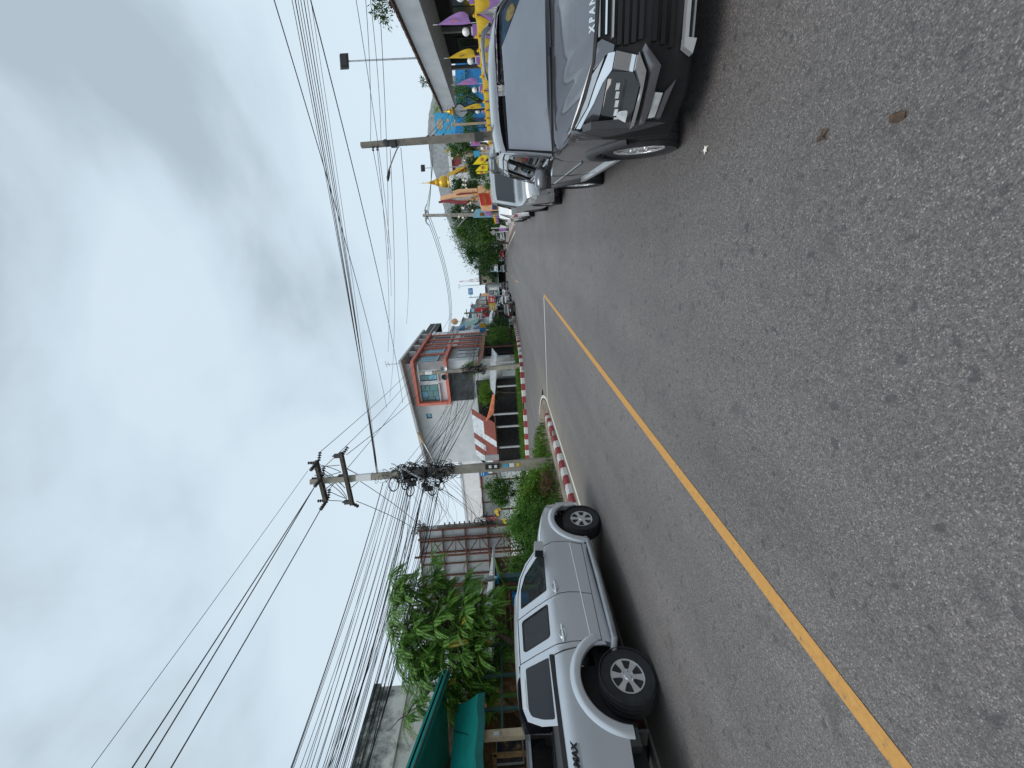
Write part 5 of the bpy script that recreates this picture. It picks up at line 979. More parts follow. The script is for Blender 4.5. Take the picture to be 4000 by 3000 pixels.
# ------------------------------------------------------------------ open carports with patched red and white roof
cp = thing('carport', 'open carport with patched red and white corrugated roof behind the far kerb', 'carport', (-20, 41, .4)); rr = random.Random(4)
xs_ = [-18.9 - i*.79 for i in range(9)]
for i in range(8):
    xa, xb = xs_[i], xs_[i+1]
    for j in range(2):
        mm = ['rust_red', 'zinc_white'][(i + j*1 + (rr.random() < .15)) % 2] if j == 0 else ('rust_red' if rr.random() < .75 else 'zinc_white')
        if 'rust_red' not in MATS: mat('rust_red', (.24, .06, .045), .75, var=.3, scale=8)
        y0, y1 = (42.6, 41.55) if j == 0 else (41.58, 40.6); z0, z1 = (6.15, 4.80) if j == 0 else (4.83, 3.45)
        o = MB(); n = 12; sx = -.35*(0 if j == 0 else 1) - .0; vs = []
        for k in range(n+1):
            x = lerp(xa, xb, k/n); dz = .022*math.sin(k*math.pi); dz = .02 if k % 2 else -.02
            vs += [(x - (0 if j == 0 else .55), y0, z0+dz), (x - (.55 if j == 0 else 1.15), y1, z1+dz)]
        o.add(vs, [(2*k, 2*k+1, 2*k+3, 2*k+2) for k in range(n)]); sub(cp, 'roof_sheet', o, mm)
for x, zt in ((-19.15, 3.6), (-20.75, 3.5), (-23.45, 3.2), (-26.0, 3.4)): sub(cp, 'post', MB().bx(x-.09, x+.09, 40.9, 41.08, .38, zt), 'light_grey')
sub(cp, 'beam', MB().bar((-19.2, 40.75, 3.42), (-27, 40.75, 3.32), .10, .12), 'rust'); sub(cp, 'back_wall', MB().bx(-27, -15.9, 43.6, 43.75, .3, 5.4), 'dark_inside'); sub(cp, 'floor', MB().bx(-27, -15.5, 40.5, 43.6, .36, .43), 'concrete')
cq = thing('carport', 'lean to shed with orange tarpaulin edge beside the patched carport', 'carport', (-16.5, 41.5, .4))
o = MB(); o.add([(-19.9, 41.0, 4.5), (-18.6, 40.95, 4.02), (-16.6, 40.9, 3.46), (-16.6, 40.7, 3.20), (-18.8, 40.7, 3.48), (-19.75, 40.8, 4.30)], [(0, 1, 2, 3, 4, 5)]); sub(cq, 'tarpaulin', o, 'orange')
sub(cq, 'roof', MB().add([(-16.6, 43.5, 3.9), (-11.9, 43.0, 3.2), (-12.0, 40.9, 2.72), (-14.4, 40.7, 2.95), (-16.6, 40.7, 3.24), (-16.6, 43.5, 3.84), (-11.9, 43.0, 3.14), (-12.0, 40.9, 2.6), (-14.4, 40.7, 2.86), (-16.6, 40.7, 3.18)], [(0, 1, 2, 3, 4), (9, 8, 7, 6, 5), (2, 7, 8, 3), (3, 8, 9, 4), (0, 5, 6, 1), (1, 6, 7, 2)]), 'zinc_white')
for x in (-15.75, -13.0): sub(cq, 'post', MB().bx(x-.08, x+.08, 40.85, 41.0, .38, 2.9), 'light_grey')
t = thing('fridge', 'grey cold cabinet standing in the dark shed', 'fridge', (-14.8, 43, .4)); sub(t, 'body', MB().bx(-15.25, -14.3, 42.7, 43.3, .43, 2.35), 'light_grey'); sub(t, 'door', MB().bx(-15.2, -14.35, 42.66, 42.698, .5, 2.28), 'white'); sub(t, 'handle', MB().bx(-14.5, -14.46, 42.62, 42.66, 1.2, 1.7), 'black')
t = thing('market_table', 'wooden table under the white shed roof', 'table', (-13.3, 42.2, .4)); sub(t, 'top', MB().bx(-14, -12.7, 41.9, 42.6, 1.15, 1.2), 'wood')
for x in (-13.95, -12.75):
    for y in (41.95, 42.55): sub(t, 'leg', MB().bx(x-.04, x+.04, y-.04, y+.04, .42, 1.15), 'wood')
tree('shrub', 'leafy bush rising behind the carport below the dark shade cloth', (-17.4, 43.3, .4), 4, (-17.3, 43.2, 4.3), (1.6, .7, 1.15), 3600, .16, 'leaf_light', 61, None, .08, cat='shrub')
bush('climbing vine on the white wall behind the loudspeaker pole', (-14.2, 43.6, 4.6), (.8, .3, .9), 1500, .15, 'leaf_light', 62, None, 'vine')
tree('roadside_tree', 'round green tree in front of the brown awning shops', (-11.75, 47.0, .3), 3, (-11.8, 47.0, 2.4), (1.5, 1.7, 1.6), 5200, .17, 'leaf_mid', 63, 'trees on the pavement before the shops', .09)
tree('roadside_tree', 'dark round tree beside the white shop canopy', (-12.2, 55.5, .3), 3, (-12.3, 55.5, 2.5), (1.5, 1.8, 1.7), 4600, .19, 'leaf_dark', 64, 'trees on the pavement before the shops', .09)
# white roadside bench blocks and low posts by the kerb
for k, (y, lab) in enumerate(((57.5, 'white concrete bench by the dark car'), (60.5, 'second white concrete bench along the kerb behind the dark car'))):
    t = thing('concrete_bench', lab, 'bench', (-12.6, y, .35), 'white benches by the kerb'); sub(t, 'seat', MB().bx(-13.0, -12.4, y-.8, y+.8, .75, .85), 'white')
    for s in (-.55, .55): sub(t, 'leg', MB().bx(-12.95, -12.45, y+s-.12, y+s+.12, .33, .75), 'white')
# ------------------------------------------------------------------ right side: temple frontage
back = Vector((fwd.x, fwd.y, 0)).normalized()
def slab(root, name, pts, F, thick, m):          # upright piece of real thickness from measured corners at one distance
    P = [W(x, y, F=F) for x, y in pts]; n = len(P); o = MB(); o.add(P + [p + back*thick for p in P], [tuple(range(n)), tuple(range(n, 2*n))[::-1]] + [(i, (i+1) % n, n+(i+1) % n, n+i) for i in range(n)]); return sub(root, name, o, m)
EX, E0, E1 = 8.5, 8.0, 34.0
pv_ = thing('pavilion', 'long white eaved temple pavilion with brown tile edge behind the draped fence', 'pavilion', (11, 22, .13))
sub(pv_, 'fascia', MB().bx(EX, EX+.15, E0, E1, 4.12, 5.02), 'white_wall'); sub(pv_, 'soffit', MB().bx(EX+.153, 11.6, E0, E1-.002, 4.14, 4.24), 'light_grey'); sub(pv_, 'end_wall', MB().add([(EX+.155, E1, 4.25), (14, E1, 4.25), (14, E1, 6.6), (EX+.155, E1, 5.0)], [(0, 1, 2, 3)]), 'white_wall')
sub(pv_, 'roof', MB().add([(EX-.05, E0, 5.04), (EX-.05, E1+.2, 5.04), (14, E1+.2, 6.8), (14, E0, 6.8), (EX-.05, E0, 5.12), (EX-.05, E1+.2, 5.12), (14, E1+.2, 6.88), (14, E0, 6.88)], [(3, 2, 1, 0), (4, 5, 6, 7), (0, 1, 5, 4), (1, 2, 6, 5), (3, 7, 6, 2), (0, 4, 7, 3)]), 'dark_wood')
mat('roof_tile', (.13, .075, .065), .75, var=.3, scale=6); tm = None
for i in range(104):
    y = E0 + .25*i
    if tm is None:
        o = MB(); o.add([(-.02, 0, 0), (-.02, .23, 0), (.42, .23, .13), (.42, 0, .13), (-.02, 0, .05), (-.02, .115, .085), (-.02, .23, .05), (.42, .23, .18), (.42, .115, .215), (.42, 0, .18)], [(0, 1, 6, 5, 4), (4, 5, 8, 9), (5, 6, 7, 8), (0, 4, 9, 3), (1, 2, 7, 6)]); tl = sub(pv_, 'roof_tile', o, 'roof_tile') if False else o.build('roof_tile', MATS['roof_tile'], pv_, org=(0, 0, 0)); tm = tl
    else: tl = tm.copy(); col.objects.link(tl); tl.parent = pv_
    tl.location = Vector((EX-.10, y, 5.08 + (.012 if i % 3 else 0))) - ORG
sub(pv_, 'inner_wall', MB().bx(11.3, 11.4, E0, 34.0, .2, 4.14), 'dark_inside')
for y in (12, 16.2, 20.5, 24.6, 28.4, 33.8): sub(pv_, 'column', MB().bx(10.9, 11.12, y-.11, y+.11, .2, 4.14), 'steel')
for y in (14.1, 18.3, 22.5, 26.5, 31.2):
    wn = sub(pv_, 'window_frame', MB().bx(11.22, 11.28, y-1.2, y+1.2, 1.2, 1.28).bx(11.22, 11.28, y-1.2, y+1.2, 3.3, 3.38).bx(11.22, 11.28, y-1.2, y-1.12, 1.28, 3.3).bx(11.22, 11.28, y+1.12, y+1.2, 1.28, 3.3).bx(11.22, 11.28, y-.04, y+.04, 1.28, 3.3), 'plastic')
    for s in (-1, 1): sub(wn, 'pane', MB().bx(11.235, 11.25, y+s*.58-.5, y+s*.58+.5, 1.3, 3.28), 'dark_glass')
# weeds on the roof edge
for k, (c, r_, n, lab) in enumerate((((8.35, 19.6, 5.55), (.35, 1.0, .5), 420, 'leafy branch hanging over the roof edge at the top of the frame'), ((8.4, 27.7, 5.35), (.25, .35, .25), 160, 'small weed growing on the tiled roof edge'))):
    t = thing('roof_weed', lab, 'plant', (c[0], c[1], 5.1)); o = MB(); rr = random.Random(k+70)
    for i in range(9 if k == 0 else 5): q = rv(rr); limb(o, (c[0]+.1, c[1], 5.12), Vector(c) + Vector((q.x*r_[0], q.y*r_[1], abs(q.z)*r_[2])), .012, .004, 90+i)
    sub(t, 'stem', o, 'bark'); sub(t, 'leaves', crown(MB(), c, r_, n, .17, 71+k, 14, .3, asp=.28), 'leaf_dark')
# fence with pickets and cloth swags
FX = 7.5
fn = thing('temple_fence', 'white picket fence on a low wall in front of the temple pavilion', 'fence', (FX, 24, .13)); sub(fn, 'base_wall', MB().bx(FX+.02, FX+.22, 8, 42, .1, .75), 'white_wall'); sub(fn, 'rail', MB().bx(FX+.08, FX+.14, 8, 42, 1.88, 1.95), 'white'); sub(fn, 'rail', MB().bx(FX+.08, FX+.14, 8, 42, .85, .92), 'white')
pm = MB().bx(-.03, .03, -.04, .04, .75, 1.98).build('picket', MATS['white'], fn, org=(0, 0, 0)); pm.location = Vector((FX+.11, 8.2, 0)) - ORG
for i in range(1, 160): q = pm.copy(); col.objects.link(q); q.parent = fn; q.location = Vector((FX+.11, 8.2+.21*i, 0)) - ORG
ORD = ['nearest', 'second', 'third', 'fourth', 'fifth', 'sixth', 'seventh', 'eighth', 'ninth', 'tenth', 'eleventh', 'twelfth', 'thirteenth', 'fourteenth', 'fifteenth', 'sixteenth', 'seventeenth', 'eighteenth']
kn = [12.2, 13.7, 15.2, 16.65, 18.1, 19.73, 21.02, 22.64, 24.02, 26.18, 28.11, 29.9, 31.7, 33.6, 35.5, 37.5, 39.6, 41.7]
for i in range(len(kn)-1):
    a, b = kn[i], kn[i+1]; t = thing('swag', 'yellow over purple cloth swag on the fence, %s one from the camera' % ORD[i], 'drape', (FX, (a+b)/2, 1.2), 'swags along the temple fence')
    for nm, mm, z0, dr, hh, off in (('purple_cloth', 'lilac', 1.96, .50, .40, .03), ('yellow_cloth', 'yellow', 2.03, .30, .34, .07)):
        o = MB(); n = 14; rows = 7; vs = []
        for k in range(n+1):
            s = k/n; y = lerp(a, b, s); bel = 4*s*(1-s)
            for j in range(rows+1): q = j/rows; vs.append((FX - off - .05*bel*math.sin(q*math.pi) - .022*math.sin(q*22)*bel - .01, y, z0 - dr*bel*(.25+.75*q)*.9 - hh*q*(.25+.75*bel)))
        o.add(vs, [(k*(rows+1)+j, k*(rows+1)+j+1, (k+1)*(rows+1)+j+1, (k+1)*(rows+1)+j) for k in range(n) for j in range(rows)]); sub(t, nm, o, mm, True, 80)
    o = MB(); o.lathe([(.001, -.10), (.06, -.06), (.04, 0), (.06, .04), (.03, .07), (.001, .08)], (FX-.11, a, 2.0), 8); sub(t, 'knot', o, 'yellow', True)
for i, (y, z) in enumerate([(14.9, 2.45), (17.34, 2.45), (19.86, 2.44), (22.71, 2.44), (26.68, 2.46), (30.8, 2.49), (36.5, 2.5), (42.9, 2.6)]):
    t = thing('globe_lamp', 'white globe lamp on the temple fence, %s one from the camera' % ORD[i], 'lamp', (FX+.12, y, .13), 'globe lamps on the temple fence')
    o = MB(); o.lathe([(.001, .15), (.075, .13), (.125, .07), (.145, 0), (.125, -.08), (.08, -.125), (.06, -.14)], (FX+.12, y, z), 16); sub(t, 'globe', o, 'bulb_white', True)
    o = MB(); o.lathe([(.07, -.14), (.06, -.2), (.001, -.21)], (FX+.12, y, z), 10); sub(t, 'socket', o, 'black', True); sub(t, 'post', MB().bx(FX+.03, FX+.23, y-.1, y+.1, .1, 2.22), 'white_wall')
    sub(t, 'post_wrap', MB().bx(FX-.0, FX+.26, y-.22, y+.22, 1.98, 2.16), 'purple'); sub(t, 'post_wrap', MB().bx(FX+.02, FX+.2, y+.26, y+.36, 1.96, 2.14), 'yellow')
def flag(y, X, zt, mm, label, ln=1.42, wd=.80, base=1.2, seed=0, lean=.0):
    t = thing('flag', label, 'flag', (X, y, base), 'flags along the temple fence'); o = MB(); tip = Vector((X, y, zt)); o.tube([(X, y+lean, base), tip + Vector((0, 0, .06))], .012, 6); sub(t, 'staff', o, 'white', True)
    rr = random.Random(seed); o = MB(); n = 8; vs = []
    for i in range(n+1):
        q = i/n; zc = zt - .03 - ln*q*.93; wdt = .03 + wd*math.sin(min(1, q*1.25)*math.pi/2)
        if q > .85: wdt *= 1-(q-.85)*2.2
        for j in range(6): s = j/5; vs.append((X - .01 - .05*math.sin(s*8+q*3)*q, y - s*wdt*.95 + .0, zc - .10*s*(1-q) + .12*s*max(0, q-.6)))
    o.add(vs, [(i*6+j, i*6+j+1, (i+1)*6+j+1, (i+1)*6+j) for i in range(n) for j in range(5)]); f_ = sub(t, 'cloth', o, mm, True, 80)
    o = MB(); c = Vector((X-.075, y-.2*wd/.42, zt-ln*.55))
    for k in range(7): a = k*.9; o.tube([c + Vector((0, math.cos(a+q)*.07, math.sin(a*1.3+q)*.10)) for q in (0, .5, 1., 1.5)], .009, 4)
    sub(f_, 'emblem', o, 'orange_red' if mm != 'yellow' else 'rust')
flag(18.74, FX-.05, 3.55, 'lilac', 'purple drooping flag on the fence nearest the camera', seed=1); flag(21.76, FX-.05, 3.52, 'yellow', 'yellow drooping flag between two globe lamps on the fence', seed=2); flag(25.14, FX-.05, 3.56, 'lilac', 'purple drooping flag in front of the blue building', seed=3); flag(29.4, FX-.05, 3.6, 'yellow', 'yellow flag half hidden beside the ornate street sign', 1.5, seed=4)
q_ = lambda x, y: (1600+x/5.53, 450+y/5.53)
for lab, F_, mm, pts, st in (('square purple flag just beyond the roadside pole', 29.0, 'lilac', [(1385, 490), (1520, 495), (1522, 660), (1300, 660)], ((1290, 664), (1640, 668))), ('wide yellow flag beyond the roadside pole', 33.0, 'bright_yellow', [(1368, 1062), (1500, 900), (1600, 855), (1690, 880), (1640, 980), (1560, 1058)], ((1360, 1066), (1700, 1060))),
        ('second wide yellow flag above the silver pickup roof', 35.0, 'bright_yellow', [(1418, 1212), (1480, 1130), (1610, 1030), (1690, 1010), (1690, 1210), (1560, 1200)], ((1412, 1216), (1700, 1205))), ('small yellow flag at the clipped bush', 37.0, 'bright_yellow', [(1440, 1256), (1470, 1225), (1600, 1215), (1690, 1235), (1600, 1262), (1500, 1268)], ((1435, 1258), (1700, 1250)))):
    t = thing('flag', lab, 'flag', W(*q_(*st[1]), F=F_), 'flags along the temple fence'); fl = slab(t, 'cloth', [q_(*p) for p in pts], F_, .03, mm); o = MB(); o.tube([W(*q_(*st[1]), F=F_+.05), W(*q_(*st[0]), F=F_+.05)], .025, 6); sub(t, 'staff', o, 'black')
    c = Vector((0, 0, 0))
    for p in pts: c += W(*q_(*p), F=F_-.03)/len(pts)
    o = MB()
    for k in range(8): a = k*.785; o.tube([c + rgt*math.cos(a)*.06, c + rgt*math.cos(a+.5)*.16 + Vector((0, 0, math.sin(a+.5)*.16))], .02, 4)
    sub(fl, 'emblem', o, 'orange_red')
# ornate street name sign
t = thing('street_sign', 'ornate oval street sign with gold finial above the fence', 'sign', (8.0, 31.5, .13)); o = MB(); o.tube([(7.55, 30.2, .13), (7.55, 30.2, 3.6)], .05, 8); sub(t, 'post', o, 'black', True)
pl = []
for k in range(32): a = 6.2832*k/32; rr_ = 1+.10*math.cos(4*a); pl.append((math.cos(a)*.62*rr_, math.sin(a)*.40*rr_))
mpn = lambda off: (lambda s, t_, d: (7.55 - off + d - s*.25, 30.2 + s, 3.55 + t_))
sub(t, 'border', MB().prism([(p[0]*1.12, p[1]*1.15) for p in pl], mpn(0), 0, .05), 'black'); sub(t, 'plate', MB().prism(pl, mpn(.02), 0, .03), 'lens_pale')
o = MB(); o.lathe([(.22, 0), (.26, .08), (.10, .16), (.16, .24), (.06, .40), (.02, .62), (.001, .75)], (7.55, 30.2, 4.0), 12); sub(t, 'finial', o, 'gold', True)
# roadside utility pole (right) with lamp arm
RB, RT = Vector((4.2, 20.85, .13)), Vector((4.2, 21.3, 7.75)); t = thing('utility_pole', 'weathered concrete pole with street lamp arm behind the grey car', 'utility pole', RB); axr = lambda z: RB.lerp(RT, (z-.13)/7.62)
sub(t, 'post', sqpole(RB, RT, .28, .19), 'concrete_dark'); o = MB(); la = [(3.95, 20.6, 5.55), (3.9, 20.4, 5.85), (2.96, 19.85, 6.28)]; o.tube(spl(la, 5), .028, 8); sub(t, 'lamp_arm', o, 'steel', True); o = MB(); o.tube([la[2], (2.8, 19.8, 6.31), (2.6, 19.72, 6.36), (2.45, 19.66, 6.38)], [.03, .065, .07, .03], 8); sub(t, 'lamp_head', o, 'plastic', True)
o = MB(); o.lathe([(.09, 0), (.15, .02), (.16, .12), (.13, .25), (.05, .3)], axr(6.55)+Vector((0, -.18, 0)), 12, 'y'); o.lathe([(.10, -.3), (.17, -.26), (.17, -.02), (.08, 0)], axr(6.35)+Vector((-.05, -.1, 0)), 12, 'z'); sub(t, 'cable_box', o, 'plastic', True)
for z in (7.2, 7.0): insulator(t, axr(z)-rgt*.1, axr(z)-rgt*.3, 2, .06)
for z in (4.6, 4.35, 3.9): insulator(t, axr(z)+rgt*.1, axr(z)+rgt*.22, 2, .06)
sub(t, 'bracket', MB().bar(axr(4.7)+rgt*.2, axr(3.1)+rgt*.2, .03), 'steel'); sub(t, 'meter_box', MB().bx(3.95, 4.3, 20.55, 20.72, 2.05, 2.45), 'plastic')
# floodlight masts
for (x1, y1, x2, y2, F, lab) in ((1345, 240, 1640, 230, 34, 'tall floodlight mast rising behind the pavilion roof'), (1652, 657, 1840, 652, 44, 'smaller floodlight mast near the golden spire')):
    a, b = W(x1, y1, F=F), W(x2, y2, F=F); g = Vector((b.x, b.y, .13)); t = thing('floodlight_mast', lab, 'floodlight', g); k = 1 if F == 34 else .58; o = MB(); o.tube([g, a - Vector((0, 0, .35*k))], [.10*k, .06*k], 8); sub(t, 'mast', o, 'steel', True)
    o = MB(); o.obx(a, rgt*.62*k, (back*.10 + Vector((0, 0, .06)))*k, Vector((0, 0, .36*k))); sub(t, 'lamp_head', o, 'plastic'); o = MB(); o.obx(a - back*.16*k, rgt*.50*k, back*.01, Vector((0, 0, .26*k))); sub(t, 'lens', o, 'lamp_inside')
# blue bank building with faded emblem
bk = thing('blue_building', 'bright blue kiosk building with a faded peach emblem on its panel', 'building', (10, 42.3, .13)); F0 = 36
slab(bk, 'wall', [(1783, 240), (1783, 522), (1960, 515), (1960, 240)], F0, .5, 'blue'); slab(bk, 'sign_panel', [(1697, 440), (1701, 530), (1779, 524), (1774, 440)], F0-.05, .3, 'light_blue'); slab(bk, 'fascia', [(1778, 240), (1780, 524), (1821, 520), (1816, 240)], F0-.35, .3, 'blue')
slab(bk, 'door', [(1826, 462), (1826, 487), (1900, 484), (1900, 458)], F0-.06, .05, 'navy')
mat('faded_peach', (.50, .40, .30), .7, var=.2, scale=4)
em = []
for k in range(24): a = 6.2832*k/24; em.append((1718+13*math.cos(a)*(1+.06*math.sin(5*a)), 486+22*math.sin(a)*(1+.05*math.cos(4*a))))
slab(bk, 'emblem', em, F0-.08, .02, 'faded_peach')
for (xa, ya, xb, yb) in ((1742, 464, 1754, 478), (1746, 492, 1756, 506), (1771, 468, 1783, 480)): slab(bk, 'faded_mark', [(xa, ya), (xa, yb), (xb, yb), (xb, ya)], F0-.08, .02, 'faded_peach')
rp_ = W(1763, 488, F=30); g = Vector((rp_.x, rp_.y, .13)); solo('rusty_post', MB().bar(g, rp_, .14).bar(rp_ + Vector((-.15, -.1, -.1)), rp_ + Vector((.1, 0, -.05)), .08), 'beige', 'pale rusty post standing before the blue building', 'post', g)
# hangar with curved roof
hg = thing('hangar', 'large grey hall with curved metal roof behind the temple', 'hall', (12, 90, 0)); hp = [(1692, 300), (1690, 378), (1675, 450), (1671, 520), (1675, 570), (1685, 640), (1700, 680), (1720, 760), (1745, 850), (1775, 900), (1800, 970)]
P = [W(x, y, F=75) for x, y in hp]; o = MB(); seg = []
for p, q in zip(P, P[1:]):
    n = max(3, int((q-p).length/.8))
    for i in range(n): seg.append(p.lerp(q, i/n))
seg.append(P[-1])
for i in range(len(seg)-1):        # standing-seam sheets, each its own strip
    p, q = seg[i], seg[i+1]; dz = .05 if i % 2 else 0; o2 = MB(); o2.add([p + Vector((0, 0, dz)), q + Vector((0, 0, dz)), q + Vector((0, 0, dz)) + back*22, p + Vector((0, 0, dz)) + back*22, Vector((p.x, p.y, max(0, p.z-7.)))-back*dz, Vector((q.x, q.y, max(0, q.z-7.)))-back*dz], [(0, 1, 2, 3), (0, 4, 5, 1)]); sub(hg, 'cladding_sheet', o2, 'zinc')
# golden chedi
cc = W(1757, 709, F=50); g = Vector((cc.x, cc.y, .1)); ch_ = thing('golden_spire', 'golden bulb shaped chedi spire on a white drum behind the temple sign', 'chedi', g); zb = cc.z
o = MB(); s_ = 1.0; o.lathe([(.66, 0), (.70, .10), (.62, .22), (.68, .45), (.72, .75), (.70, 1.0), (.58, 1.18), (.44, 1.26), (.40, 1.32), (.44, 1.48), (.46, 1.64), (.42, 1.78), (.30, 1.86)], (g.x, g.y, zb), 20); sub(ch_, 'bell', o, 'gold', True, 25)
o = MB(); pr = []
for i in range(9): r_ = .30*(1-i/10.5); pr += [(r_, 1.86+.11*i), (r_*1.05, 1.90+.11*i), (r_*.82, 1.94+.11*i)]
pr += [(.04, 2.9), (.03, 3.3), (.06, 3.4), (.015, 3.5), (.001, 4.1)]; o.lathe(pr, (g.x, g.y, zb), 16); sub(ch_, 'spire', o, 'gold', True, 25); o = MB(); o.lathe([(.9, -6.6), (.9, -1.2), (.74, -1.1), (.74, -.3), (.70, -.2), (.67, 0)], (g.x, g.y, zb), 16); sub(ch_, 'drum', o, 'white', True, 25)
# temple hall: red tiles, gold gable
th = thing('temple_hall', 'temple hall with red tiled roof and carved golden gable', 'temple', (9, 60, .1)); F0 = 53
slab(th, 'wall', [(1822, 560), (1822, 700), (1960, 690), (1960, 560)], F0+.6, 5, 'beige'); slab(th, 'gable', [(1753, 686), (1825, 643), (1832, 690), (1780, 706)], F0, .4, 'gold_dark')
slab(th, 'bargeboard', [(1742, 690), (1752, 676), (1820, 640), (1828, 646), (1762, 688), (1800, 716), (1790, 720)], F0-.25, .3, 'gold'); slab(th, 'gable_beam', [(1822, 640), (1834, 640), (1838, 700), (1826, 702)], F0-.3, .35, 'beige'); slab(th, 'roof_edge', [(1748, 590), (1760, 588), (1766, 652), (1768, 668), (1756, 668)], F0-.1, .5, 'white')
slab(th, 'finial', [(1741, 592), (1739, 586), (1762, 582), (1762, 590)], F0-.1, .3, 'gold')
for r in range(7):                # roof tiles in stepped courses
    for k in range(9):
        x0 = 1760+6*r; y0 = 600+8*k - r*1.5
        if x0 < 1760 + (658-y0)*.9 + 12: slab(th, 'roof_tile', [(x0, y0), (x0, y0+7.4), (x0+6.8, y0+7.0), (x0+6.8, y0-.4)], F0+.3-.06*r, .2, 'tile_red')
o = MB(); gc = W(1800, 672, F=F0-.05)
for k in range(14): a = k*.45; o.tube([gc + rgt*math.cos(a)*(.12+.05*k) + Vector((0, 0, math.sin(a)*(.10+.04*k))), gc + rgt*math.cos(a+.4)*(.16+.05*k) + Vector((0, 0, math.sin(a+.4)*(.13+.04*k)))], .05, 5)
sub(th, 'carving', o, 'gold')
# temple name monument
mo = thing('temple_monument', 'peach and red temple name monument with a pointed carved top', 'monument', W(1915, 778, Z=.1) if False else (3.6, 46.3, .1)); q = lambda x, y: (1600+x/5.53, 700+y/5.53); F0 = 42
slab(mo, 'plinth', [q(1465, 140), q(1478, 300), q(1540, 578), q(2050, 560), q(2000, 130)], F0, 1.3, 'peach'); slab(mo, 'red_panel', [q(1490, 305), q(1545, 570), q(1778, 552), q(1716, 300)], F0-.03, .03, 'red')
slab(mo, 'pier', [q(1062, 212), q(930, 262), q(935, 305), q(1080, 290), q(1465, 262), q(1462, 195)], F0+.3, 1.0, 'peach'); slab(mo, 'arch_back', [q(890, 310), q(665, 372), q(660, 440), q(735, 450), q(900, 405), q(1240, 380), q(1468, 360), q(1468, 262), q(1080, 292)], F0+.15, .8, 'peach')
slab(mo, 'red_niche', [q(1090, 296), q(1000, 330), q(1010, 345), q(1300, 320), q(1455, 300), q(1455, 275)], F0+.12, .04, 'tile_red'); slab(mo, 'mural', [q(760, 440), q(930, 415), q(1250, 390), q(1380, 330), q(1400, 390), q(1280, 420), q(1000, 462), q(850, 475)], F0+.10, .06, 'light_grey')
slab(mo, 'peak', [q(620, 478), q(700, 462), q(860, 468), q(1000, 490), q(1250, 492), q(1250, 470), q(1000, 455), q(900, 430), q(760, 442)], F0+.02, .5, 'tile_red')
for k, (x, y, s) in enumerate(((1400, 430, 70), (1350, 400, 50), (1440, 380, 50), (1380, 500, 60), (1440, 480, 55), (1330, 470, 40), (1360, 285, 45), (1420, 285, 40))):
    c = W(*q(x, y), F=F0-.08); o = MB(); u = s/5.53*F0/FPX*.5; o.lathe([(.001, -u), (u*.8, -u*.5), (u*.5, 0), (u*.9, u*.4), (u*.3, u), (.001, u*1.4)], c, 8); sub(mo, 'gilded_carving', o, 'gold_dark', True)
p0, p1, p2 = W(*q(1700, 330), F=F0-.06), W(*q(1748, 540), F=F0-.06), W(*q(1600, 330), F=F0-.06); ux = (p0-p1); L_ = ux.length; ux = ux.normalized()*-1*-1
text_mesh('วัดโพธิ์ทอง', .46, lambda a, b, c: tuple(W(*q(1655, 440), F=F0-.06) + ux*a*.85 + Vector((0, 0, b)) - back*c), 'temple_name', MATS['gold'], mo, .03)
nb = thing('notice_board', 'dark blue notice board with brown panel below the temple sign', 'sign', W(1950, 800, F=40) - Vector((0, 0, 1.2))); slab(nb, 'board', [q(1785, 470), q(1785, 652), q(1968, 652), q(1968, 470)], 39.5, .1, 'navy'); slab(nb, 'panel', [q(1880, 520), q(1880, 650), q(1960, 650), q(1960, 540)], 39.44, .05, 'gold_dark')
# blue banner arch, drapes, boards at the far corner
bn_ = thing('banner', 'pale blue printed banner with a framed picture by the far trees', 'banner', (2.2, 47.9, .1)); slab(bn_, 'cloth', [q(1370, 830), q(1400, 690), q(1440, 640), q(1770, 640), q(1780, 820)], 44, .06, 'sky_blue'); slab(bn_, 'picture', [q(1520, 720), q(1520, 790), q(1600, 800), q(1600, 735)], 43.94, .04, 'gold_dark'); slab(bn_, 'purple_field', [q(1640, 660), q(1640, 790), q(1760, 790), q(1760, 660)], 43.94, .04, 'lilac')
for y_ in (650, 820): slab(bn_, 'leg', [q(1770, y_-8), q(1770, y_+8), q(2060, y_+8), q(2060, y_-8)], 44.05, .08, 'steel')
for i in range(5):
    y0 = 770+38*i; t = thing('swag', 'small yellow and purple drape by the far corner, %s from the banner' % ['first', 'second', 'third', 'fourth', 'fifth'][i], 'drape', W(*q(1900, y0), F=42), 'drapes at the far corner'); slab(t, 'yellow_cloth', [q(1800+10*i, y0), q(1802+10*i, y0+34), q(1840+8*i, y0+30), q(1850+8*i, y0+15), q(1840+8*i, y0+4)], 42, .08, 'yellow'); slab(t, 'purple_cloth', [q(1838+8*i, y0+2), q(1850+8*i, y0+18), q(1838+8*i, y0+34), q(1900+6*i, y0+28), q(1910+6*i, y0+12)], 42.02, .06, 'lilac')
dm = thing('road_sign', 'grey back of a diamond road sign on a thin post at the far corner', 'road sign', W(*q(2060, 1125), F=45)); slab(dm, 'plate', [q(1748, 1150), q(1808, 1085), q(1872, 1148), q(1812, 1216)], 45, .03, 'steel'); slab(dm, 'post', [q(1820, 1140), q(1820, 1152), q(2110, 1130), q(2110, 1118)], 45.04, .05, 'white')
wb = thing('sign_board', 'white board on two posts with purple cloth at the far corner', 'sign', W(*q(2090, 1045), F=44)); slab(wb, 'board', [q(1960, 985), q(1945, 1055), q(2090, 1055), q(2090, 1020)], 43.6, .05, 'white'); slab(wb, 'skirt', [q(1930, 1060), q(1930, 1110), q(2090, 1110), q(2090, 1060)], 43.62, .05, 'purple'); slab(wb, 'post', [q(1760, 1050), q(1760, 1062), q(2130, 1052), q(2130, 1042)], 43.7, .06, 'white')
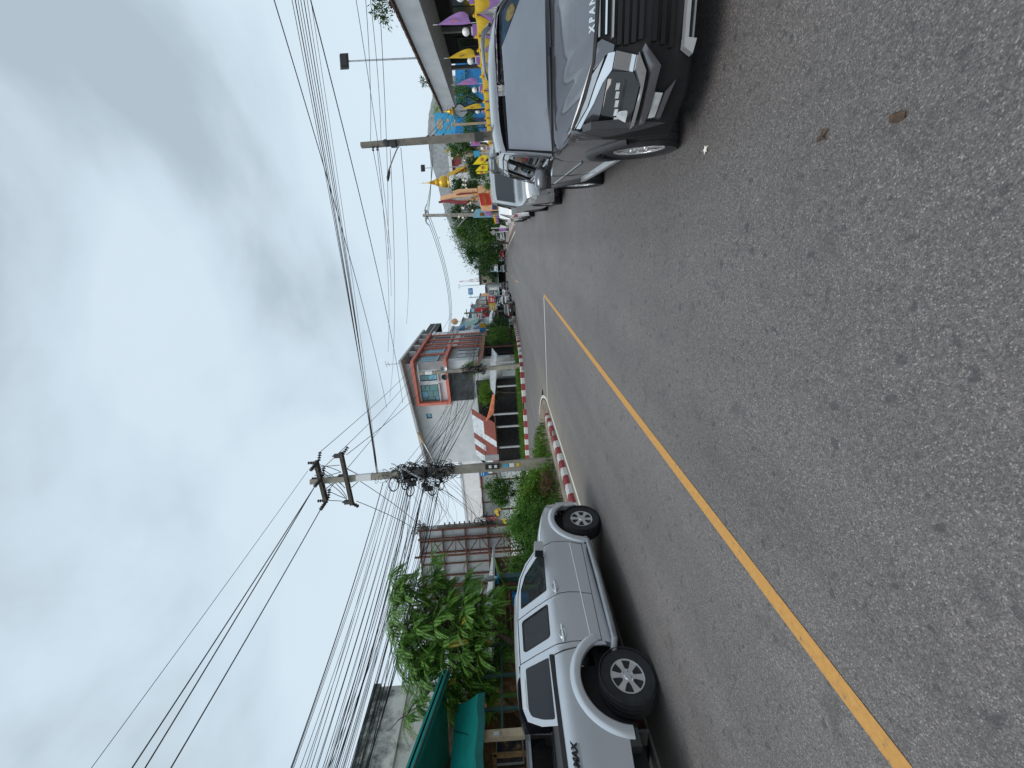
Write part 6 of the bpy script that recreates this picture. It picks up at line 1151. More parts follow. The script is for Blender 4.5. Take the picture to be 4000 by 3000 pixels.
# trees on the right
GT = 'trees by the temple'
def T_(x, y, F, rad, n, size, m, lab, seed, trunk=.16):
    c = W(x, y, F=F); tree('temple_tree', lab, (c.x, c.y, .12), 5, c, rad, n, size, m, seed, GT, trunk, 34)
T_(1852, 905, 55, (2.3, 2.0, 2.6), 11000, .24, 'leaf_mid', 'olive green dense tree beside the blue banner', 101); T_(1868, 957, 66, (2.6, 2.3, 2.9), 11000, .28, 'leaf_dark', 'dark broad leaved tree in the middle of the far tree row', 102); T_(1888, 1008, 112, (4.0, 3.6, 4.2), 11000, .42, 'leaf_dark', 'lower dark tree at the road end of the far tree row', 103); T_(1912, 1042, 128, (3.6, 3.4, 3.6), 8000, .45, 'leaf_dark', 'last small tree of the far row above the white van', 104)
T_(1908, 985, 92, (2.6, 2.2, 2.4), 5200, .34, 'leaf_mid', 'bright green lower tree in front of the far tree row', 105, .1)
T_(1815, 822, 50, (1.7, 1.5, 2.2), 5200, .20, 'leaf_dark', 'dark frangipani tree beside the temple monument', 106); T_(1812, 733, 46, (1.25, 1.1, 1.6), 6500, .19, 'leaf_dark', 'dark tree between the golden spire and the monument', 107); T_(1800, 572, 38, (1.1, 1.1, 1.4), 4200, .17, 'leaf_mid', 'leafy tree behind the roadside pole with the lamp arm', 108); T_(1850, 625, 40, (1.2, 1.1, 1.0), 3600, .16, 'leaf_dark', 'dark tree below the red tiled roof', 109)
T_(1815, 400, 33, (1.6, 1.3, 1.3), 4200, .15, 'leaf_mid', 'drooping tree in front of the blue building', 110); T_(1730, 440, 44, (1.8, 1.2, 1.0), 1800, .17, 'leaf_light', 'pale green treetop above the pavilion end', 111)
T_(1840, 500, 31, (.8, .7, .7), 2000, .12, 'leaf_mid', 'small bush behind the rusty post', 112, .05)
T_(1868, 668, 40, (1.2, 1.0, .9), 4200, .15, 'leaf_dark', 'dark low tree between the yellow flags and the gable', 114, .08)
c = W(1888, 700, F=35); bush('round clipped bush above the silver pickup roof', (c.x, c.y, .9), (1.0, .8, 1.0), 4200, .12, 'leaf_mid', 113)
pt = W(1885, 585, F=36); rr = random.Random(8); o = MB()
for i in range(26):      # white blossoms on the dark trees
    x, y = rr.choice(((1800, 735), (1815, 822), (1835, 640), (1790, 600))); p = W(x+rr.uniform(-35, 45), y+rr.uniform(-35, 35), F=44)
    for k in range(5): a = k*1.2566; leaf(o, p, Vector((math.cos(a), -.3, math.sin(a))), Vector((0, -1, 0)), .16, .12)
struct('blossoms', o, 'petal', kind='stuff')
# oval temple signs
t = thing('oval_sign', 'cream oval notice sign among the temple trees', 'sign', W(1930, 600, F=38)); pl = []
for k in range(24): a = 6.2832*k/24; pl.append((1600+(1290+110*math.cos(a))/5.53, 450+(815+62*math.sin(a))/5.53))
slab(t, 'plate', pl, 38, .15, 'beige'); slab(t, 'post', [(1850, 596), (1850, 602), (1960, 600), (1960, 594)], 38.2, .1, 'white')
t = thing('blue_sign', 'small plain blue sign board beside the oval notice', 'sign', W(1930, 615, F=34)); slab(t, 'plate', [(1850, 590), (1872, 588), (1874, 610), (1852, 613)], 34, .05, 'light_blue'); slab(t, 'post', [(1872, 598), (1872, 602), (1960, 600), (1960, 596)], 34.05, .06, 'steel')
# far utility pole with crossarm
FB = W(1907, 842, F=45); FB.z = .12; FT = W(1652, 842, F=45); t = thing('utility_pole', 'concrete pole with crossarm above the far temple trees', 'utility pole', FB); sub(t, 'post', sqpole(FB, FT, .34, .24), 'concrete'); sub(t, 'crossarm', MB().bar(FT - rgt*.75 - Vector((0, 0, .3)), FT + rgt*.75 - Vector((0, 0, .3)), .14), 'concrete_old')
for k in (-.7, 0, .7):
    insulator(t, FT + rgt*k - Vector((0, 0, .3)) + rgt*.1, FT + rgt*(k+.55) - Vector((0, 0, .55)), 3, .10); insulator(t, FT + rgt*k - Vector((0, 0, .3)) - rgt*.1, FT + rgt*(k-.45) - Vector((0, 0, .65)), 3, .10)
o = MB(); la = [W(1822, 848, F=45), W(1787, 887, F=45)]; o.tube(la, .07, 6); sub(t, 'lamp_arm', o, 'steel', True)
# ------------------------------------------------------------------ other vehicles (nose towards -y, turned by rz)
PROF = {'sedan': ([(0, .50), (.05, .66), (.25, .74), (1.15, .93), (1.95, 1.38), (2.3, 1.46), (3.1, 1.44), (3.75, 1.10), (4.3, 1.04), (4.42, .78), (4.44, .5)], 3, 4, 6, 7, 4.44, 1.72, .31, .88, 3.45, .96),
        'hatch': ([(0, .48), (.05, .66), (.25, .76), (.95, .98), (1.70, 1.44), (2.1, 1.52), (3.2, 1.49), (3.72, 1.10), (3.86, .78), (3.88, .5)], 3, 4, 6, 7, 3.88, 1.68, .30, .78, 3.18, 1.0),
        'pickup': ([(0, .55), (.05, .88), (.25, 1.0), (1.30, 1.14), (1.98, 1.68), (2.3, 1.76), (3.25, 1.74), (3.42, 1.14), (5.08, 1.14), (5.13, .6)], 3, 4, 6, 7, 5.13, 1.80, .37, .95, 4.0, 1.12),
        'van': ([(0, .5), (.05, .95), (.35, 1.12), (.62, 1.22), (1.35, 1.85), (1.8, 1.98), (4.3, 1.98), (4.62, 1.25), (4.72, .6)], 3, 4, 6, 7, 4.72, 1.74, .33, .75, 3.65, 1.2)}
def car(kind, name, label, cat, loc, rz, paint_m, group=None, detail=True):
    global ORG, PX_
    pr, wi0, wi1, ri0, ri1, L_, W_, wr, wf, wb, belt = PROF[kind]; t = thing(name, label, cat, (0, 0, 0), group); hw0 = W_/2; H_ = max(z for _, z in pr)
    def hw_(y, z): return (hw0 - .03*max(0, .5-z)*2 if z <= belt else lerp(hw0-.01, hw0*.78, (z-belt)/(H_-belt))) - .16*max(0, (.45-y)/.45)**2 - .12*max(0, (y-L_+.35)/.35)**2
    sm = lambda sg, off=0.: (lambda s, t_, d: (sg*(hw_(s, t_)+off-d), s - L_/2, t_)); cs = lambda p: [(a, b) for a, b in p]
    PX_ = 0; fine = [(p[0], p[1]) for p in spl(pr, 3)]; body = tops([(y - L_/2, z) for y, z in fine], lambda y, z: hw_(y + L_/2, z), .035, 10)
    ar = wr*1.18; af = arc((wf, wr), ar, 178, 2, 12); ab = arc((wb, wr), ar, 178, 2, 12); zb = .24
    out_ = [(.02, .3)] + [(wf-ar, zb)] + af[1:-1] + [(wf+ar, zb), (wb-ar, zb)] + ab[1:-1] + [(wb+ar, zb), (L_-.02, .32)] + [p for p in fine[::-1]]
    ya, za = pr[wi0]; yt, zt = pr[wi1+1] if kind != 'hatch' else pr[wi1+1]; yr, zr_ = pr[ri1]; top = H_-.10; m1 = lerp(ya, yr, .52)
    g1 = rnd([(ya+.28, belt), (lerp(ya, pr[wi1][0], .78)+.10, lerp(za, pr[wi1][1], .80)-.02), (pr[wi1][0]+.25, top), (m1-.06, top), (m1-.03, belt)], .04); g2 = rnd([(m1+.04, belt), (m1+.02, top), (pr[ri0][0]-.02, top-.01), (lerp(pr[ri0][0], yr, .8), belt+.03)], .04)
    for sg in (1, -1):
        body.patch(out_, sm(sg), .16, .03, [g1, g2])
    body.patch([(-hw0+.12, .3), (hw0-.12, .3), (hw0-.1, pr[1][1]), (-hw0+.1, pr[1][1])], lambda s, t_, d: (s, -L_/2 + .02 + .1*(s/hw0)**2, t_), .2, 0); body.patch([(-hw0+.1, .3), (hw0-.1, .3), (hw0-.1, .8), (-hw0+.1, .8)], lambda s, t_, d: (s, L_/2 - .02, t_), .2, 0)
    sub(t, 'body', body, paint_m, True, 40)
    wsm = lambda a, b: tops([(lerp(pr[a][0], pr[b][0], k) - L_/2, lerp(pr[a][1], pr[b][1], k) + .012) for k in (.06, .35, .65, .94)], lambda y, z: hw_(y + L_/2, z) - .07, .035, 10)
    sub(t, 'windscreen', wsm(wi0, wi1), 'car_glass_dark', True); sub(t, 'rear_window', wsm(ri0, ri1), 'car_glass_dark', True)
    for sg in (1, -1):
        for g in (g1, g2): sub(t, 'side_window', MB().patch(g, sm(sg, -.012), .2, 0), 'car_glass_dark')
        hz = pr[1][1]; hl_ = sub(t, 'headlight', MB().patch(rnd([(.03, hz-.17), (.02, hz-.02), (.42, hz+.09), (.50, hz+.04), (.30, hz-.14)], .03), sm(sg, .006), .07, .04), 'lens', True)
        sub(t, 'fog_light', MB().lathe([(.001, -.012), (.045, -.01), (.06, .01)], (sg*(hw0-.30), -L_/2+.0, .42), 12, 'y'), 'lens', True)
        tz = .92 if kind in ('sedan', 'hatch') else 1.0; sub(t, 'tail_light', MB().patch([(L_-.30, tz-.16), (L_-.28, tz+.04), (L_-.03, tz+.0), (L_-.03, tz-.14)], sm(sg, .008), .07, .05).bx(min(sg*(hw0-.42), sg*(hw0-.14)), max(sg*(hw0-.42), sg*(hw0-.14)), L_/2-.03, L_/2+.015, tz-.14, tz), 'tail_red', True)
        mi = sub(t, 'mirror', MB().obx((sg*(hw0+.09), ya+.42-L_/2, belt+.09), (.09, 0, 0), (0, .06, 0), (0, 0, .07)), paint_m); sub(t, 'handle', MB().bar((sg*(hw0+.012), m1-.3-L_/2, belt-.12), (sg*(hw0+.012), m1-.12-L_/2, belt-.12), .025), 'chrome')
    sub(t, 'grille', MB().bx(-.45, .45, -L_/2-.005, -L_/2+.03, hz-.20, hz-.06), 'plastic'); sub(t, 'lower_grille', MB().bx(-.55, .55, -L_/2-.004, -L_/2+.03, .32, .46), 'black'); sub(t, 'front_bumper', MB().bx(-hw0+.14, hw0-.14, -L_/2-.03, -L_/2+.02, .46, hz-.21), paint_m)
    sub(t, 'number_plate', MB().bx(-.17, .17, L_/2+.016, L_/2+.028, .62, .74), 'plate_white'); sub(t, 'rear_bumper', MB().bx(-hw0+.1, hw0-.1, L_/2-.02, L_/2+.04, .30, .56), paint_m if kind != 'pickup' else 'chrome'); sub(t, 'underbody', MB().bx(-hw0+.14, hw0-.14, -L_/2+.2, L_/2-.2, .2, .62), 'black')
    if kind == 'pickup': sub(t, 'bed_floor', MB().bx(-hw0+.08, hw0-.08, 3.45-L_/2, 5.05-L_/2, .7, 1.1), 'black')
    ORG = Vector((0, 0, 0))
    for sg in (1, -1):
        for y in (wf, wb): make_wheel(t, (sg*(hw0-.10), y - L_/2, wr), wr, .2, wr*.62, sg, 5)
    t.location = loc; t.rotation_euler = (0, 0, rz); return t
car('pickup', 'parked_pickup', 'silver pickup with sunshade parked nose out behind the dark grey car', 'pickup', (1.55, 12.9, 0), R(0), 'silver_paint2', 'vehicles parked on the right')
sh_ = [o for o in bpy.data.objects if o.name.startswith('parked_pickup')][0]
car('hatch', 'parked_hatchback', 'white hatchback with red tail light parked behind the silver pickup', 'car', (1.5, 20.6, 0), R(180), 'white_paint_car', 'vehicles parked on the right')
car('hatch', 'parked_hatchback', 'second white hatchback half hidden beyond the first on the right', 'car', (1.5, 25.6, 0), R(180), 'white_paint_car', 'vehicles parked on the right')
car('sedan', 'parked_sedan', 'black sedan seen from behind at the far left kerb', 'car', (-9.9, 55.9, 0), R(184), 'black_paint', 'traffic and parked cars down the street')
car('van', 'oncoming_van', 'white oncoming van on the right of the far street', 'van', (-.4, 86, 0), R(4), 'white_paint_car', 'traffic and parked cars down the street')
for k, (kd, x, y, rz, pm_, lab, ct) in enumerate((('pickup', -11.6, 75, 184, 'white_paint_car', 'white pickup parked left beyond the black sedan', 'pickup'), ('hatch', -12.4, 82.5, 184, 'silver_paint2', 'pale hatchback parked beyond the white pickup', 'car'), ('sedan', -13.2, 90, 184, 'white_paint_car', 'white sedan parked far along the left kerb', 'car'),
        ('pickup', -12.0, 100, 184, 'black_paint', 'dark pickup driving away in the middle of the far street', 'pickup'), ('hatch', -8.2, 104, 4, 'black_paint', 'dark oncoming hatchback at the far street centre', 'car'), ('pickup', -6.6, 122, 4, 'silver_paint2', 'silver oncoming pickup far down the street', 'pickup'), ('sedan', -5.0, 112, 4, 'red_paint', 'small red car far down on the right', 'car'), ('sedan', -15.0, 112, 184, 'silver_paint', 'silver sedan parked at the far left shops', 'car'))):
    car(kd, 'street_car', lab, ct, (x, y, 0), R(rz), pm_, 'traffic and parked cars down the street')
def motorbike(loc, rz, pm_, label):
    global ORG
    t = thing('motorbike', label, 'motorbike', (0, 0, 0), 'motorbikes parked by the shops'); ORG = Vector((0, 0, 0))
    for y in (-.6, .6):
        o = MB(); o.lathe([(.22, -.04), (.28, -.045), (.30, 0), (.28, .045), (.22, .04), (.22, -.04)], (0, y, .30), 18, 'x'); w_ = sub(t, 'wheel', o, 'rubber', True)
        o = MB(); o.lathe([(.03, -.05), (.03, .05)], (0, y, .30), 8, 'x')
        for k in range(6): a = k*1.047; o.bar((0, y, .3), (0, y+.22*math.cos(a), .3+.22*math.sin(a)), .015)
        sub(w_, 'rim', o, 'alu')
    o = MB(); o.obx((0, .05, .55), (.11, 0, 0), (0, .32, .04), (0, -.02, .13)); o.obx((0, -.38, .68), (.16, 0, 0), (0, .05, .0), (0, -.08, .25)); o.obx((0, .5, .66), (.10, 0, 0), (0, .24, .05), (0, 0, .07)); sub(t, 'fairing', o, pm_)
    o = MB(); o.obx((0, .25, .80), (.12, 0, 0), (0, .38, .04), (0, 0, .045)); sub(t, 'seat', o, 'black'); o = MB(); o.tube([(-.32, -.38, 1.02), (0, -.42, .98), (.32, -.38, 1.02)], .02, 6); o.tube([(0, -.42, .98), (0, -.58, .32)], .03, 6); sub(t, 'handlebar', o, 'plastic', True)
    o = MB(); o.lathe([(.07, -.03), (.08, .02), (.001, .05)], (0, -.50, .88), 10, 'y'); sub(t, 'headlight', o, 'lens', True)
    for s in (-1, 1): o = MB(); o.tube([(s*.28, -.38, 1.03), (s*.33, -.36, 1.18)], .01, 4); o.obx((s*.34, -.36, 1.2), (.06, 0, 0), (0, .01, 0), (0, 0, .04)); sub(t, 'mirror', o, 'black')
    t.location = loc; t.rotation_euler = (0, 0, R(rz))
for k, (x, y, rz, pm_, lab) in enumerate(((-11.3, 64.5, 170, 'black_paint', 'black motorbike parked just beyond the black sedan'), (-11.6, 67.0, 190, 'white_paint_car', 'white motorbike parked beyond the black motorbike'), (-11.7, 69.2, 175, 'red_paint', 'red motorbike third in the row by the shops'), (-11.0, 70.5, 180, 'silver_paint2', 'silver motorbike at the outside of the row'))): motorbike((x, y, 0), rz, pm_, lab)

# ------------------------------------------------------------------ shops down the left side of the street
def sx(y): return xl(y) - 2.2
def shop(y0, y1, h, wall_m, label, storeys, sign=None, roof=None, awn=None, winm='dark_glass', depth=9, text=None, tm='white', off=0.):
    x0 = sx((y0+y1)/2) + off; t = thing('shophouse', label, 'building', (x0, (y0+y1)/2, .2), 'shophouses down the street')
    sub(t, 'wall', MB().bx(x0-depth, x0, y0+.02, y1-.02, .2, h), wall_m); sub(t, 'parapet', MB().bx(x0-depth-.05, x0+.15, y0+.01, y1-.01, h+.003, h+.35), wall_m)
    fh = h/storeys; sub(t, 'dark_front', MB().bx(x0+.003, x0+.05, y0+.3, y1-.3, .25, fh-.5), 'dark_inside'); n = max(2, int((y1-y0)/1.7))  # flat ground-floor panel in the near-black colour of a dark inside
    for s in range(1, storeys):
        for k in range(n):
            a = y0 + (y1-y0)*(k+.18)/n; b = y0 + (y1-y0)*(k+.82)/n; z = fh*s+.8; wn = sub(t, 'window', MB().bx(x0+.003, x0+.06, a-.08, b+.08, z-.08, z+1.5), 'white'); sub(wn, 'pane', MB().bx(x0+.062, x0+.08, a, (a+b)/2-.03, z, z+1.42).bx(x0+.062, x0+.08, (a+b)/2+.03, b, z, z+1.42), winm); sub(wn, 'sill', MB().bx(x0+.003, x0+.22, a-.12, b+.12, z-.18, z-.083), 'light_grey')
    # side wall towards the camera
    for s in range(1, storeys): sub(t, 'side_band', MB().bx(x0-depth+.1, x0+.16, y0-.04, y0+.018, fh*s-.12, fh*s+.12), 'light_grey')
    if awn: sub(t, 'awning', MB().add([(x0, y0+.1, fh-.1), (x0, y1-.1, fh-.1), (x0+2.0, y1-.1, fh-.75), (x0+2.0, y0+.1, fh-.75), (x0, y0+.1, fh-.16), (x0, y1-.1, fh-.16), (x0+2.0, y1-.1, fh-.95), (x0+2.0, y0+.1, fh-.95)], [(0, 1, 2, 3), (7, 6, 5, 4), (3, 2, 6, 7), (0, 3, 7, 4), (1, 5, 6, 2)]), awn)
    if sign: sg_ = sub(t, 'sign_panel', MB().bx(x0+.09, x0+.25, y0+.4, y1-.4, fh+.05, fh+1.4), sign); sub(sg_, 'sign_side', MB().bx(x0+.1, x0+1.3, y0+.3, y0+.42, fh+.1, fh+1.5), sign)
    if roof: sub(t, 'roof', MB().add([(x0+.5, y0, h+.36), (x0+.5, y1, h+.36), (x0-depth*.5, y1, h+2.2), (x0-depth*.5, y0, h+2.2), (x0-depth, y1, h+.36), (x0-depth, y0, h+.36)], [(0, 1, 2, 3), (3, 2, 4, 5), (0, 3, 5), (1, 4, 2)]), roof)
    return t
stained('dirty_white', (.62, .63, .62), (.25, .26, .26), 12, 6)
s1 = shop(58.6, 62.6, 12.6, 'white', 'tall narrow white shophouse with mint edge beside the orange framed building', 3, None, None, 'zinc_white'); sub(s1, 'mint_band', MB().bx(-13.98, -13.86 + .12, 58.45, 58.61, .3, 12.9), 'mint')
dr = thing('rooftop_shed', 'dark sheet metal rooftop shed above the white shophouse', 'shed', (-18, 66, 12.9)); o = MB(); o.add([(-15, 59.0, 13.1), (-15, 59.0, 15.2), (-15, 74, 15.4), (-15, 74, 13.4), (-22, 59.0, 13.1), (-22, 59.0, 17.4), (-22, 74, 17.4), (-22, 74, 13.4)], [(0, 1, 2, 3), (0, 4, 5, 1), (1, 5, 6, 2), (4, 7, 6, 5), (3, 2, 6, 7)]); sub(dr, 'sheeting', o, 'dark_roof'); sub(dr, 'support', MB().bx(-15.1, -14.97, 63.2, 63.35, 12.6, 15.3), 'zinc_white'); sub(dr, 'rail', MB().bx(-14.98, -14.93, 59.2, 73.8, 14.2, 14.32), 'steel')
s2 = shop(62.8, 67.6, 10.2, 'dirty_white', 'white shophouse with two blue canvas awnings', 3, None, None, 'brown_awning')
for (z0, z1, y0) in ((8.0, 9.6, 64.0), (5.2, 6.8, 64.2)):
    x0 = sx(65.2); sub(s2, 'blue_awning', MB().add([(x0, y0, z1), (x0, y0+2.2, z1), (x0+.9, y0+2.2, z0), (x0+.9, y0, z0), (x0, y0, z0)], [(0, 1, 2, 3), (0, 3, 4)]), 'blue_canvas') if 'blue_canvas' in MATS else sub(s2, 'blue_awning', MB().add([(x0, y0, z1), (x0, y0+2.2, z1), (x0+.9, y0+2.2, z0), (x0+.9, y0, z0), (x0, y0, z0)], [(0, 1, 2, 3), (0, 3, 4)]), mat('blue_canvas', (.16, .27, .45), .7, var=.1))
sgn = thing('shop_sign', 'blue and yellow shop sign projecting over the pavement', 'sign', (-12.0, 56, 4.3)); sub(sgn, 'plate', MB().bx(-13.3, -11.9, 56.9, 57.0, 4.35, 5.25), 'gold'); sub(sgn, 'blue_half', MB().bx(-13.25, -12.6, 56.86, 56.897, 4.4, 5.2), 'blue'); sub(sgn, 'bracket', MB().bar((-13.9, 56.95, 5.1), (-13.3, 56.95, 5.1), .06), 'steel')
cap = thing('canopy', 'white rounded shop canopy with green lettering band', 'canopy', (-12.5, 60, 3.4)); o = MB(); vs = []
for i in range(9):
    y = lerp(58.8, 67.0, i/8)
    for k in range(5): a = k*math.pi/8; vs.append((-13.6+1.7*math.sin(a), y, 3.3+.75*math.cos(a)))
o.add(vs, [(i*5+k, i*5+k+1, (i+1)*5+k+1, (i+1)*5+k) for i in range(8) for k in range(4)] + [(0, 1, 2, 3, 4)]); sub(cap, 'hood', o, 'white', True); o = MB()
for k in range(5): o.bx(-11.92, -11.88, 59.4+1.1*k, 60.0+1.1*k, 3.2, 3.5)
sub(cap, 'lettering', o, 'green_roof')
s3 = shop(67.8, 73.4, 9.2, 'mint', 'mint green shophouse with striped green metal roof', 2, None, None, 'zinc_white'); x0 = sx(70.6)
for i in range(9): y = 68+.6*i; sub(s3, 'roof_sheet', MB().add([(x0+.9, y, 6.2), (x0+.9, y+.56, 6.2), (x0-.9, y+.56, 9.6), (x0-.9, y, 9.6), (x0+.9, y, 6.12), (x0+.9, y+.56, 6.12), (x0-.9, y+.56, 9.52), (x0-.9, y, 9.52)], [(0, 1, 2, 3), (7, 6, 5, 4), (0, 4, 5, 1), (0, 3, 7, 4), (1, 5, 6, 2)]), 'green_roof' if i % 2 else 'mint')
o = MB(); o.lathe([(.01, 0), (.4, .06), (.6, .16)], (-14.5, 72.0, 10.6), 16, 'y'); o.tube([(-14.5, 72, 10.6), (-14.5, 72.1, 9.5)], .05, 6); solo('satellite_dish', o, 'peach', 'orange satellite dish on the mint shophouse roof', 'satellite dish', (-14.5, 72, 9.5), None, True)
shop(73.6, 79.6, 9.3, 'dirty_white', 'grey white shophouse with dark stepped roof', 2, None, 'dark_roof', 'sky_blue'); s5 = shop(79.8, 86.5, 7.6, 'light_grey', 'low shophouse with a large red sign', 2, 'red', None, 'zinc_white')
x0 = sx(83); text_mesh('TRUE', 1.1, lambda a, b, c: (x0+.27+c, 83.2+a, 4.15+b), 'sign_text', MATS['white'], s5, .03) if False else None
sub(s5, 'red_hoarding', MB().bx(x0+.1, x0+2.2, 81.0, 81.15, 5.1, 7.3), 'red'); sub(s5, 'hoarding_mark', MB().bx(x0+.4, x0+1.9, 80.96, 80.998, 5.9, 6.1).bx(x0+.6, x0+.8, 80.96, 80.998, 5.4, 6.9).bx(x0+1.3, x0+1.5, 80.96, 80.998, 5.4, 6.5), 'white')
pal = ['dirty_white', 'mint', 'light_grey', 'sky_blue', 'beige', 'white_wall']; sgp = ['red', 'blue', 'yellow', 'orange', 'navy', None]; wd = ['grey', 'mint', 'pale grey', 'pale blue', 'tan', 'white']; y = 86.8; rr = random.Random(15)
for i in range(9):
    w_ = rr.uniform(6, 8.5); sgc = sgp[(i*2+1) % 6]; shop(y, y+w_, rr.choice((7.2, 8.6, 9.4, 10.2)), pal[i % 6], '%s shophouse in the far row, %s after the red sign' % (wd[i % 6], ['first', 'second', 'third', 'fourth', 'fifth', 'sixth', 'seventh', 'eighth', 'ninth'][i]), rr.choice((2, 3)), sgc, 'dark_roof' if i % 3 == 0 else None, rr.choice(('zinc_white', 'brown_awning', 'green_roof'))); y += w_+.2
# far right side and street end
def shop_r(x0, y0, y1, h, wd_, wall_m, label, storeys, sign, roof_m='dark_roof'):
    t = thing('shophouse', label, 'building', (x0, (y0+y1)/2, .2), 'shophouses at the street end'); sub(t, 'wall', MB().bx(x0, x0+wd_, y0, y1, .1, h), wall_m); sub(t, 'roof', MB().bx(x0-.2, x0+wd_+.2, y0-.6, y1+.2, h+.003, h+.35), roof_m); n = max(2, int(wd_/2.2)); cw = wd_/n
    for s in range(1, storeys):
        for k in range(n): z = h/storeys*s+.6; wn = sub(t, 'window', MB().bx(x0+cw*(k+.15), x0+cw*(k+.85), y0-.06, y0-.003, z, z+1.4), 'white'); sub(wn, 'pane', MB().bx(x0+cw*(k+.2), x0+cw*(k+.8), y0-.09, y0-.063, z+.1, z+1.3), 'dark_glass')
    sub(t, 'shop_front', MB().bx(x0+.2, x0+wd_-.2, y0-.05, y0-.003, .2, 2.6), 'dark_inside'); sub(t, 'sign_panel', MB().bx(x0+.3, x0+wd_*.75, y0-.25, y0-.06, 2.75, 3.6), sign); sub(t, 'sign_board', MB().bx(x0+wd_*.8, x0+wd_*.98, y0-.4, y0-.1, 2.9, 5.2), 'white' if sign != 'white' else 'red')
    sub(t, 'awning', MB().add([(x0, y0-.01, 2.75), (x0+wd_, y0-.01, 2.75), (x0+wd_, y0-2, 2.4), (x0, y0-2, 2.4)], [(0, 1, 2, 3)]), 'zinc_white')
shop_r(-19.8, 126, 138, 6.4, 4.5, 'dirty_white', 'white shop with dark roof at the street bend', 2, 'blue'); shop_r(-15.2, 134, 146, 8.4, 4.0, 'beige', 'cream shophouse closing the view at the street bend', 3, 'green_roof'); shop_r(-11.1, 130, 142, 5.2, 3.6, 'sky_blue', 'low pale blue shop at the street bend', 2, 'white', 'rust'); shop_r(-7.4, 132, 142, 6.8, 4.4, 'mint', 'mint shop right of the low pale blue one', 2, 'orange')
shop_r(-32, 160, 170, 10.4, 9, 'dirty_white', 'tall grey building far behind the street bend', 3, 'red'); shop_r(-2.6, 126, 140, 5.0, 5, 'light_grey', 'low grey shop behind the distant trees', 2, 'yellow', 'brown_awning'); shop_r(4.5, 150, 160, 6.0, 12, 'light_grey', 'wide low grey building behind the far trees', 2, 'blue')
for k, (x, y, h) in enumerate(((-12.9, 71, 8.6), (-14.6, 86, 8.2), (-15.6, 96, 9.4), (-17.4, 114, 9), (-1.6, 98, 8.4), (-3.8, 118, 9))):
    t = thing('utility_pole', 'distant utility pole, %s along the %s side of the far street' % (('first', 'second', 'third', 'fourth', 'first', 'second')[k], 'left' if k < 4 else 'right'), 'utility pole', (x, y, .1), 'distant utility poles'); sub(t, 'post', MB().bx(x-.13, x+.13, y-.13, y+.13, .1, h), 'concrete_dark'); sub(t, 'crossarm', MB().bx(x-.7-.1*k, x+.7, y-.07, y+.07, h-.5, h-.36), 'arm_dark'); tangle(t, h*.5, h*.62, lambda z, x=x, y=y: Vector((x, y, z)), .4, 16, 200+k, .03)
for k, (x, y, z, mm, lab) in enumerate(((-12.6, 74, 3.6, 'yellow', 'small yellow sign hung over the pavement past the mint shophouse'), (-13.4, 88, 3.9, 'red', 'small red sign hung over the pavement past the red hoarding'), (-14.2, 94, 4.4, 'orange', 'orange sign hung over the far left pavement'), (-13.6, 100, 3.2, 'green_roof', 'green sign hung low at the far left shops'), (-15.2, 106, 5.0, 'white', 'white sign hung high at the far left shops'), (-14.8, 78, 6.6, 'white', 'tall white sign on the stepped roof shophouse'))):
    t = thing('shop_sign', lab, 'sign', (x, y, z), 'hanging shop signs'); sub(t, 'plate', MB().bx(x-.7, x+.7, y-.06, y+.06, z-.6, z+.6), mm); sub(t, 'mark', MB().bx(x-.45, x+.45, y-.075, y-.062, z+.05, z+.3).bx(x-.45, x+.2, y-.075, y-.062, z-.35, z-.15), 'white' if mm != 'white' else 'red'); sub(t, 'bracket', MB().bar((x-1.6, y, z+.5), (x-.7, y, z+.5), .06), 'steel')
# blue direction sign on a post, lamp post, square blue parking sign, oval shop sign
c = W(1838, 1138, F=90); t = thing('road_sign', 'large blue direction sign above the far street', 'road sign', (c.x, c.y, .1)); o = MB(); o.obx(c, rgt*.72, back*.04, Vector((0, 0, .52))); pl_ = sub(t, 'plate', o, 'blue'); sub(t, 'post', MB().bar((c.x-1.4, c.y+.2, .1), (c.x-1.4, c.y+.2, c.z+.5), .16).bar((c.x-1.4, c.y+.2, c.z), (c.x+.6, c.y+.15, c.z), .1), 'steel')
for k in range(3): o = MB(); o.obx(c - back*.05 + Vector((0, 0, .28-.27*k)), rgt*(.55-.1*k), back*.005, Vector((0, 0, .05))); sub(pl_, 'sign_line', o, 'white')
c = W(1798, 1118, F=100); t = thing('street_lamp', 'thin double headed street lamp against the sky at the far street', 'street lamp', (c.x, c.y, .1)); o = MB(); o.tube([(c.x, c.y, .1), c], [.10, .05], 8); o.tube([c, c + rgt*.3 + Vector((0, 0, .3))], .04, 6); o.tube([c, c - rgt*.3 + Vector((0, 0, .35))], .04, 6); sub(t, 'post', o, 'steel', True)
for s in (-1, 1): o = MB(); o.obx(c + rgt*.35*s + Vector((0, 0, .33)), rgt*.16, back*.1, Vector((0, 0, .06))); sub(t, 'lamp_head', o, 'plastic')
c = W(1919, 1143, F=88); t = thing('shop_sign', 'square dark blue sign with a white curl outside a far shop', 'sign', (c.x, c.y, .1)); o = MB(); o.obx(c, rgt*.45, back*.06, Vector((0, 0, .45))); pl_ = sub(t, 'plate', o, 'navy'); o = MB(); o.tube([c - back*.07 + rgt*a + Vector((0, 0, b)) for a, b in ((.22, .22), (-.2, .2), (-.2, -.02), (.2, -.02), (.2, -.25), (-.22, -.25))], .05, 5); sub(pl_, 'sign_mark', o, 'white'); sub(t, 'post', MB().bar((c.x, c.y+.1, .1), c + back*.1, .1), 'steel')
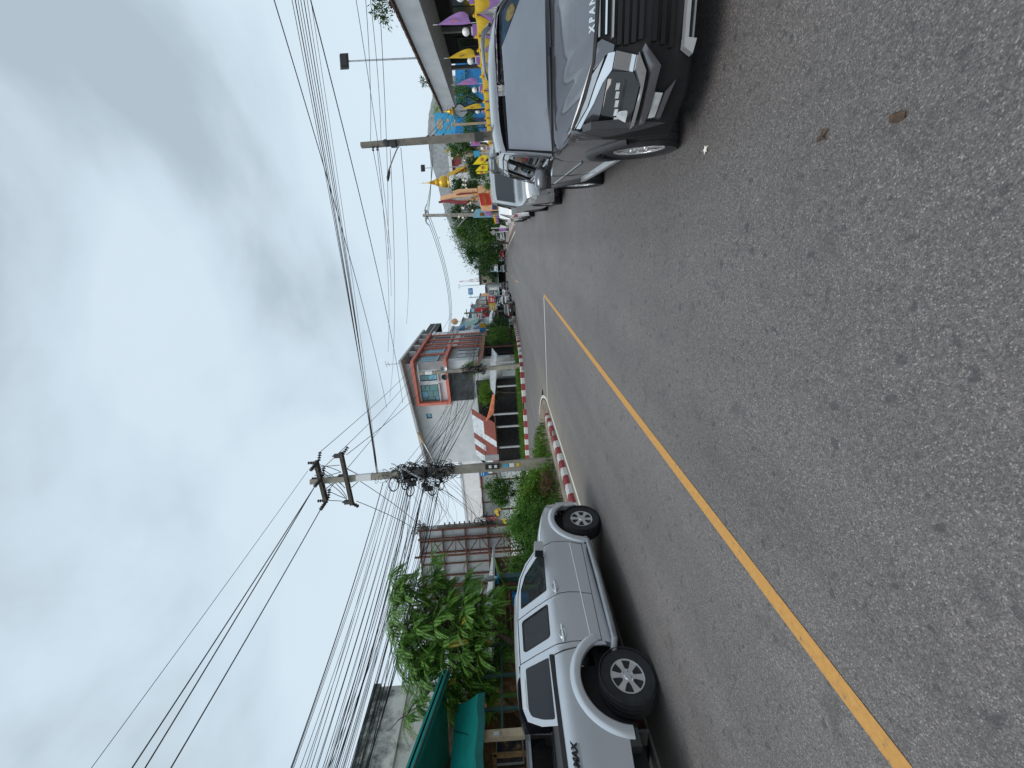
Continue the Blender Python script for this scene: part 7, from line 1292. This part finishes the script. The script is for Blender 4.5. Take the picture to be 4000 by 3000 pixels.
c = W(1895, 1150, F=92); t = thing('shop_sign', 'peach oval sign hanging above the far shops', 'sign', (c.x, c.y, .1)); o = MB(); vs = [c + rgt*.3*math.cos(a) + Vector((0, 0, 1.0*math.sin(a))) for a in [6.2832*k/20 for k in range(20)]]; o.add(vs + [v + back*.1 for v in vs], [tuple(range(20)), tuple(range(20, 40))[::-1]] + [(i, (i+1) % 20, 20+(i+1) % 20, 20+i) for i in range(20)]); sub(t, 'plate', o, 'peach'); sub(t, 'post', MB().bar((c.x-.4, c.y+.2, .1), (c.x-.4, c.y+.2, c.z+1.1), .1), 'steel')
# radio masts on the horizon
mat('mast_red', (.42, .16, .15), .8, var=0); mat('mast_white', (.6, .64, .66), .8, var=0)
for (x1, y1, x2, F, wd_, lab) in ((1794, 1100, 1885, 260, 1.6, 'slim red and white radio mast on the horizon'), (1836, 1095, 1885, 230, 2.6, 'shorter red and white lattice mast beside the slim one')):
    a = W(x1, y1, F=F); t = thing('radio_mast', lab, 'radio mast', (a.x, a.y, 0)); n = 10
    for i in range(n):
        o = MB(); z0, z1 = a.z*i/n, a.z*(i+1)/n; w0, w1 = wd_*(1-.85*i/n), wd_*(1-.85*(i+1)/n)
        for s in (-1, 1): o.bar((a.x+s*w0, a.y, z0), (a.x+s*w1, a.y, z1), .16); o.bar((a.x+s*w0, a.y, z0), (a.x-s*w1, a.y, z1), .09)
        o.bar((a.x-w1, a.y, z1), (a.x+w1, a.y, z1), .09); sub(t, 'lattice_section', o, 'mast_red' if i % 2 else 'mast_white')
# wall and hedge under the far trees, street end greenery
wl = thing('low_wall', 'dark railing on a low wall under the far tree row', 'wall', (2, 62, .1)); 
for i in range(14): y = 50+2.2*i; x_ = xr(y)+2.6; sub(wl, 'wall_block', MB().bx(x_, x_+.2, y, y+2.1, .1, .7), 'concrete_old'); sub(wl, 'railing', MB().bx(x_+.05, x_+.12, y, y+2.1, 1.5, 1.58).bx(x_+.05, x_+.12, y+.5, y+.56, .7, 1.5).bx(x_+.05, x_+.12, y+1.2, y+1.26, .7, 1.5).bx(x_+.05, x_+.12, y+1.8, y+1.86, .7, 1.5), 'plastic')
for k, (y, dx, r0) in enumerate(((52, 3.6, 1.2), (57, 3.4, 1.3), (62, 3.6, 1.5), (68, 3.4, 1.6), (75, 3.6, 1.8))): bush('dark hedge bush under the far trees, %s from the banner' % ORD[k].replace('nearest', 'first'), (xr(y)+dx, y, .12), (r0, r0, r0*.8), 2400, .2, 'leaf_dark', 130+k, 'hedge bushes under the far trees')
for k, (x, y, r0) in enumerate(((-2, 108, 3), (1, 116, 3.5), (-9, 150, 3.2), (4, 100, 3.6))): tree('distant_tree', 'distant roadside tree, %s on the right of the far street' % ORD[k].replace('nearest', 'first'), (x, y, .1), 5, (x, y, 4.2), (r0, r0, r0*.8), 2600, .4, 'leaf_dark', 140+k, 'distant trees', .2)
wb2 = thing('white_building', 'plain white building with low wall behind the billboard', 'building', (-34, 46, 0)); sub(wb2, 'wall', MB().bx(-46, -27.05, 45.5, 55, 0, 8.6), 'white'); sub(wb2, 'parapet', MB().bx(-46.1, -27.03, 45.4, 55.1, 8.603, 8.9), 'white_wall')
o = MB().bx(-40, -27.1, 42.5, 45.2, .3, 4.4); t = thing('red_roof_shed', 'red roofed shed with rusty edge left of the patched carport', 'shed', (-33, 43, .3)); sub(t, 'wall', o, 'white_wall')
for i in range(8): x = -27.2-1.6*i; sub(t, 'roof_sheet', MB().add([(x, 41.6, 4.3), (x-1.55, 41.6, 4.35), (x-1.55, 45.3, 6.3), (x, 45.3, 6.3), (x, 41.6, 4.2), (x-1.55, 41.6, 4.25), (x-1.55, 45.3, 6.2), (x, 45.3, 6.2)], [(0, 1, 2, 3), (7, 6, 5, 4), (0, 4, 5, 1), (0, 3, 7, 4), (1, 5, 6, 2)]), 'rust_red' if i % 3 else 'zinc_white')
# small things lying on the road
def litter(name, c, pts, m, label, cat):
    o = MB(); n = len(pts); o.add([(c[0]+x, c[1]+y, .006+z) for x, y, z in pts] + [(c[0]+x, c[1]+y, .003+z) for x, y, z in pts], [tuple(range(n)), tuple(range(n, 2*n))[::-1]] + [(i, (i+1) % n, n+(i+1) % n, n+i) for i in range(n)]); solo(name, o, m, label, cat, (c[0], c[1], 0))
o = MB()
for k in range(5): a = k*1.2566+.4; leaf(o, Vector((.53, 3.55, .012)), Vector((math.cos(a), math.sin(a), .15)), Vector((0, 0, 1)), .036, .02)
o.tube([(.53, 3.55, .01), (.555, 3.53, .006)], .003, 5); solo('fallen_flower', o, 'petal', 'white five petal flower lying on the road by the grey car wheel', 'flower', (.53, 3.55, 0))
litter('dry_leaf', (.37, 2.30), [(-.02, -.03, 0), (.0, -.01, .008), (.03, -.03, 0), (.035, .0, .01), (.01, .012, .004), (0, .04, 0), (-.02, .03, .006), (-.012, 0, .002)], 'dry_leaf', 'curled brown leaf on the road ahead of the grey car', 'leaf')
litter('dry_leaf', (.36, 1.89), [(-.016, -.035, .002), (.012, -.038, .006), (.02, -.01, .002), (.016, .036, .006), (-.014, .034, .0), (-.022, .0, .006)], 'dry_leaf', 'flat rectangular brown leaf nearest the camera', 'leaf')
# ------------------------------------------------------------------ overhead wires, each one its own span
def wire(a, b, r, label, group, s=.01, n=18, name='cable'):
    global ORG
    o = MB(); o.tube(sag(a, b, s, n), r, 5); return solo(name, o, 'cable', label, 'cable', (0, 0, 0), group, True)
D2 = 4000/2212.
def d(x, y, **k): return W(x*D2, y*D2, **k)
OFFL = 'cable bundle from the island pole out of the picture at the left'
# high voltage lines from the upper crossarm, along the road past the camera on the left
for (x, y, i, lab) in ((195, 1659, 0, 'thin high line from the island pole top, highest at the left edge'), (283, 1659, 1, 'thick high line, second below the highest at the left edge'), (311, 1659, 1, 'thick high line, third from the top at the left edge'), (367, 1659, 2, 'thick high line, lowest of the four at the left edge')):
    e = d(x, y, F=9.0); a = INS[i] - dirn*.62 + Vector((-.22, 0, -.02 + (.1 if lab.startswith('thin') else 0))); wire(a, a + (e-a)*1.25, .008 if 'thin' in lab else .017, lab, 'high voltage lines off to the left', .004)
# lines from the crossarms to the loudspeaker pole and beyond
for k, (t_, arm, e) in enumerate(((.04, A1, ax2(10.9)+Vector((.8, 0, .3))), (.42, A1, ax2(10.9)+Vector((0, 0, .3))), (.96, A1, ax2(10.9)+Vector((-.8, 0, .3))))):
    wire(arm[0].lerp(arm[1], t_) + dirn*.55 + Vector((.38, 0, .02)), e, .014, '%s high line from the island pole to the loudspeaker pole' % ('upper', 'middle', 'lower')[k], 'lines to the loudspeaker pole', .008)
wire(ax2(10.9)+Vector((.8, 0, .3)), (-13.6, 76, 11.5), .02, 'line running on from the loudspeaker pole down the street', 'lines to the loudspeaker pole', .012)
for k, (t_, e) in enumerate(((.05, ax2(9.0)), (.95, P3 + Vector((0, 0, 7.3))), (.45, P3 + Vector((.1, 0, 6.9))))): wire(A2[0].lerp(A2[1], t_) + Vector((0, 0, -.2)), e, .014, 'line from the lower crossarm to %s' % ('the loudspeaker pole', 'the billboard pole top', 'the billboard pole neck')[k], 'lines from the lower crossarm', .02)
# bundle crossing the road overhead to the upper right corner
CR = 'bundle crossing the road overhead'
for k, (x, r_) in enumerate(((622, .008), (629, .012), (635, .008), (641, .009), (648, .011), (655, .007), (663, .006))):
    a = bax(7.15 + .03*(k % 3)) + rgt*.1; e = d(x, 0, F=8.5 + .1*k); wire(a, a + (e-a)*1.35, r_, 'cable in the dense bundle crossing the road overhead from the island pole', CR, .006, 24)
for k, (x0, y0, x1, y1, Fa, Fb, lab) in enumerate(((580, 0, 835, 880, 9, 30, 'single wire above the crossing bundle'), (658, 0, 870, 870, 9.5, 34, 'single wire below the crossing bundle'), (765, 0, 845, 560, 13, 24, 'wire from the right edge over the lamp arm pole'), (815, 0, 838, 560, 16, 30, 'thin wire lowest at the upper right edge'))):
    a, b = d(x0, y0, F=Fa), d(x1, y1, F=Fb); wire(a + (a-b)*.15, b, .010*(Fb/22), lab, 'single wires on the right', .01, 20)
# wires around the roadside pole and the far pole
top = axr(7.2) - rgt*.3
for k, (x1, y1, F_, z) in enumerate(((845, 640, 36, 7.2), (838, 760, 40, 7.0), (842, 860, 44, 6.4), (878, 700, 40, 5.9))): wire(axr(z) - rgt*.25, d(x1, y1, F=F_), .013, 'wire from the lamp arm pole towards the orange framed building, %s' % ('highest', 'second', 'third', 'lowest')[k], 'wires from the roadside pole', .012)
for k, z in enumerate((4.6, 4.35, 3.9)): wire(axr(z) + rgt*.22, Vector((8.9, 33.8 + k*.2, 4.6 - .15*k)), .010, '%s service wire from the roadside pole to the pavilion end' % ('upper', 'middle', 'lower')[k], 'service wires', .015)
for k, (x, y, F_) in enumerate(((790, 0, 13), (800, 0, 13.2))): wire(axr(7.3 - .5*k) + rgt*.1, d(x, y, F=F_), .010, 'wire from the roadside pole to the upper right edge, %s' % ('upper', 'lower')[k], 'wires from the roadside pole', .012)
for k, kk in enumerate((-.7, 0, .7)):
    wire(FT + rgt*(kk-.45) - Vector((0, 0, .65)), d(968 + 3*k, 720 - 6*k, F=72), .030, 'line from the far crossarm pole towards the shops, %s of three' % ('first', 'second', 'third')[k], 'lines of the far pole', .035); wire(FT + rgt*(kk+.55) - Vector((0, 0, .55)), d(926 + 4*k, 300, F=48), .026, 'line from the far crossarm pole towards the blue building, %s of three' % ('first', 'second', 'third')[k], 'lines of the far pole', .03)
# dense low bundle from the island pole to the left edge
rr = random.Random(33); xs_ = [620, 626, 631, 640, 652, 660, 668, 674, 680, 690, 697, 701, 706, 712, 718, 723, 728, 733, 738, 742, 747, 752, 757, 762, 767, 772, 778, 784]
for k, x in enumerate(xs_):
    a = bax(lerp(6.9, 4.5, k/len(xs_)) + rr.uniform(-.15, .15)) - rgt*rr.uniform(.05, .35) - dirn*.15; e = d(x + rr.uniform(-2, 2), 1659, F=9.5 + rr.uniform(-.5, .8)); th = rr.choice((.006, .007, .008, .010, .016 if k % 4 == 0 else .008))
    wire(a, a + (e-a)*1.2, th, 'cable in the dense bundle from the island pole to the left edge', OFFL, .004 + rr.uniform(0, .012), 22)
for k in range(16):
    a = bax(rr.uniform(4.4, 6.0)) - rgt*rr.uniform(.05, .3) - dirn*.12; e = d(rr.uniform(690, 800), 1659, F=9.2 + rr.uniform(-.6, 1.2)); wire(a, a + (e-a)*1.2, rr.choice((.005, .006, .009, .016)), 'cable in the dense bundle from the island pole to the left edge', OFFL, .008 + rr.uniform(0, .022), 22)
# drooping drops from the island pole to the billboard pole and the building
for k in range(20):
    a = bax(rr.uniform(4.4, 6.4)) + rgt*rr.uniform(-.35, .1) - dirn*.1; b = ax3(rr.uniform(3.0, 7.2)) + rgt*rr.uniform(-.1, .2); wire(a, b, rr.choice((.005, .006, .008, .011)), 'drooping cable between the island pole and the billboard pole', 'drops to the billboard pole', .02 + rr.uniform(0, .07), 16)
for k in range(22):
    a = bax(rr.uniform(4.6, 6.2)) + rgt*rr.uniform(-.1, .3) + dirn*.1; b = ax2(rr.uniform(4.2, 7.4)) + Vector((rr.uniform(-.3, .3), -.2, 0)); wire(a, b, rr.choice((.006, .007, .009, .014)), 'cable in the bundle between the island pole and the loudspeaker pole', 'bundle to the loudspeaker pole', .015 + rr.uniform(0, .02), 18)
for k in range(8): wire(ax2(rr.uniform(4.5, 6.0)) + Vector((.1, 0, 0)), Vector((-13.0 - .05*k, 57.5, rr.uniform(5.0, 6.6))), .016, 'cable along the shop fronts beyond the loudspeaker pole', 'cables along the shop fronts', .01, 12)
for k in range(9): a = ax3(rr.uniform(3.0, 4.0)); wire(a, Vector((-19 - k*.6, 40.8, rr.uniform(4.6, 6.2))), .008, 'thin cable from the billboard pole to the patched carport', 'cables to the carport', .02, 12)
